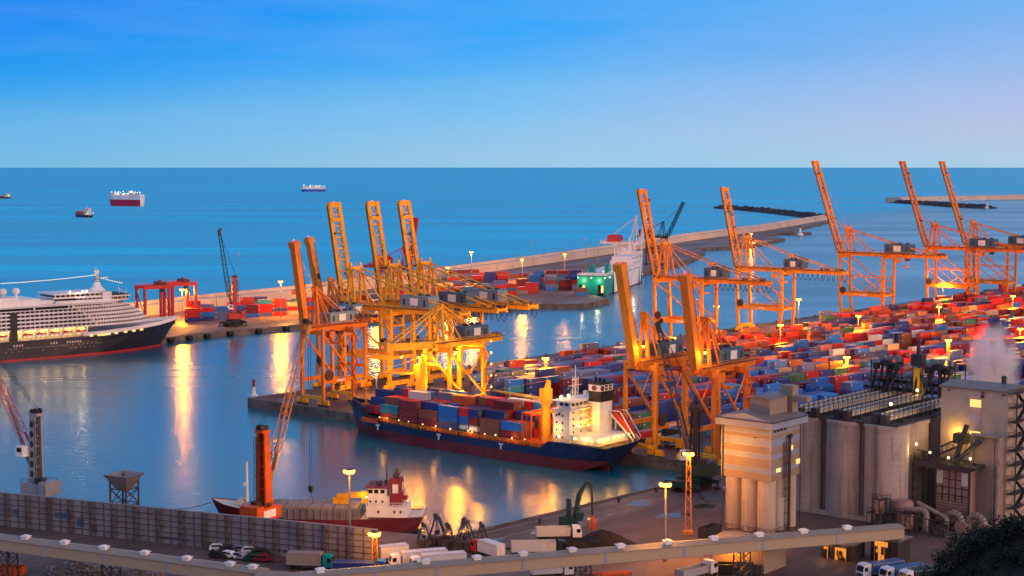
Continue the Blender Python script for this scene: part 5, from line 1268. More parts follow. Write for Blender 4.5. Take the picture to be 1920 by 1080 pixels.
# the terminal yard
RD = R(40.0); rd = Vector((math.cos(RD), math.sin(RD), 0)); rp_ = Vector((math.sin(RD), -math.cos(RD), 0))
ypx = [(893, 748), (903, 722), (1068, 690), (1088, 672), (1182, 657), (1205, 668), (1330, 652), (1345, 646), (1500, 624), (1640, 600), (1720, 584), (1925, 549), (2080, 540), (2080, 800), (1760, 830), (1340, 838), (1245, 812), (1190, 806), (1120, 748)]
ypoly = [G(a, b_, QZ) for a, b_ in ypx]
def inside(p, poly):
    r = False; n = len(poly); j = n - 1
    for i in range(n):
        a, c = poly[i], poly[j]
        if (a.y > p.y) != (c.y > p.y) and p.x < (c.x - a.x) * (p.y - a.y) / (c.y - a.y) + a.x: r = not r
        j = i
    return r
clear = [[G(*q, QZ) for q in ((1590, 668), (1660, 655), (1770, 652), (1740, 672), (1640, 690))], [G(*q, QZ) for q in ((1440, 652), (1500, 640), (1530, 646), (1470, 662))],
         [G(*q, QZ) for q in ((1225, 800), (1330, 770), (1350, 845), (1230, 830))]]
def hsh(*a):
    r = random.Random(str(a)); return r
O_ = G(893, 748, QZ)
def nse(a, b_):
    i, j = math.floor(a), math.floor(b_); fa, fb = a - i, b_ - j
    g = lambda x, y: hsh('n', x, y).random()
    return (g(i, j) * (1 - fa) + g(i + 1, j) * fa) * (1 - fb) + (g(i, j + 1) * (1 - fa) + g(i + 1, j + 1) * fa) * fb
LANE0 = 0
for bj in range(-22, 16):              # blocks across
    for rj in range(6):
        off = bj * 20.5 + rj * 2.25
        for si in range(0, 130):
            along = si * 8.5 + (si // 14) * 9 - 40
            p = O_ + rd * along + rp_ * off; p.z = QZ
            if not inside(p, ypoly) or any(inside(p, c) for c in clear): continue
            u_, v_ = to_uv(p)
            if u_ < 40: continue
            D = p.length
            nv = nse(si * .22, bj * .9 + .3 * rj)
            if D < 640:
                hgt = int(.6 + nv * 3.6 + hsh('h', bj, si, rj).random() * .8)
            else:
                hgt = int(.15 + nv * 3.3 + hsh('h', bj, si, rj).random() * 1.4)
            hgt = max(0, min(5, hgt))
            run = hsh('run', bj, rj // 2, si // 5).choice(NEAR if D < 640 else FARP)
            for ti in range(hgt):
                r_ = hsh('c', bj, rj, si, ti)
                c = run if r_.random() < .6 else r_.choice(NEAR if D < 600 or (D < 700 and r_.random() < .5) else FARP)
                if D > 620 and ti == hgt - 1 and r_.random() < .07: c = r_.choice(['white', 'beige', 'rose'])
                lab = '%s yard container, %s tier, %s stack from left, %s lane behind silo tower' % (c, TIER[ti], ordn(si - 1), ordn((15 - bj) * 6 + 5 - rj - LANE0))
                if hsh('s', bj, rj, si).random() < .14:
                    for h_ in (-1, 1): boxes.append((p + rd * h_ * 2.03 + Vector((0, 0, ti * CH_)), RD, 3.9, c, 'short ' + ('near ' if h_ < 0 else 'far ') + lab, 'containers in the terminal yard'))
                else: boxes.append((p + rd * r_.uniform(-.15, .15) + Vector((0, 0, ti * CH_)), RD, 8.0, c, lab, 'containers in the terminal yard'))
# far pier
PA = R(10)
pd = Vector((math.cos(PA), math.sin(PA), 0))
lines = [(346, 604, 562, 589, 5, .92), (350, 597, 640, 577, 5, .9), (640, 585, 760, 572, 3, .7), (640, 572, 860, 548, 4, .55), (845, 560, 1008, 549.5, 5, .85), (850, 547, 1060, 540, 4, .8), (860, 537, 1090, 531, 4, .75), (840, 526, 1010, 518, 3, .6), (1020, 546, 1075, 543, 5, .95), (1080, 560, 1092, 553, 2, .6)]
for li, (x0, y0, x1, y1, mt, pf) in enumerate(lines):
    a = G(x0, y0, QZ); e_ = G(x1, y1, QZ); n = int((e_ - a).length / 8.7); k = 0
    for i in range(n):
        q = a + (e_ - a) * (i + .5) / n; r_ = hsh('p', li, i)
        if r_.random() > pf: continue
        hh = min(mt, max(1, int(1.3 + nse(i * .5, li * 3.1) * (mt - .6) + r_.random())))
        run = r_.choice(PIER)
        for w_ in range(2 if li < 4 else 3):
            for ti in range(hh):
                c = run if r_.random() < .5 else r_.choice(PIER)
                boxes.append((q + Vector((-math.sin(PA), math.cos(PA), 0)) * w_ * 2.25 + Vector((0, 0, ti * CH_)), PA, 8.0, c,
                    '%s container on the far pier, %s tier, %s stack, %s line, %s deep' % (c, TIER[ti], ordn(i), ORD[li], ORD[w_]), 'containers on the far pier'))
def finish_containers(occ_v, occ_f, limit=292):
    "the ones that show largest in the photograph stay individuals, all others are one mass"
    vs, fs = list(occ_v), list(occ_f); no = len(fs)
    def corners(bx):
        c, a, Ln = bx[0], bx[1], bx[2]; ca_, sa_ = math.cos(a), math.sin(a); o = []
        for z in (0, CH_):
            for x, y in ((-1, -1), (1, -1), (1, 1), (-1, 1)):
                X, Y = x * Ln / 2, y * CW / 2; o.append(Vector((c.x + ca_ * X - sa_ * Y, c.y + sa_ * X + ca_ * Y, c.z + z)))
        return o
    FB = [(4, 5, 6, 7), (0, 1, 5, 4), (1, 2, 6, 5), (2, 3, 7, 6), (3, 0, 4, 7)]
    allc = [corners(bx) for bx in boxes]
    for cs in allc:
        o = len(vs); vs += cs; fs += [tuple(i + o for i in f) for f in FB]
    bvh = BVHTree.FromPolygons(vs, fs)
    camp = Vector((0, 0, CZ)); scores = []
    for i, cs in enumerate(allc):
        sc = 0
        for f in FB:
            q = [cs[k] for k in f]; ctr = (q[0] + q[1] + q[2] + q[3]) / 4; nrm = (q[1] - q[0]).cross(q[3] - q[0]); dv_ = ctr - camp
            if nrm.dot(dv_) >= 0: continue
            pr = [P(*v) for v in q]; area = abs(sum(pr[k][0] * pr[(k + 1) % 4][1] - pr[(k + 1) % 4][0] * pr[k][1] for k in range(4))) / 2
            hit = 0
            for u_, v_ in ((.5, .5), (.2, .3), (.8, .7), (.25, .75), (.75, .25)):
                pt = q[0] + (q[1] - q[0]) * u_ + (q[3] - q[0]) * v_
                X, Y, _ = P(*pt)
                if not (0 <= X <= 1920 and 0 <= Y <= 1080): continue
                d_ = pt - camp; L_ = d_.length; h_ = bvh.ray_cast(camp, d_ / L_, L_ - .08)
                if h_[0] is None: hit += 1
            sc += area * hit / 5
        scores.append(sc)
    order = sorted(range(len(boxes)), key=lambda i: -scores[i])
    for i in order[:limit]:
        c, a, Ln, cn, lab, grp = boxes[i]
        o = bpy.data.objects.new('shipping_container', C40 if Ln > 5 else C20); col.objects.link(o)
        o.location = c; o.rotation_euler = (0, 0, a); pc = PAL[cn]; jt = hsh('j', i).uniform(.8, 1.2); o.color = (pc[0] * jt, pc[1] * jt, pc[2] * jt, 1)
        tag(o, lab, 'container', grp)
    s = MB(); cols = []; vis = [i for i in order[limit:] if scores[i] > 0.0]
    hid = [i for i in order[limit:] if scores[i] <= 0.0 and boxes[i][0].length < 1400]
    for i in vis + hid:
        o = len(s.v); s.v += [tuple(v) for v in allc[i]]; s.f += [tuple(k + o for k in f) for f in FB]; s.m += [0] * 5
        pc = PAL[boxes[i][3]]; jt = hsh('j', i).uniform(.75, 1.2); cols += [(pc[0] * jt, pc[1] * jt, pc[2] * jt, 1)] * 5
        # door bars and a light marking so that the far ones still read as containers
    ob = s.build('shipping_containers', M['container_mass'])
    ca_ = ob.data.attributes.new('paint', 'FLOAT_COLOR', 'FACE')
    fl = []
    for c_ in cols: fl += c_
    ca_.data.foreach_set('color', fl)
    ob['kind'] = 'stuff'
    tag(ob, 'mass of smaller stacked containers in red, orange, blue and white across the yard', 'containers', None)
    print('CONTAINERS', len(boxes), 'visible', sum(1 for x in scores if x > 0), 'smallest single', scores[order[limit - 1]] if len(order) > limit else None)

# ------------------------------------------------------------------ silo plant on the near right
OCC = MB()
Pc = G(1443, 1003, QZ); VA = R(49.7 - 90)
def SL(x, y, z=0.0): return Vector((Pc.x, Pc.y, 0)) + V * x + U * y + Vector((0, 0, z))
def occ(x0, x1, y0, y1, z0, z1):
    o = len(OCC.v); OCC.v += [SL(x, y, z) for z in (z0, z1) for x, y in ((x0, y0), (x1, y0), (x1, y1), (x0, y1))]
    OCC.f += [tuple(i + o for i in f) for f in ((4, 5, 6, 7), (0, 1, 5, 4), (1, 2, 6, 5), (2, 3, 7, 6), (3, 0, 4, 7))]
def corr(name, c, rough=.5, pitch=2.2, axis=0, spec=.3, dirt=(.2, .15, .12), depth=.05):
    "ribbed metal cladding: ribs come from a wave bump"
    m = mat(name, c, rough, var=.07, scale=.2, dirt=dirt, dirt_amt=.3, dirt_scale=.3, spec=spec)
    t = m.node_tree; b = t.nodes['Principled BSDF']
    tcn = t.nodes.new('ShaderNodeTexCoord'); mp = t.nodes.new('ShaderNodeMapping'); mp.inputs['Scale'].default_value = (1, 1, 0) if axis == 2 else ((1, 0, 0) if axis == 0 else (0, 1, 0))
    wv = t.nodes.new('ShaderNodeTexWave'); wv.inputs['Scale'].default_value = pitch; wv.wave_type = 'BANDS'; wv.bands_direction = 'X' if axis == 0 else ('Y' if axis == 1 else 'DIAGONAL')
    t.links.new(tcn.outputs['Object'], mp.inputs[0]); t.links.new(mp.outputs[0], wv.inputs[0])
    bp = t.nodes.new('ShaderNodeBump'); bp.inputs['Strength'].default_value = .5; bp.inputs['Distance'].default_value = depth
    t.links.new(wv.outputs[0], bp.inputs['Height']); t.links.new(bp.outputs[0], b.inputs['Normal'])
    return m
M['clad'] = corr('beige_cladding', (.33, .25, .19), pitch=.9, axis=2)
M['clad_blue'] = corr('pale_blue_translucent_sheet', (.30, .34, .46), rough=.35, pitch=.9, axis=2)
M['clad_roof'] = corr('grey_roof_sheet', (.20, .175, .155), pitch=.8, axis=1)
M['silo'] = weathered('silo_concrete', (.40, .33, .285), (.16, .125, .11), (.22, .17, .145), .85, joints=1.7, amt=.75, rust_amt=.5, spec=.2)
M['column'] = weathered('pale_silo_concrete', (.40, .32, .25), (.24, .18, .14), (.30, .23, .18), .8, joints=2.4, amt=.6, rust_amt=.4, spec=.2)
M['tower_clad'] = corr('tan_cladding', (.50, .40, .31), pitch=.7, axis=2)
M['pipe'] = mat('duct_metal', (.33, .26, .22), .45, metal=.3, var=.2, dirt=(.12, .06, .03), dirt_amt=.6, dirt_scale=.5)
M['pink'] = mat('filter_panel', (.38, .23, .18), .6, var=.25, scale=.6, dirt=(.12, .08, .07), dirt_amt=.7, dirt_scale=.6)
M['roofdark'] = mat('silo_roof_felt', (.06, .05, .048), .9, var=.3, dirt=(.1, .06, .04))
# loading tower on its own columns
tower = thing('silo_tower', 'square beige tower with blue bands and gable roof standing on round pale columns', 'silo tower', SL(0, 0, QZ), VA)
Z0, Z1 = 12.6, 25.0
s = MB(); bands = [(Z0, 14.4, 0), (14.4, 15.5, 1), (15.5, 17.9, 0), (17.9, 19.0, 1), (19.0, 20.8, 0), (20.8, 22.6, 1), (22.6, 23.7, 0), (23.7, 24.5, 1), (24.5, 26, 0)]
for a, b_, k in bands:
    e = .03 if k else 0
    s.mat(k).box(-13.5 - e, e, -e, 14 + e, a, b_)
s.build('wall', [M['clad'], M['clad_blue']], tower)
s = MB(); e = 1.2
s.mat(0).yprism([(-13.5 - e, 25.2), (e, 25.2), (e, 27.0), (-6.75, 28.6), (-13.5 - e, 27.0)], -e, 14 + e)
s.mat(1).add([(-13.5 - e - .1, -e - .1, 27.02), (-6.75, -e - .1, 28.64), (-6.75, 14.1 + e, 28.64), (-13.6 - e, 14.1 + e, 27.02)], [(3, 2, 1, 0)]).add([(e + .1, -e - .1, 27.02), (-6.75, -e - .1, 28.64), (-6.75, 14.1 + e, 28.64), (e + .1, 14.1 + e, 27.02)], [(0, 1, 2, 3)])
s.build('roof', [M['clad_blue'], M['clad_roof']], tower)
s = MB(); s.mat(0).box(-8.2, -2.6, 3.8, 11.8, 27.6, 31.6); s.mat(1).yprism([(-8.6, 31.6), (-2.2, 31.6), (-5.4, 32.2)], 3.4, 12.2); s.mat(0).box(-5.0, -1.6, 12.6, 15.2, 27.4, 34.0); s.box(-1.6, 2.2, 12.8, 15.0, 30.4, 31.6)
s.build('roof_hut', [M['clad'], M['clad_roof']], tower)
s = MB()
for q in ((8.8, 10.2, 18.9, 20.1), (11.8, 13.6, 15.2, 16.4), (2.6, 4.6, 14.5, 15.5)): s = MB(); s.box(.0, .09, *q); s.build('lit_window', E['window'], tower)
s = MB()
for k in range(4): s.box(0, .1, 1.2 + k * 1.6, 2.2 + k * 1.6, 24.2, 25.1)
s.cbox((-4.2, -.04, 22.7), (1.0, .12, .3)); s.build('vent_louvre', M['black'], tower)
s = MB()
for z in (14.4, 15.5, 17.9, 19.0, 20.8, 22.6, 23.7): s.box(-13.6, .1, -.1, -.035, z - .05, z + .05); s.box(.035, .1, -.1, 14.1, z - .05, z + .05)
s.box(-13.62, -13.4, -.12, .12, Z0, 25); s.box(-.1, .14, -.14, .12, Z0, 25); s.box(-.02, .14, 13.85, 14.1, Z0, 25); s.build('flashing', M['galv'], tower)
s = MB(); s.tube((-13.1, -.28, 25), (-13.1, -.28, -2.5), .11, n=6); s.tube((.3, 13.4, 25), (.3, 13.4, 0), .11, n=6); s.bar((-14.7, -1.4, 26.9), (1.2, -1.4, 26.9), .2); s.bar((1.4, -1.2, 26.9), (1.4, 15.2, 26.9), .2); s.build('gutter', M['dark'], tower)
s = MB(); s.rail([(-13, -.9, 0.2), (.8, -.9, .2), (.8, 6, .2)], 1.1, .05, 1.4); s.build('railing', M['dark'], tower)
for i in range(3):
    for j in range(3):
        s = MB(); s.lathe(-11.2 + i * 4.45, 2.3 + j * 4.7, [(2.2, -.3), (2.2, Z0)], 28); o = s.build('column', M['column'], tower); smooth_by_angle(o, 50)
s = MB(); s.tube((.9, 7.2, 0), (.9, 7.2, 22.5), .38, n=8); s.tube((.9, 7.2, 22.5), (.9, 8.0, 22.9), .5, n=8)
for z in range(1, 22, 3): s.bar((0, 6.4, z), (.9, 7.2, z + .6), .09); s.bar((0, 7.8, z), (.9, 7.2, z + .6), .09)
s.lattice((.5, 5.9, 8), (.5, 5.9, 21.5), .7, .7, 9, .05); s.build('elevator_leg', M['dark'], tower)
occ(-13.5, 0, 0, 14, 3, 30)
# the round silos: one block of 3 x 5
block = thing('grain_silos', 'block of large round grey concrete silos with conveyors along its dark roof', 'grain silos', SL(0, 0, QZ), VA)
RS = 5.35; ST_ = 24.0
for i in range(3):
    for j in range(5):
        s = MB(); s.lathe(-7.8 + 10.6 * i, 32.4 + 10.6 * j, [(RS, -.3), (RS, ST_ - .8), (RS + .35, ST_ - .75), (RS + .35, ST_)], 48); o = s.build('silo', M['silo'], block); smooth_by_angle(o, 40)
s = MB()
for q in range(46): s.bar((13.0, 32.4 - RS - .35, .5 + q * .5), (13.6, 32.4 - RS - .35, .5 + q * .5), .06)
s.bar((13.0, 32.4 - RS - .35, 0), (13.0, 32.4 - RS - .35, ST_ + 1), .08); s.bar((13.6, 32.4 - RS - .35, 0), (13.6, 32.4 - RS - .35, ST_ + 1), .08); s.build('ladder', M['dark'], block)
for q in ((8.1, 33, 0), (-2.5, 33, 1)): s = MB(); s.tube((q[0], q[1] - 4.0, 0), (q[0], q[1] - 4.0, ST_ - .5), .16, n=6); s.build('down_pipe', M['dark'], block)
s = MB(); s.box(-12.5, 18, 28.6, 79, ST_ - .1, ST_ + .25)
for k in range(70): s.cbox((rnd.uniform(-12, 17), rnd.uniform(29, 78), ST_ + .5), (rnd.uniform(.3, 1.4), rnd.uniform(.3, 1.6), rnd.uniform(.4, 1.2)))
s.build('roof_deck', M['roofdark'], block)
for x, y0, y1 in ((-10.6, 30, 76), (-7.4, 27, 77), (-4.2, 29, 76), (1.2, 31, 70), (4.2, 30, 72), (11.5, 31, 66), (14.5, 30, 64)):
    s = MB(); s.mat(0).box(x - .55, x + .55, y0, y1, ST_ + 1.1, ST_ + 2.2); s.mat(1)
    for k in range(int((y1 - y0) / 2.5)): y = y0 + k * 2.5; s.bar((x - .6, y, ST_ + .2), (x - .6, y, ST_ + 2.6), .12); s.bar((x + .6, y, ST_ + .2), (x + .6, y, ST_ + 2.6), .12)
    s.rail([(x + .9, y0, ST_ + 1.6), (x + .9, y1, ST_ + 1.6)], 1, .05, 2.5); s.cbox((x, y0 - .8, ST_ + 1.4), (1.6, 1.8, 2.4))
    s.build('roof_conveyor', [M['offwhite'], M['dark']], block)
s = MB(); s.mat(0)
s.lattice((-14, 73, ST_ + 3.4), (24, 73, ST_ + 3.4), 2.2, 2.4, 16, .16); s.box(-14, 24, 72.2, 73.8, ST_ + 2.3, ST_ + 2.9); s.lattice((-14, 78.5, ST_ + 4.4), (24, 78.5, ST_ + 4.4), 1.6, 1.8, 14, .14); s.box(-14, 24, 78, 79, ST_ + 3.6, ST_ + 4.2)
s.build('conveyor_bridge', M['dark'], block)
s = MB(); s.mat(0)
for (x0, x1, n) in ((-9, -2, 7), (6, 13, 7)):
    for k in range(n):
        x = x0 + (x1 - x0) * k / n
        s.tube((x, 70 + (k % 3) * 2, ST_ + 8.6 + (k % 2)), (x + rnd.uniform(-2.5, 2), 70 + rnd.uniform(-3, 3), ST_ + 2), .38, n=6); s.cbox((x, 70 + (k % 3) * 2, ST_ + 8.8 + (k % 2)), (1.4, 1.6, 1.7))
    s.box(x0 - 1, x1 + 1, 68.5, 76, ST_ + 6.0, ST_ + 6.3); s.rail([(x0 - 1, 68.5, ST_ + 6.3), (x1 + 1, 68.5, ST_ + 6.3)], 1.2, .07, 1.5); s.rail([(x0 - 1, 68.5, ST_ + 9.3), (x1 + 1, 68.5, ST_ + 9.3)], 1.0, .07, 1.5)
    for x in (x0 - 1, (x0 + x1) / 2, x1 + 1): s.bar((x, 69, ST_), (x, 69, ST_ + 10.5), .25); s.bar((x, 75.5, ST_), (x, 75.5, ST_ + 10.5), .25)
    s.mat(1)
    for k in range(3): s.cbox((x0 + 1 + k * 2.4, 71, ST_ + 11), (1.3, 1.3, 1.5))
    s.mat(0)
s.build('distributor', [M['dark'], M['steel']], block)
s = MB(); s.mat(0).bar((2.2, 72, ST_), (2.2, 72, ST_ + 9.0), 2.0, 1.8); s.mat(1).cbox((2.2, 72, ST_ + 11), (3.2, 2.6, 3.2))
for k in range(3): s.tube((2.2, 72, ST_ + 9), (2.2 + (k - 1) * 3.2, 70, ST_ + 2), .35, n=6)
s.tube((2.2, 72, ST_ + 12), (2.2, 72, ST_ + 16.5), .5, n=8); s.build('elevator_head', [M['crane_y'], M['dark']], block)
lp_ = [(4, 68, ST_ + 3.4), (15.5, 71.5, ST_ + 5.0), (21, 70, ST_ + 4.6), (10.5, 40, ST_ + 3.6)]
bulbs('work_lamp', E['flood'], lp_, block, .42)
for p in lp_: lamp((p[0], p[1] - .6, p[2] + .4), 300, (1, .62, .2), .4, parent=block)
s = MB(); s.box(-12, 18, 27.6, 28.4, 0, 1); s.build('plinth', M['silo'], block)
occ(-12, 18, 28, 79, 3, 27.5)
# tall tan machine tower at the right
mt = thing('machine_tower', 'tall tan clad tower with a glowing window strip and outside stair, at the right', 'tower', SL(0, 0, QZ), VA)
X0, X1, Y0, ZT = 22.0, 39.1, 44.0, 32.6
s = MB(); s.box(X0, X1, Y0, Y0 + 13, -.5, ZT); s.build('wall', M['tower_clad'], mt)
s = MB(); s.xprism([(Y0 - .5, ZT), (Y0 + 13.5, ZT), (Y0 + 13.5, ZT + .4), (Y0 + 6.5, ZT + 1.3), (Y0 - .5, ZT + .4)], X0 - .4, X1 + .4); s.build('roof', M['clad_roof'], mt)
s = MB(); sx0, sx1 = X0 + 7.5, X0 + 10.3
zz = 5.0; k = 0
cols = [0, 1, 1, 0, 1, 1, 1, 0, 0, 1, 1, 1, 0, 1, 0]
while zz < ZT - 1:
    s.mat(2 if cols[k % 15] == 0 else k % 2).box(sx0, sx1, Y0 - .08, Y0, zz, min(zz + 1.85, ZT - .5)); zz += 1.95; k += 1
M['strip'] = mat('translucent_panel', (.34, .36, .46), .3, var=.2, scale=.8); M['strip2'] = mat('translucent_panel_dusty', (.42, .36, .34), .3, var=.2, scale=.8)
s.build('window_strip', [M['strip'], M['strip2'], E['window']], mt)
s = MB(); s.mat(0).box(X1 - 7.0, X1 - .6, Y0 - 3.2, Y0, -.5, 22.0); s.build('lean_to', M['clad'], mt)
s = MB(); yb = Y0 - 3.6
s.tube((X1 - 7.4, yb, 2), (X1 - 7.4, yb, 22.2), .5, n=10); s.tube((X1 - 7.4, yb, 22.2), (X1 - .8, yb, 22.2), .5, n=10); s.tube((X1 - .8, yb, 22.2), (X1 - .8, yb, -1), .5, n=10); s.tube((X1 - 1.7, yb - .2, 21), (X1 - 1.7, yb - .2, -1), .28, n=8)
smooth_by_angle(s.build('duct', M['pipe'], mt))
s = MB(); sx = X1 + .2
for k in range(9):
    z = 1 + k * 3.5
    a, b_ = (Y0 + 1, Y0 + 6.5) if k % 2 else (Y0 + 6.5, Y0 + 1)
    s.bar((sx + 1.6, a, z), (sx + 1.6, b_, z + 3.5), .9, .16); s.bar((sx + .8, Y0, z + 3.5), (sx + .8, Y0 + 8, z + 3.5), 2.4, .14)
    s.rail([(sx + 2, Y0, z + 3.5), (sx + 2, Y0 + 8, z + 3.5)], 1.1, .06, 1.3); s.rail([(sx + .1, Y0 - .1, z + 3.5), (sx + 2, Y0 - .1, z + 3.5)], 1.1, .06, 1); s.bar((sx + 2.05, a, z + 1), (sx + 2.05, b_, z + 4.5), .08)
    s.bar((sx + 2, Y0, z), (sx + 2, Y0 + 8, z + 3.5), .1)
for y in (Y0, Y0 + 8): s.bar((sx + 2, y, -1), (sx + 2, y, 33), .25)
s.build('stair_tower', M['dark'], mt)
s = MB(); s.tube((X0 + 13, Y0 + 7, ZT + .8), (X0 + 13, Y0 + 7, ZT + 2.6), .6, n=10); s.tube((X0 + 13, Y0 + 7, ZT + 2.6), (X0 + 13, Y0 + 7, ZT + 3.1), .9, .3, n=10)
for x in (2, 10.8, 16): s.cbox((X0 + x, Y0 - .3, ZT - .6), (.35, .5, .35))
s.ball((X0 + 10.7, Y0 - .3, ZT - 1.4), .45); s.build('roof_vent', M['dark'], mt)
occ(X0, X1, Y0, Y0 + 13, 3, 36)
# bag filter with its platform, pipes and chutes in front of it
bf = thing('bag_filter', 'rusty pink bag filter house with steel frame and platform below the tan tower', 'filter house', SL(0, 0, QZ), VA)
fx0, fx1, fy = 24.6, 33.0, 36.5
s = MB(); s.box(fx0, fx1, fy, fy + 6, 1.0, 13.6); s.build('casing', M['pink'], bf)
s = MB()
for k in range(6): x = fx0 + (fx1 - fx0) * k / 5; s.bar((x, fy - .12, 6), (x, fy - .12, 13.8), .22)
for z in (7.6, 9.4, 11.4, 13.6): s.bar((fx0, fy - .1, z), (fx1, fy - .1, z), .2)
for k in range(9): s.bar((fx0, fy - .06, 1.2 + k * .7), (fx1, fy - .06, 1.2 + k * .7), .09)
s.bar((fx1 + .1, fy, .5), (fx1 + .1, fy, 15), .4); s.bar((fx0 - .1, fy, -.5), (fx0 - .1, fy, 15), .35); s.build('frame', M['dark'], bf)
s = MB(); s.mat(0).box(18.6, 35, fy - 1.4, fy + 7, 14.6, 15.2); s.rail([(18.6, fy - 1.4, 15.2), (35, fy - 1.4, 15.2)], 1.1, .06, 1.4); s.box(20, 34, fy - 1.6, fy - 1.2, 13.9, 14.7)
s.lattice((20.4, fy + 1, 15.5), (29, fy + 4, 20.2), 1.8, 1.6, 7, .14); s.cbox((29, fy + 4, 21), (3, 3, 2.4)); s.cbox((20, fy, 16.4), (2.2, 2.2, 2.2))
for x in (19, 22.2): s.bar((x, fy - 1, -.5), (x, fy - 1, 14.6), .3); s.bar((x, fy + 5, -.5), (x, fy + 5, 14.6), .3)
for k in range(6):
    z = 1 + k * 2.3; s.bar((19, fy - 1, z), (22.2, fy - 1, z + 2.3), .14); s.bar((19, fy - 1, z + 2.3), (22.2, fy - 1, z + 2.3), .16)
s.build('platform', M['dark'], bf)
s = MB(); s.tube((28.2, fy + 2, 15), (30.6, fy + 3.5, 24.5), .62, n=10); s.tube((28.8, fy + 1.5, 15.5), (34.2, fy + 3, 21), .62, n=10); s.build('chute', M['dark'], bf)
s = MB()
for k in range(5): s.cbox((fx0 + 1.2 + k * 1.55, fy - .1, 14.2), (.9, .5, 1.0))
s.cbox((fx0 + 1, fy - .14, 11.8), (1.6, .2, 3.2)); s.cbox((fx1 - 1, fy - .14, 11.8), (1.6, .2, 3.2)); s.build('hatch', M['offwhite'], bf)
bulbs('work_lamp', E['flood'], ((23.5, fy - 1.4, 17.6), (27.6, fy, 16.6), (33.2, fy, 17), (20.0, fy - 1.6, 19.3)), bf, .32)
lamp((26.4, Y0 - 1.6, 21.6), 900, (1, .52, .06), .5, parent=bf); lamp((33.2, fy - .6, 17.6), 300, (1, .6, .2), .4, parent=bf); lamp((19.6, fy - 2.2, 18), 300, (1, .62, .2), .4, parent=bf)
# ducts, fans and small plant at the foot
def elbow(s, c, r, a0, a1, ax, tr, n=8):
    pts = [Vector(c) + Vector(ax) * (r * math.cos(a0 + (a1 - a0) * k / n)) + Vector((0, 0, r * math.sin(a0 + (a1 - a0) * k / n))) for k in range(n + 1)]
    return s.path(pts, tr, 10)
for (lab, x, y, mk) in (('fat pipe bend with a rusty fan housing at the foot of the filter house', 31.5, 32, 0), ('second fat pipe bend beside the tall duct at the foot of the tan tower', 36.6, 33, 1)):
    root = thing('exhaust_fan', lab, 'fan', SL(x, y, QZ), VA, 'exhaust fans below the tan tower')
    s = MB(); elbow(s, (0, 0, 2.4), 1.9, math.pi, 0, (1, 0, 0), .85); s.tube((-1.9, 0, 2.6), (-1.9, 0, -.5), .85, n=10); smooth_by_angle(s.build('pipe_bend', M['pipe'], root))
    s = MB(); s.tube((1.9, -.7, 1.3), (1.9, 1.1, 1.3), 1.6, n=16); s.box(.6, 3.2, -.6, 1, -.4, .6); smooth_by_angle(s.build('fan_housing', M['pink'], root))
pl = thing('dust_plant', 'tangle of ducts, tanks and steel stairs beside the foot of the grey silos', 'process plant', SL(0, 0, QZ), VA)
s = MB(); s.tube((21, 26, 4.6), (26, 26, 5.4), .75, n=12); elbow(s, (26, 26, 4.2), 1.2, math.pi / 2, 0, (1, 0, 0), .75); s.tube((27.2, 26, 4.2), (27.2, 26, -6), .75, n=12); s.tube((23, 30, 6), (29.5, 30, 3.6), .6, n=10); elbow(s, (29.5, 30, 2.6), 1.0, math.pi / 2, 0, (1, 0, 0), .6); s.tube((30.5, 30, 2.6), (30.5, 30, -2), .6, n=10)
s.tube((28, 24, -1), (40, 27, .4), .6, n=10); s.tube((30, 22, -2.6), (35, 22, -2.6), .5, n=10); elbow(s, (30.5, 25, -1.6), 1.6, math.pi, 0, (1, 0, 0), .5); smooth_by_angle(s.build('duct', M['pipe'], pl))
s = MB(); s.lathe(20.5, 28, [(2.2, 0), (2.2, 6), (1.8, 6.6)], 20); s.lathe(15.2, 25.6, [(1.2, 3), (1.2, 6.2), (.6, 7)], 14); smooth_by_angle(s.build('tank', M['pink'], pl))
s = MB(); s.mat(0)
for (x0, x1, y, z1) in ((12.5, 18.5, 24.5, 3.2), (14, 17.6, 24.2, 6.8), (19, 24, 24, 4.2)):
    s.box(x0, x1, y - .1, y + 2.4, z1 - .15, z1); s.rail([(x0, y, z1), (x1, y, z1), (x1, y + 2.4, z1)], 1.1, .06, 1.2)
    for x in (x0, (x0 + x1) / 2, x1): s.bar((x, y, -.5), (x, y, z1), .2); s.bar((x, y + 2.4, -.5), (x, y + 2.4, z1), .2)
    s.bar((x0, y, 0), (x1, y, z1), .14); s.build('service_stand', M['dark'], pl); s = MB()
s.bar((18.6, 24.3, 3.2), (21.6, 24.3, 0), .8, .15)
s.build('stair', M['dark'], pl); s = MB(); s.bar((24, 21.5, 4.4), (36, 21.5, 4.4), .2)
for x in (24, 27, 30, 33): s.bar((x, 21.5, -1), (x, 21.5, 4.5), .22); s.bar((x, 21.5, 4), (x + 3, 21.5, .5), .14)
s.build('pipe_rack', M['dark'], pl)
for k in range(14): s = MB(); s.cbox((rnd.uniform(13, 33), rnd.uniform(24, 33), .8), (rnd.uniform(.6, 1.8), rnd.uniform(.6, 1.8), 2.4)); s.build('pump_housing', M['dark'], pl)
s = MB(); s.bar((13, 24, .4), (33, 24, .4), .3)
s.build('steelwork', M['dark'], pl)
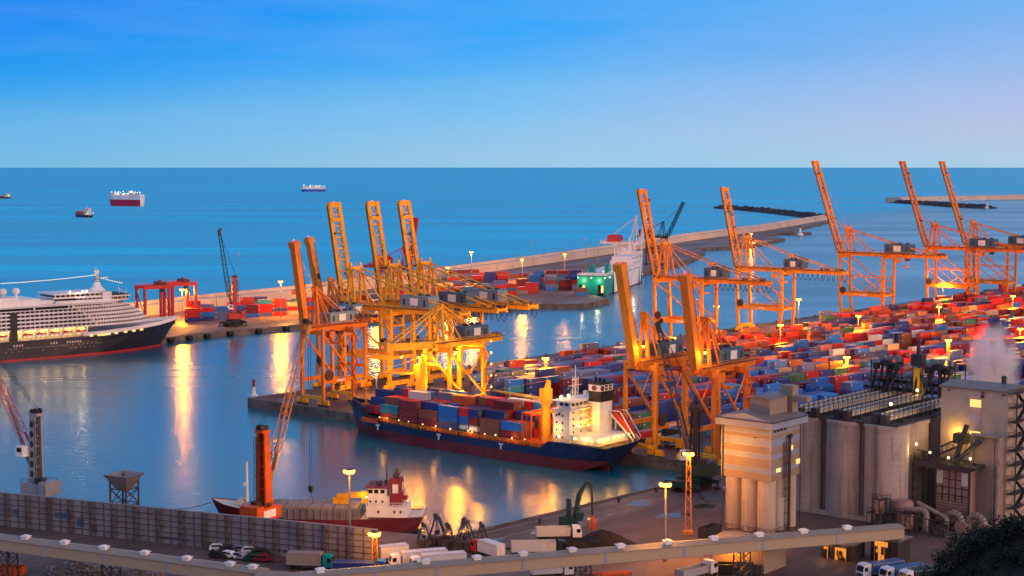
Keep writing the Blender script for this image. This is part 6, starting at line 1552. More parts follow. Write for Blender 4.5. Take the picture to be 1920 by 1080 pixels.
# low buildings with lit doors under the gallery
M['rustframe_'] = mat('dark_goods', (.06, .03, .02), .8)
def shed(label, c, w, d, h, m, door=None, group=None):
    root = thing('shed', label, 'shed', c, VA, group)
    s = MB(); s.box(0, w, 0, d, -.3, h); s.build('wall', m, root)
    s = MB(); s.xprism([(-.4, h), (d + .4, h), (d + .4, h + .2), (d / 2, h + .9), (-.4, h + .2)], -.4, w + .4); s.build('roof', M['clad_roof'], root)
    if door:
        for (x0, x1, z1) in door:
            s = MB(); s.box(x0, x1, -.06, 0, 0, z1); s.build('lit_door', E['door'], root)
            s = MB()
            for q in range(9): xx = rnd.uniform(x0, x1 - .5); ww = rnd.uniform(.2, .7); s.box(xx, min(x1, xx + ww), -.2, -.08, 0 if q < 5 else rnd.uniform(.8, z1 * .6), rnd.uniform(.3, z1 * .45) if q < 5 else z1 * .75)
            s.build('stored_goods', M['rustframe_'], root)
            s = MB(); s.bar((x0 - .1, -.1, 0), (x0 - .1, -.1, z1), .2); s.bar((x1 + .1, -.1, 0), (x1 + .1, -.1, z1), .2); s.bar((x0 - .2, -.1, z1 + .1), (x1 + .2, -.1, z1 + .1), .2)
            for k in range(3): s.bar((x0 + (x1 - x0) * (k + 1) / 4, -.09, 0), (x0 + (x1 - x0) * (k + 1) / 4, -.09, z1), .07)
            s.build('door_frame', M['dark'], root)
            lamp((( x0 + x1) / 2, -1.4, z1), 90, (1, .42, .06), .3, parent=root)
    return root
E['door'] = emit('lit_workshop_inside', (1.0, .36, .06), .75)
gpt = lambda px, py: G(px, py, QZ)
shed('low cream shed with orange lamp glow on its wall under the conveyor gallery', gpt(1336, 1058), 13, 9, 5.6, M['clad'])
shed('dark workshop with two bright orange doorways beneath the right gallery', gpt(1540, 1044), 7.5, 6, 3.6, M['dark'], [(.6, 1.7, 2.6), (3.4, 6.2, 2.8)])
shed('workshop with one tall glowing orange doorway at the foot of the silos', gpt(1632, 1050), 6.5, 6, 5.0, M['dark'], [(1.0, 4.2, 4.6)])

# ------------------------------------------------------------------ foreground: storage wall
M['wallpanel'] = mat('weathered_wall_panel', (.27, .25, .265), .8, var=.14, scale=.25, dirt=(.12, .10, .10), dirt_amt=.6, dirt_scale=.18)
A = G(-60, 978.5, QZ); B_ = G(707, 1062, QZ); wd = (B_ - A); WL = wd.length; wd.normalize(); wa = math.atan2(wd.y, wd.x)
WH = (top_z(A, 909) + top_z(B_, 1004)) / 2 - QZ
sw = thing('storage_wall', 'long grey panel wall with rusty steel lattice frames along the near quay', 'wall', A, wa)
s = MB(); s.box(0, WL, 0, .35, -.2, WH); s.box(-.0, WL, -.15, .5, WH, WH + .18); s.build('panel', M['wallpanel'], sw)
M['rustframe'] = mat('rusty_steel_frame', (.10, .06, .05), .8, var=.3, scale=.5)
nfr = int(WL / 6.2)
for k in range(nfr + 1):
    x = min(WL - .1, WL * k / nfr + .05); s = MB()
    big = k % 7 == 4
    for a in (-.75, .75): s.bar((x + a, -.5, 0), (x + a, -.5, WH), .16)
    n = 6
    for j in range(n):
        z0, z1 = WH * j / n, WH * (j + 1) / n; a = .75 if j % 2 else -.75
        s.bar((x + a, -.5, z0), (x - a, -.5, z1), .11); s.bar((x - .75, -.5, z1), (x + .75, -.5, z1), .1)
        if big: s.bar((x - a, -.5, z0), (x + a, -.5, z1), .11)
    s.build('lattice_frame', M['rustframe'], sw)
s = MB()
for k in range(1, 6): s.box(.06, WL - .06, -.16, -.05, WH * k / 6 - .07, WH * k / 6 + .07)
s.build('rail', M['rustframe'], sw)
s = MB()
for k in range(nfr * 3):
    if k % 3: x = WL * (k + .5) / (nfr * 3); s.box(x - .06, x + .06, -.26, -.1, 0, WH - .05)
s.build('upright', M['rustframe'], sw)
s = MB()
for f, z0, z1, w_ in ((.13, .38, .55, 1.6), (.255, .42, .58, 4.6), (.30, .22, .46, 2.0), (.335, .08, .32, 1.6), (.53, .12, .2, 9), (.74, .08, .2, 3), (.80, .1, .18, 1.8), (.91, .3, .36, 1.6)):
    s.box(WL * f - w_ / 2, WL * f + w_ / 2, -.05, .0, WH * z0, WH * z1)
s.build('patch_panel', M['house'], sw)
# loading hopper behind the wall
hp = on_left(234, 14); root = thing('loading_hopper', 'rusty square loading hopper on steel legs standing behind the long wall', 'hopper', hp, R(-25))
s = MB()
def fr(z, a): return [(-a, -a, z), (a, -a, z), (a, a, z), (-a, a, z)]
s.add(fr(7.6, 1.2) + fr(11.0, 3.2) + fr(11.6, 3.6) + fr(11.6, 3.1) + fr(8.4, 1.1), [(i, (i + 1) % 4, 4 + (i + 1) % 4, 4 + i) for i in range(4)] + [(4 + i, 4 + (i + 1) % 4, 8 + (i + 1) % 4, 8 + i) for i in range(4)] + [(8 + i, 8 + (i + 1) % 4, 12 + (i + 1) % 4, 12 + i) for i in range(4)] + [(12 + i, 12 + (i + 1) % 4, 16 + (i + 1) % 4, 16 + i) for i in range(4)] + [(16, 17, 18, 19)])
s.build('funnel', M['steel'], root)
for x in (-2.4, 2.4):
    for y in (-2.4, 2.4): s = MB(); s.bar((x, y, 0), (x, y, 11), .35); s.build('leg', M['rustframe'], root)
s = MB()
for a, b_ in (((-2.4, -2.4), (2.4, -2.4)), ((2.4, -2.4), (2.4, 2.4)), ((2.4, 2.4), (-2.4, 2.4)), ((-2.4, 2.4), (-2.4, -2.4))):
    for z0, z1 in ((.5, 4.2), (4.2, 8)): s.bar((*a, z0), (*b_, z1), .16); s.bar((*b_, z0), (*a, z1), .16); s.bar((*a, z1), (*b_, z1), .2)
s.build('brace', M['rustframe'], root)

# ------------------------------------------------------------------ conveyor gallery along the bottom of the picture
M['gallery'] = mat('cream_gallery_sheet', (.46, .34, .22), .6, var=.06, scale=.1, dirt=(.32, .22, .13), dirt_amt=.3, dirt_scale=.1)
M['gallery_roof'] = corr('gallery_roof_sheet', (.30, .24, .18), pitch=.55, axis=0, depth=.12)
def gallery(label, pa, pb, zt, hh, wid, vents, joints, sup=()):
    a = G(*pa, zt); b_ = G(*pb, zt); d_ = b_ - a; Ln = d_.length; an = math.atan2(d_.y, d_.x)
    root = thing('conveyor_gallery', label, 'conveyor gallery', (a.x, a.y, 0), an, 'cream conveyor galleries along the bottom')
    s = MB(); s.box(0, Ln, 0, wid, zt - hh, zt); s.build('wall', M['gallery'], root)
    s = MB(); s.xprism([(-.3, zt), (wid + .3, zt), (wid + .3, zt + .12), (wid / 2, zt + .55), (-.3, zt + .12)], -.1, Ln + .1); s.build('roof', M['gallery_roof'], root)
    s = MB(); s.box(0, Ln, -.04, -.0, zt - hh, zt - hh + .1); s.build('bottom_trim', M['steel'], root)
    for px in joints:
        f = _at(a, d_, px); s = MB(); s.box(f - .28, f + .28, -.08, -.0, zt - hh, zt - .02); s.build('joint_strip', M['clad_blue'], root)
    for px in vents:
        f = _at(a, d_, px); s = MB(); y = wid * .42; s.mat(0).prism([(f - .75, y - .6), (f + .75, y - .6), (f + .75, y + .6), (f - .75, y + .6)], zt + .3, zt + .95); s.mat(0).box(f - .95, f + .95, y - .8, y + .8, zt + .95, zt + 1.1); s.box(f - .5, f + .5, y - .4, y + .4, zt + 1.1, zt + 1.3)
        s.build('roof_vent', M['white'], root)
    for px in sup:
        f = _at(a, d_, px); s = MB()
        for x in (-1.1, 1.1):
            for y in (.5, wid - .5): s.bar((f + x * 1.3, y, QZ), (f + x, y, zt - hh), .26)
        for j in range(3):
            z0, z1 = QZ + (zt - hh - QZ) * j / 3, QZ + (zt - hh - QZ) * (j + 1) / 3
            for y in (.5, wid - .5): s.bar((f - 1.3, y, z0), (f + 1.2, y, z1), .14); s.bar((f + 1.3, y, z0), (f - 1.2, y, z1), .14); s.bar((f - 1.2, y, z1), (f + 1.2, y, z1), .14)
        s.build('trestle', M['dark'], root)
    return root, a, d_
def _at(a, d_, px):
    lo, hi = -.1, 1.1
    for _ in range(40):
        m_ = (lo + hi) / 2; q = a + d_ * m_
        if P(q.x, q.y, q.z)[0] < px: lo = m_
        else: hi = m_
    return lo * d_.length
gallery('cream conveyor gallery crossing the bottom left corner in front of the long wall', (-40, 1007), (482, 1076), 11.6, 2.3, 3.9, (38, 111, 185, 262, 341, 422, 465), (80, 194, 313), (2, 196))
ga, ga_a, ga_d = gallery('cream conveyor gallery rising from the bottom centre to the foot of the silos', (540, 1086), (1696, 990.5), 11.4, 2.3, 4.1, (604, 802, 899, 986, 1078, 1169, 1258, 1345, 1431, 1514, 1596), (703, 819, 981, 1136, 1285, 1431, 1571), (705, 1100, 1400))
p = G(508, 1081, 11.4); root = thing('transfer_house', 'small orange-lit cream house where the two conveyor galleries meet', 'conveyor house', (p.x, p.y, QZ), R(-12))
s = MB(); s.box(-2.6, 2.6, -1.5, 3.4, -.2, 8.3); s.build('wall', M['gallery'], root); s = MB(); s.xprism([(-1.9, 8.3), (3.8, 8.3), (1, 9.3)], -3, 3); s.build('roof', M['gallery_roof'], root)
s = MB(); s.box(-2.68, -2.6, .2, 1.4, 5.6, 7.6); s.build('door', M['dark'], root)
s = MB(); s.box(-1.9, 1.9, -3.2, -.1, 7.0, 7.15); s.rail([(-1.9, -3.2, 7.15), (1.9, -3.2, 7.15)], 1.1, .05, .9); root2 = bpy.data.objects.new('tmp', None)
f = _at(ga_a, ga_d, 1100); q = ga_a + ga_d * (f / ga_d.length)
o = s.build('service_platform', M['dark'], ga); o.location = (f, -.1, 0)

# ------------------------------------------------------------------ trucks, cars, grabs and heaps on the near quay
def wheels(s, xs, w, r=.5):
    for x in xs:
        for y in (-w / 2 + .2, w / 2 - .2): s.tube((x, y - .16, r), (x, y + .16, r), r, n=12)
    return s
def lorry(label, px, py, rz, cabm, boxm, Lb=9.5, low=False, hgt=2.6, group='lorries on the near quay', tarp=None):
    root = thing('lorry', label, 'lorry', G(px, py, QZ), rz, group)
    s = MB(); s.box(-Lb / 2, Lb / 2 + 2.6, -.5, .5, .6, 1.0); wh = s.build('chassis', M['dark'], root)
    s = MB(); wheels(s, (-Lb / 2 + 1, -Lb / 2 + 2.2, -Lb / 2 + 3.4, Lb / 2 - .6, Lb / 2 + 2.0), 2.4); s.build('wheels', M['rubber'], root)
    s = MB()
    if low: 
        s.mat(0).box(-Lb / 2, Lb / 2, -1.22, 1.22, 1.05, 1.3)
        for y in (-1.22, 1.12): s.box(-Lb / 2, Lb / 2, y, y + .1, 1.3, 1.05 + hgt)
        s.box(-Lb / 2, -Lb / 2 + .1, -1.22, 1.22, 1.3, 1.05 + hgt); s.box(Lb / 2 - .1, Lb / 2, -1.22, 1.22, 1.3, 1.05 + hgt)
    else: s.mat(0).box(-Lb / 2, Lb / 2, -1.25, 1.25, 1.05, 1.05 + hgt)
    s.build('trailer_body', boxm, root)
    if tarp:
        s = MB(); s.xprism([(-1.26, .95 + hgt), (1.26, .95 + hgt), (1.1, 1.25 + hgt), (-1.1, 1.25 + hgt)], -Lb / 2 - .02, Lb / 2 + .02); s.build('tarpaulin', tarp, root)
    if not low:
        s = MB(); z1 = 1.05 + hgt
        for y in (-1.27, 1.27): s.bar((-Lb / 2, y, 1.1), (Lb / 2, y, 1.1), .06, .14); s.bar((-Lb / 2, y, z1 - .04), (Lb / 2, y, z1 - .04), .06, .1)
        for x in (-Lb / 2 - .02, Lb / 2 + .02):
            for y in (-1.2, 1.2): s.bar((x, y, 1.05), (x, y, z1), .08, .12)
        s.bar((-Lb / 2 - .03, 0, 1.1), (-Lb / 2 - .03, 0, z1), .05, .05); s.build('edge_trim', M['galv'], root)
    s = MB(); s.box(-Lb * .1, Lb * .2, -1.2, -1.15, .45, 1.0); s.box(-Lb * .1, Lb * .2, 1.15, 1.2, .45, 1.0); s.cbox((Lb / 2 - 1.6, 0, .6), (.3, 1.6, 1.0)); s.build('side_guard', M['dark'], root)
    for y in (-.95, .95):
        s = MB(); s.cbox((-Lb / 2 - .06, y, .95), (.08, .3, .16)); s.build('tail_lamp', M['red'], root)
        s = MB(); s.cbox((Lb / 2 + 2.73, y * .95, .95), (.08, .36, .2)); s.build('headlight', M['galv'], root)
        s = MB(); s.cbox((Lb / 2 + 2.2, y * 1.42, 2.4), (.12, .2, .55)); s.bar((Lb / 2 + 2.2, y * 1.2, 2.6), (Lb / 2 + 2.2, y * 1.42, 2.6), .05); s.build('mirror', M['black'], root)
    s = MB(); x = Lb / 2 + .5
    s.mat(0).yprism([(x, .7), (x + 2.1, .7), (x + 2.2, 1.7), (x + 1.85, 3.0), (x + 1.5, 3.25), (x, 3.35)], -1.2, 1.2)
    s.mat(1).add([(x + 2.215, -1.05, 1.75), (x + 2.215, 1.05, 1.75), (x + 1.89, 1.0, 2.9), (x + 1.89, -1.0, 2.9)], [(0, 1, 2, 3)])
    for y in (-1.215, 1.2): s.box(x + .9, x + 1.8, y, y + .015, 1.8, 2.7)
    s.box(x + 2.11, x + 2.2, -1.0, 1.0, .8, 1.3); s.build('cab', [cabm, M['glass']], root)
    return root
M['silver'] = mat('white_trailer_sheet', (.70, .68, .66), .4, var=.05, dirt=(.4, .36, .33), dirt_amt=.3)
M['tarp_b'] = mat('blue_tarpaulin', (.03, .12, .30), .5, var=.15); M['tarp_d'] = mat('dark_blue_trailer', (.02, .04, .20), .5, var=.1); M['trailer_tan'] = mat('tan_curtain_side', (.33, .26, .20), .6, var=.08, dirt=(.2, .05, .06), dirt_amt=.5)
lorry('white box lorry parked right at the end of the long grey wall', 737, 1052, R(205), M['white'], M['silver'], 6.5)
lorry('white articulated lorry, middle one of three behind the gallery', 795, 1062, R(198), M['white'], M['silver'], 10)
lorry('white articulated lorry, nearest the clamshell grabs of the three behind the gallery', 832, 1068, R(196), M['white'], M['silver'], 9.5)
lorry('white lorry with a red cab below the clamshell grabs', 921, 1046, R(128), M['red'], M['silver'], 7)
lorry('lorry with tan curtain-sided trailer and blue-green cab in front of the long wall', 572, 1066, R(-8), M['teal'], M['trailer_tan'], 7.5)
lorry('dark blue covered trailer lorry half hidden by the gallery', 664, 1077, R(-5), M['blue'], M['tarp_d'], 9, hgt=1.8)
lorry('white lorry with blue covered trailer, leftmost of the lorries below the silos', 1659, 1079, R(208), M['white'], M['tarp_b'], 8.5, hgt=2.0, group='lorries below the silos')
lorry('white lorry with blue-green trailer, second in the line below the silos', 1702, 1086, R(208), M['white'], M['tarp_b'], 8.5, hgt=1.9, group='lorries below the silos')
lorry('white lorry with dark green trailer, nearest the dark hillside', 1738, 1092, R(208), M['white'], M['green'], 8.5, hgt=2.0, group='lorries below the silos')
lorry('white box lorry at the bottom edge, under the middle of the gallery', 1024, 1083, R(14), M['white'], M['silver'], 6.5)
lorry('white tipper lorry at the bottom edge beside the orange-lit shed', 1298, 1086, R(40), M['white'], M['grey'], 8, low=True, hgt=1.6)
lorry('white open-topped lorry moving across the wet quay behind the coal heap', 1037, 1012, R(5), M['white'], M['offwhite'], 8, low=True, hgt=2.0)
lorry('long pale open trailer loaded with dark bulk in front of the coal heap', 1000, 1041, R(5), M['black'], M['offwhite'], 10, low=True, hgt=2.2)
for l_, px_, py_, a_, cm_, bm_ in (('terminal tractor with red load on the bare apron behind the cargo ship house', 1212, 826, 50, M['white'], M['red']), ('terminal tractor with navy load near the dark harbour crane', 1262, 838, 50, M['crane_y'], M['house']),
        ('white terminal tractor on the back apron left of the lattice lamp mast', 945, 700, 50, M['white'], M['grey']), ('terminal tractor with orange load on the back apron behind the deck crane', 1062, 671, 50, M['crane_y'], M['orange']),
        ('empty terminal tractor on the apron between the two box-boom cranes', 1262, 822, 140, M['white'], M['dark'])):
    lorry(l_, px_, py_, R(a_), cm_, bm_, 7, hgt=2.3, group='terminal tractors')
def car(label, px, py, rz, m, z=0.0):
    root = thing('parked_car', label, 'car', G(px, py, QZ) + Vector((0, 0, z)), rz, 'parked cars in front of the long wall')
    s = MB(); s.yprism([(-2.1, .35), (2.1, .35), (2.15, .8), (1.2, 1.0), (.5, 1.5), (-1.4, 1.55), (-2.05, 1.0), (-2.15, .7)], -.87, .87); s.build('body', m, root)
    s = MB(); s.yprism([(1.05, 1.02), (.48, 1.44), (-1.35, 1.48), (-1.85, 1.02)], -.885, .885); s.build('window', M['glass'], root)
    for x in (-1.3, 1.35):
        for y in (-.8, .8): s = MB(); s.tube((x, y - .1, .34), (x, y + .1, .34), .34, n=12); s.build('wheel', M['rubber'], root)
cs = [('white parked car at the left end of the row by the wall', 410, 1032, 10, 'white'), ('dark car behind the leftmost white car', 428, 1037, 15, 'black'), ('blue-grey car in the middle of the row by the wall', 452, 1035, 5, 'house_l'),
      ('white car at the right end of the back row by the wall', 470, 1037, 12, 'white'), ('dark car at the far right of the back row by the wall', 488, 1042, 10, 'dark'), ('dark car at the left end of the front row', 410, 1046, -15, 'black'),
      ('silver car turned sideways, first of the two silver ones in front', 431, 1046, -28, 'white'), ('silver car turned sideways, second of the two silver ones in front', 453, 1049, -35, 'galv'), ('dark green car right of the silver cars', 476, 1052, -10, 'green'), ('dark red car in the front row nearest the tan lorry', 495, 1053, 0, 'darkred')]
for l_, x_, y_, a_, m_ in cs: car(l_, x_, y_, R(a_), M[m_])
gr_n = 0
def grab(label, px, py, rz, s_, op):
    root = thing('clamshell_grab', label, 'crane grab', G(px, py, QZ), rz, 'clamshell grabs standing on the quay', s_)
    s = MB()
    for sx in (-1, 1):
        s.yprism([(sx * .1, 1.9), (sx * op, 2.2), (sx * (op + .3), 1.2), (sx * (op * .6), .1), (sx * .15, .0)], -1.3, 1.3)
    s.build('bucket', M['rustframe'], root)
    s = MB(); s.cbox((0, 0, 6.4), (1.3, 1.6, .8)); s.tube((-.4, -.5, 7), (-.4, .5, 7), .5, n=10); s.cbox((0, 0, 3.0), (1.0, 1.6, .9)); s.build('head', M['dark'], root)
    for sx in (-1, 1):
        for y in (-1, 1): s = MB(); s.bar((sx * .45, y * .6, 6.4), (sx * op, y * 1.1, 2.0), .26); s.build('arm', M['dark'], root)
    s = MB(); s.tube((-.2, 0, 3), (-.2, 0, 6.4), .1, n=4); s.tube((.2, 0, 3), (.2, 0, 6.4), .1, n=4); s.build('rope', M['dark'], root)
grab('low dark clamshell grab, leftmost beside the coaster stern', 795, 1025, R(10), .78, 1.9)
grab('tall dark clamshell grab standing behind the leftmost one', 820, 1022, R(-5), 1.0, 1.9)
grab('small dark clamshell grab in the middle of the grabs', 840, 1027, R(20), .8, 1.7)
grab('largest dark clamshell grab with widely spread arms', 873, 1032, R(-20), 1.02, 2.0)
grab('slim dark clamshell grab, nearest the open quay', 904, 1030, R(0), .86, 1.6)
# material handler with its orange-peel boom
mp_ = G(1072, 1000, QZ); root = thing('material_handler', 'dark green material handler with bent boom beside the coal heap', 'excavator', mp_, R(-12))
s = MB(); s.box(-2.2, 2.2, -1.6, -.9, 0, .9); s.box(-2.2, 2.2, .9, 1.6, 0, .9); s.box(-1, 1, -1.2, 1.2, .5, 1.5); s.lathe(0, 0, [(1.1, 1.5), (1.1, 2.2)], 14); s.build('tracks', M['black'], root)
s = MB(); s.mat(0).box(-2.6, 1.4, -1.5, 1.5, 2.2, 4.0); s.mat(0).box(-2.8, -1.6, -1.6, 1.6, 2.0, 4.2); s.mat(1).rail([(-2.6, -1.4, 4), (1.2, -1.4, 4)], .8, .05, 1); s.mat(0).cbox((-.8, .4, 6.2), (1.0, 1.0, 4.2)); s.build('upper_body', [M['green'], M['dark']], root)
s = MB(); s.mat(0).yprism([(1.2, 3.4), (2.8, 3.4), (3.0, 4.4), (2.6, 5.4), (1.2, 5.4)], -1.6, -.3); s.mat(1).box(2.85, 2.95, -1.5, -.4, 4, 5.2); s.build('cab', [M['green'], M['glass']], root)
s = MB(); s.bar((.6, .4, 3.6), (1.6, .4, 9.6), .7, .9); s.bar((1.6, .4, 9.6), (3.6, .4, 12.4), .6, .8); s.build('boom', M['green'], root)
s = MB(); s.bar((3.6, .4, 12.6), (4.6, .4, 11.6), .5, .7); s.bar((4.6, .4, 12), (4.9, .4, 4.4), .35, .5); s.tube((1.2, .4, 6), (2.9, .4, 11.2), .16, n=6); s.build('stick', M['dark'], root)
s = MB(); s.mat(0).cbox((4.9, .4, 4.0), (.6, .6, .9))
for k in range(5): a = k * 2 * math.pi / 5; s.path([(4.9, .4, 3.8), (4.9 + .9 * math.cos(a), .4 + .9 * math.sin(a), 2.8), (4.9 + .8 * math.cos(a), .4 + .8 * math.sin(a), 1.8), (4.9 + .2 * math.cos(a), .4 + .2 * math.sin(a), 1.1)], .2, 5)
s.build('grab', M['orange'], root)
def heap(name, label, cat, px, py, rx, ry, h, m, rz=0, seed=1, rough=.25, kind=None):
    r = random.Random(seed); s = MB(); nr, na = 9, 30; vs = [(0, 0, h)]
    for k in range(1, nr + 1):
        f = k / nr
        for i in range(na):
            a = 2 * math.pi * i / na; j = 1 + rough * (nse(i * .55 + seed * 9, k * .8) - .5) * 1.2
            z = h * (1 - f ** 1.25) * (1 + rough * (r.random() - .5) * .5); vs.append((rx * f * j * math.cos(a), ry * f * j * math.sin(a), z if k < nr else -.1))
    fs = [(0, 1 + i, 1 + (i + 1) % na) for i in range(na)]
    for k in range(nr - 1):
        for i in range(na): fs.append((1 + k * na + i, 1 + (k + 1) * na + i, 1 + (k + 1) * na + (i + 1) % na, 1 + k * na + (i + 1) % na))
    s.add(vs, fs); o = s.build(name, m, None, G(px, py, QZ)); o.rotation_euler.z = rz
    return tag(o, label, cat, kind=kind)
M['coal'] = mat('coal_heap', (.014, .011, .011), .95, var=.3, scale=1.5, bump=.6, bump_scale=3)
M['scrap'] = mat('scrap_heap', (.16, .12, .10), .8, var=.6, scale=2.5, dirt=(.04, .03, .03), dirt_amt=.8, dirt_scale=1.5, bump=1.0, bump_scale=2.5)
heap('coal_heap', 'black conical coal heap beside the material handler', 'heap', 1130, 1021, 8.0, 5.4, 3.5, M['coal'], seed=3, rough=.15)
heap('bulk_heap', 'long low dark bulk heap in front of the white moving lorry', 'heap', 1046, 1027, 12, 3.2, 2.3, M['coal'], R(5), 5, .5)
heap('scrap_heap', 'pale heap of shredded scrap metal below the left gallery', 'heap', 158, 1076, 9, 8, 3.2, M['scrap'], 0, 7, .6)
heap('scrap_heap', 'dark heap of scrap at the bottom edge right of the pale scrap heap', 'heap', 258, 1088, 7, 6, 2.4, M['scrap'], 0, 8, .7)
heap('rubble_heap', 'low dark rubble heap on the quay beside the silo tower', 'heap', 1345, 932, 7, 6, 1.6, M['rock'], 0, 11, .7)
# scrap pieces lying on the heap give it a broken surface
s = MB(); r_ = random.Random(5)
for hx, hy, n, rr in ((158, 1076, 420, 9), (258, 1088, 160, 6)):
    c = G(hx, hy, QZ)
    for k in range(n):
        a, f = r_.uniform(0, 6.28), r_.random() ** .6; z = (3.2 if rr == 9 else 2.4) * (1 - f ** 1.25) + QZ
        p = Vector((c.x + rr * f * math.cos(a), c.y + rr * .9 * f * math.sin(a), z + .1)); q = p + Vector((r_.uniform(-1, 1), r_.uniform(-1, 1), r_.uniform(-.1, .7))) * r_.uniform(.3, .9)
        s.bar(p, q, r_.uniform(.1, .6), r_.uniform(.03, .12))
o = s.build('scrap_metal', M['steel']); o['kind'] = 'stuff'; tag(o, 'loose sheets and bars of scrap metal strewn over the scrap heaps', 'scrap metal')
# dark skip, rail-side box, loading ramp at the lower edge
def skip(label, px, py, rz, Ln, m, h=2.4):
    root = thing('skip', label, 'skip', G(px, py, QZ), rz)
    s = MB()
    for a, b_ in (((-Ln / 2, -1.3), (Ln / 2, -1.2)), ((-Ln / 2, 1.2), (Ln / 2, 1.3)), ((-Ln / 2, -1.3), (-Ln / 2 + .1, 1.3)), ((Ln / 2 - .1, -1.3), (Ln / 2, 1.3))): s.box(a[0], b_[0], a[1], b_[1], .2, h)
    s.box(-Ln / 2, Ln / 2, -1.3, 1.3, .1, .3); s.build('body', m, root)
    s = MB()
    for k in range(int(Ln / 1.2)): x = -Ln / 2 + .6 + k * 1.2; s.box(x - .08, x + .08, -1.42, -1.3, .2, h); s.box(x - .08, x + .08, 1.3, 1.42, .2, h)
    s.build('rib', M['dark'], root)
skip('dark steel skip standing left of the silo tower columns', 1331, 1006, R(50), 6.4, M['dark'], 2.6)
skip('long dark ribbed skip in front of the orange-lit shed', 1385, 1075, R(-3), 9, M['dark'], 2.2)
skip('orange open skip at the bottom left corner', 20, 1078, R(-10), 6, M['orange'], 2.0)
root = thing('timber_stack', 'low stack of orange beams lying at the bottom edge beneath the gallery', 'stack of beams', G(1140, 1078, QZ), R(14))
for k in range(5): s = MB(); s.box(-5, 5, -1.1 + k * .45, -.75 + k * .45, 0, .5 + .1 * (k % 2)); s.build('beam', M['orange'], root)
# puddles lying on the quay
pm = bpy.data.materials.new('puddle_water'); pm.use_nodes = True; b = pm.node_tree.nodes['Principled BSDF']; b.inputs['Base Color'].default_value = (.03, .03, .035, 1); b.inputs['Roughness'].default_value = .16; b.inputs['IOR'].default_value = 1.6; b.inputs['Specular IOR Level'].default_value = 1.0
for i, (px, py, rx, ry, a) in enumerate(((1045, 993, 7, 3.6, 40), (1204, 943, 4, 2.6, 45), (1258, 966, 5, 3, 20), (1322, 949, 3.2, 2.4, 30), (1110, 973, 1.6, 1.1, 20), (1143, 964, 1.6, .8, 30), (1350, 915, 3, 1, 40), (930, 1012, 2.4, .9, 40))):
    s = MB(); n = 26; s.add([(rx * (1 + .5 * (nse(k * .6, i * 5) - .5)) * math.cos(2 * math.pi * k / n), ry * (1 + .8 * (nse(k * .6, i * 5 + 3) - .5)) * math.sin(2 * math.pi * k / n), 0) for k in range(n)], [tuple(range(n))])
    o = s.build('puddle', pm, None, G(px, py, QZ + .012)); o.rotation_euler.z = R(a); o['kind'] = 'structure'
# crane rails and joints on the near quay and terminal
s = MB()
for off in (3.0, 9.0):
    a = C1 + V * off - U * 4; e_ = K1 + V * off; s.bar((a.x, a.y, QZ + .03), (e_.x, e_.y, QZ + .03), .22, .06)
    a = UV(4, 4 + off * 0, 0)
for off in (3.4, 18.4): a = UV(off, 12); e_ = UV(off, 212); s.bar((a.x, a.y, QZ + .03), (e_.x, e_.y, QZ + .03), .25, .06)
for off in (2.6, 29.5): a = UV(30, off); e_ = UV(1100, off); s.bar((a.x, a.y, QZ + .03), (e_.x, e_.y, QZ + .03), .25, .06)
s.build('crane_rail_track', M['steel'])['kind'] = 'structure'
# fender beam and kerb along the terminal face and the near quay
def kerb(name, a, b_, w_=.5, h=.35):
    s = MB(); s.bar((a.x, a.y, QZ + h / 2), (b_.x, b_.y, QZ + h / 2), w_, h); o = s.build(name, M['quayface']); o['kind'] = 'structure'
kerb('kerb', UV(.3, 0), UV(.3, 213)); kerb('kerb', C1 + V * .3, K1 + V * .3); kerb('kerb', UV(0, .3), UV(1400, .3))
for i, px in enumerate((1012, 1085, 1160, 1230)):
    lo, hi = 0, 130
    for _ in range(40):
        m_ = (lo + hi) / 2; q = C1 - U * m_ + V * .8
        if P(q.x, q.y, QZ)[0] > px: lo = m_
        else: hi = m_
    s_o = bpy.data.objects['bollard'].copy(); col.objects.link(s_o); q = C1 - U * lo + V * .8; s_o.location = (q.x, q.y, QZ); s_o['label'] = 'dark mooring bollard on the near quay edge in front of the coal heap'; s_o['group'] = 'bollards along the near quay edge'

# ------------------------------------------------------------------ dark hillside with shrubs, bottom right
M['leaf'] = mat('hill_shrub_leaves', (.012, .022, .009), .8, var=.5, scale=.6)
M['soil'] = mat('hill_soil', (.016, .017, .010), .95, var=.4, scale=.3)
hill_px = [(1690, 1200, 236), (1752, 1130, 232), (1796, 1082, 228), (1830, 1050, 224), (1866, 1026, 220), (1912, 1008, 216), (1995, 992, 212)]
s = MB(); n = len(hill_px); rows = []
for px, py, D in hill_px:
    dx = (px - 960) / F; z = CZ - D * (py - YH) / F
    rows.append((dx * D, D, z))
vs = []
for (x, y, z) in rows: vs += [(x, y, z), (x + 3, y + 14, z - 9), (x + 6, y + 40, -2), (x - 3, y - 14, z - 5), (x - 10, y - 60, z - 22)]
fs = []
for i in range(n - 1):
    for a, b_ in ((0, 1), (1, 2), (3, 0), (4, 3)): fs.append((i * 5 + a, (i + 1) * 5 + a, (i + 1) * 5 + b_, i * 5 + b_))
s.add(vs, fs); o = s.build('hill_ground', M['soil']); o['kind'] = 'structure'
r_ = random.Random(9)
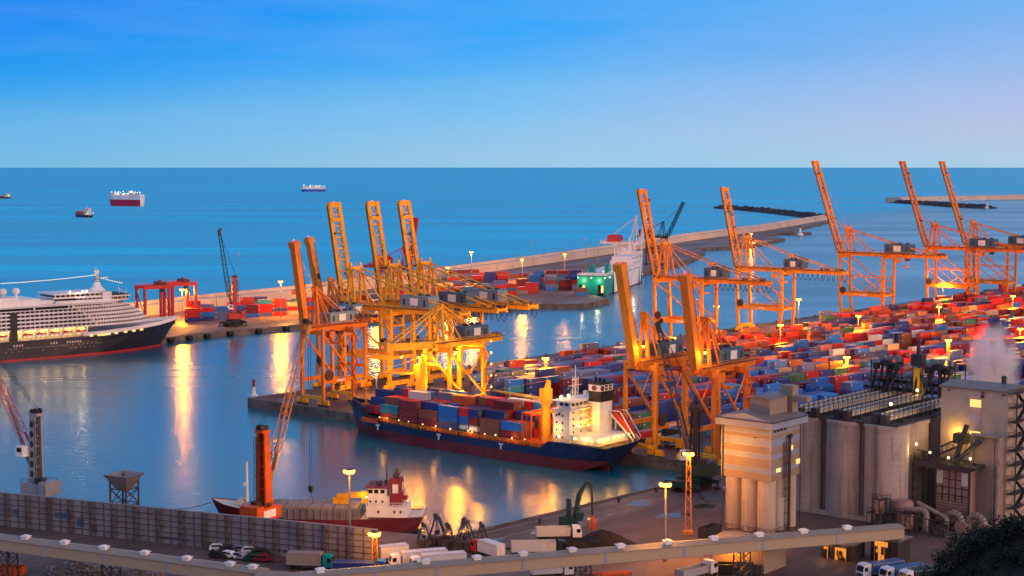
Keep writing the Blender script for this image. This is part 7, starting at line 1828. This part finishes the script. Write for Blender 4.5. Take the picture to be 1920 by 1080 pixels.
def shrub(label, c, rad, hh, n):
    root = thing('shrub', label, 'shrub', c, 0, 'dark shrubs on the hillside at the lower right')
    s = MB()
    for k in range(n):
        a, t_ = r_.uniform(0, 6.28), r_.random() ** .5; zz = r_.random(); rr = rad * t_ * math.sqrt(max(0, 1 - (zz - .25) ** 2 * 1.1)) * (1 + .35 * math.sin(a * 3 + c[0]))
        p = Vector((rr * math.cos(a), rr * math.sin(a), hh * zz)); sz = r_.uniform(.12, .3)
        e = Vector((r_.uniform(-1, 1), r_.uniform(-1, 1), r_.uniform(-.6, .9))).normalized() * sz; g = e.cross(Vector((r_.uniform(-1, 1), r_.uniform(-1, 1), 1))).normalized() * sz * .5
        s.add([p - e, p + g, p + e, p - g], [(0, 1, 2, 3)])
    s.build('foliage', M['leaf'], root)
    s = MB()
    for k in range(4): a = r_.uniform(0, 6.28); s.tube((0, 0, -.6), (rad * .5 * math.cos(a), rad * .5 * math.sin(a), hh * .6), .08, .03, n=5)
    s.build('stem', M['soil'], root)
k = 0
names = ['broad', 'ragged', 'low', 'dense', 'bushy', 'round']
for i in range(n - 1):
    (x0, y0, z0), (x1, y1, z1) = rows[i], rows[i + 1]
    for f in (.1, .4, .72):
        for dep, zz in ((0, -.3), (-6, -2.5), (-12, -5)):
            x = x0 + (x1 - x0) * f + r_.uniform(-1, 1); y = y0 + (y1 - y0) * f + dep + r_.uniform(-1.5, 1.5); z = z0 + (z1 - z0) * f + zz
            pr = P(x, y, z)
            if pr[0] > 1985 or pr[1] > 1150: continue
            shrub('%s dark green shrub on the hillside, %s from the left in the %s' % (names[k % 6], ordn(i * 3 + int(f * 3)), {0: 'top row', -6: 'middle row', -12: 'bottom row'}[dep]), (x, y, z - .6), r_.uniform(2.2, 3.6), r_.uniform(1.8, 3.4), 900); k += 1

# ------------------------------------------------------------------ lamp masts that are lit in the photograph
LAMP_GAIN = 4.0
def mast(label, head, base, power, style='tube', group='orange lamp masts around the port', z=QZ, n=5, rad=1.5, c=LAMP_C):
    p = G(base[0], base[1], z); h = top_z(p, head[1]) - p.z
    root = thing('lamp_mast', label, 'lamp mast', p, 0, group)
    s = MB()
    if style == 'lattice': s.lattice((0, 0, 0), (0, 0, h - .6), 1.5, 1.5, max(6, int(h / 2.2)), .07, .8, .8); s.cbox((0, 0, .3), (2.4, 2.4, .6))
    else: s.tube((0, 0, 0), (0, 0, h - .3), .32, .16, n=8); s.tube((0, 0, 0), (0, 0, .5), .55, n=8)
    s.build('pole', M['crane_old'] if style == 'lattice' else M['steel'], root)
    s = MB(); s.mat(0).tube((0, 0, h - .35), (0, 0, h - .1), rad * .45, n=12); s.bar((-rad * .8, 0, h - .15), (rad * .8, 0, h - .15), .16)
    for k in range(n):
        a = 2 * math.pi * (k + .5) / n; x, y = rad * .62 * math.cos(a), rad * .62 * math.sin(a)
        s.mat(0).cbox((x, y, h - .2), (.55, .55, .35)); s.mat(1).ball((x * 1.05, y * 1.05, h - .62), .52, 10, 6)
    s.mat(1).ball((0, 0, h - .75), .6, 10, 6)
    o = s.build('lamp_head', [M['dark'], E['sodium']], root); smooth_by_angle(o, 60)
    u_, v_ = to_uv(p); gain = LAMP_GAIN if u_ > -5 and v_ < -20 else LAMP_GAIN * .68 if v_ > 30 else LAMP_GAIN
    lamp((0, 0, h - 1.3), power * gain, c, 2.2, parent=root)
    return root
mast('lamp mast with bright orange head behind the cruise ship bow, beside the red gantries', (340, 541), (342, 597), 26000)
mast('tall lamp mast on the far pier between red harbour crane and yellow cranes', (525, 526), (527, 594), 22000)
mast('lamp mast right of the magenta crane arm, its head above the breakwater', (884, 471), (884, 536), 22000)
mast('lamp mast on the far pier low behind the slanting crane stays', (840, 500), (840, 556), 16000)
mast('lamp mast on the far pier seen between the raised booms of the yellow trio', (703, 497), (704, 560), 16000)
mast('lamp mast in front of the pale breakwater on far pier, left of two', (977, 485), (979, 527), 20000)
mast('lamp mast in front of the pale breakwater on far pier, right of two', (1058, 475), (1059, 513), 20000)
mast('lattice lamp mast in the yard behind the cargo ship deck crane', (1022, 669), (1023, 735), 26000, 'lattice')
mast('slender lattice lamp mast on the back quay apron right of the lit yellow crane', (983, 612), (983, 692), 22000, 'lattice')
mast('tall lamp mast on the quay edge between the two cranes with looped cables', (1343, 572), (1343, 645), 22000)
mast('tall lamp mast on the quay between cable-loop crane and leftmost tall crane', (1497, 559), (1497, 616), 24000)
mast('lamp mast among containers at the foot of the leftmost tall crane', (1608, 590), (1609, 636), 20000)
mast('lamp mast in the yard at the foot of the crane by the white breakwater end', (1463, 607), (1463, 652), 20000)
mast('lamp mast low behind the lattice jib of the dark harbour crane', (1262, 631), (1262, 668), 18000)
mast('lamp mast standing beside the leg of the middle tall crane', (1767, 531), (1767, 576), 20000)
mast('lamp mast among containers in front of the middle tall crane', (1760, 573), (1760, 616), 22000)
mast('lamp mast among containers at the right edge below the rightmost crane', (1898, 553), (1898, 600), 24000)
mast('yellow lattice lamp mast in the middle of the red containers', (1776, 635), (1777, 702), 26000, 'lattice')
mast('lamp mast in the yard left of the yellow lattice mast, above the silo roofs', (1586, 667), (1587, 722), 26000, 'lattice')
mast('lamp mast at the right edge of the photo above the steam plume', (1911, 614), (1912, 660), 24000)
mast('short lamp mast on the quay under the lowered boom of the lit crane', (705, 690), (706, 742), 7000)
mast('lamp mast with a wide double head in front of the coaster, behind the long wall', (656, 879), (656, 1010), 5000)
mast('lamp mast with red-orange glow at the end of the long grey wall', (701, 996), (703, 1077), 2600, 'lattice')
mast('tall lamp mast on near quay left of the dark harbour crane', (1247, 903), (1247, 1052), 9000)
mast('lattice lamp mast on near quay crossing the dark harbour crane', (1287, 846), (1290, 1000), 6000, 'lattice')
mast('short lattice lamp mast in front of the silo tower, glowing orange at the gallery roof', (1372, 1009), (1374, 1066), 6500, 'lattice')
mast('lamp mast partly behind the stair tower at the right edge', (1917, 872), (1917, 962), 2500)
mast('lamp mast at the right end of the pale breakwater top', (1408, 437), (1409, 452), 14000)
for i, (px, py, l_) in enumerate(((96, 0, 0),)): pass
# lamps fixed on the tall cranes
for nm, (px, py) in (('', (1639, 545)), ('', (1868, 518))):
    pass
# unlit slim lamp posts on the far pier
o = None
for i, (hx, hy, bx, by) in enumerate(((998, 452, 999, 505), (1097, 447, 1098, 503), (1120, 458, 1121, 520), (363, 556, 364, 582), (405, 553, 406, 578), (449, 476, 449, 566))):
    p = G(bx, by, QZ); h = top_z(p, hy) - QZ
    root = thing('light_pole', ['slim unlit light pole in front of the breakwater, left of three near the ferry', 'slim unlit light pole in front of the breakwater, middle of three near the ferry', 'slim unlit light pole nearest the ferry stern', 'short light pole by the breakwater just right of the red gantries', 'short light pole by the breakwater left of the red harbour crane', 'very tall thin mast right of the red harbour crane'][i], 'light pole', p, 0, 'unlit light poles on the far pier')
    s = MB(); s.tube((0, 0, 0), (0, 0, h), .25, .14, n=6); s.build('pole', M['steel'], root)
    s = MB(); s.cbox((0, 0, h), (2.4, .5, .3)); s.cbox((1, 0, h - .2), (.6, .5, .25)); s.cbox((-1, 0, h - .2), (.6, .5, .25)); s.build('lamp_head', M['galv'], root)
# steam from the plant behind the tan tower
sm = bpy.data.materials.new('steam'); sm.use_nodes = True; t = sm.node_tree; t.nodes.clear()
oo = t.nodes.new('ShaderNodeOutputMaterial'); pv = t.nodes.new('ShaderNodeVolumePrincipled'); pv.inputs['Color'].default_value = (1, .96, .95, 1); pv.inputs['Anisotropy'].default_value = .2
tcn = t.nodes.new('ShaderNodeTexCoord'); nz = t.nodes.new('ShaderNodeTexNoise'); nz.inputs['Scale'].default_value = 2.8; nz.inputs['Detail'].default_value = 4
t.links.new(tcn.outputs['Object'], nz.inputs['Vector'])
ln = t.nodes.new('ShaderNodeVectorMath'); ln.operation = 'LENGTH'; t.links.new(tcn.outputs['Object'], ln.inputs[0])
r1 = t.nodes.new('ShaderNodeMapRange'); r1.inputs['From Min'].default_value = .0; r1.inputs['From Max'].default_value = .98; r1.inputs['To Min'].default_value = 1.0; r1.inputs['To Max'].default_value = .0; t.links.new(ln.outputs['Value'], r1.inputs[0])
r2 = t.nodes.new('ShaderNodeMapRange'); r2.inputs['From Min'].default_value = .36; r2.inputs['From Max'].default_value = .68; t.links.new(nz.outputs[0], r2.inputs[0])
mu = t.nodes.new('ShaderNodeMath'); mu.operation = 'MULTIPLY'; t.links.new(r1.outputs[0], mu.inputs[0]); t.links.new(r2.outputs[0], mu.inputs[1])
mm = t.nodes.new('ShaderNodeMath'); mm.operation = 'MULTIPLY'; mm.inputs[1].default_value = 1.3; mm.use_clamp = False; t.links.new(mu.outputs[0], mm.inputs[0])
mxx = t.nodes.new('ShaderNodeMath'); mxx.operation = 'MAXIMUM'; mxx.inputs[1].default_value = 0; t.links.new(mm.outputs[0], mxx.inputs[0]); t.links.new(mxx.outputs[0], pv.inputs['Density']); t.links.new(pv.outputs[0], oo.inputs['Volume'])
s = MB(); s.ball((0, 0, 0), 1.0, 20, 12); o = s.build('steam', sm); D = 455.0
o.location = ((1868 - 960) / F * D, D, CZ - D * (690 - YH) / F); o.scale = (8.5, 8, 14); o['kind'] = 'stuff'
tag(o, 'pale pink steam plume rising behind the tan tower at the right', 'steam')

finish_containers(OCC.v if 'OCC' in globals() else [], OCC.f if 'OCC' in globals() else [])
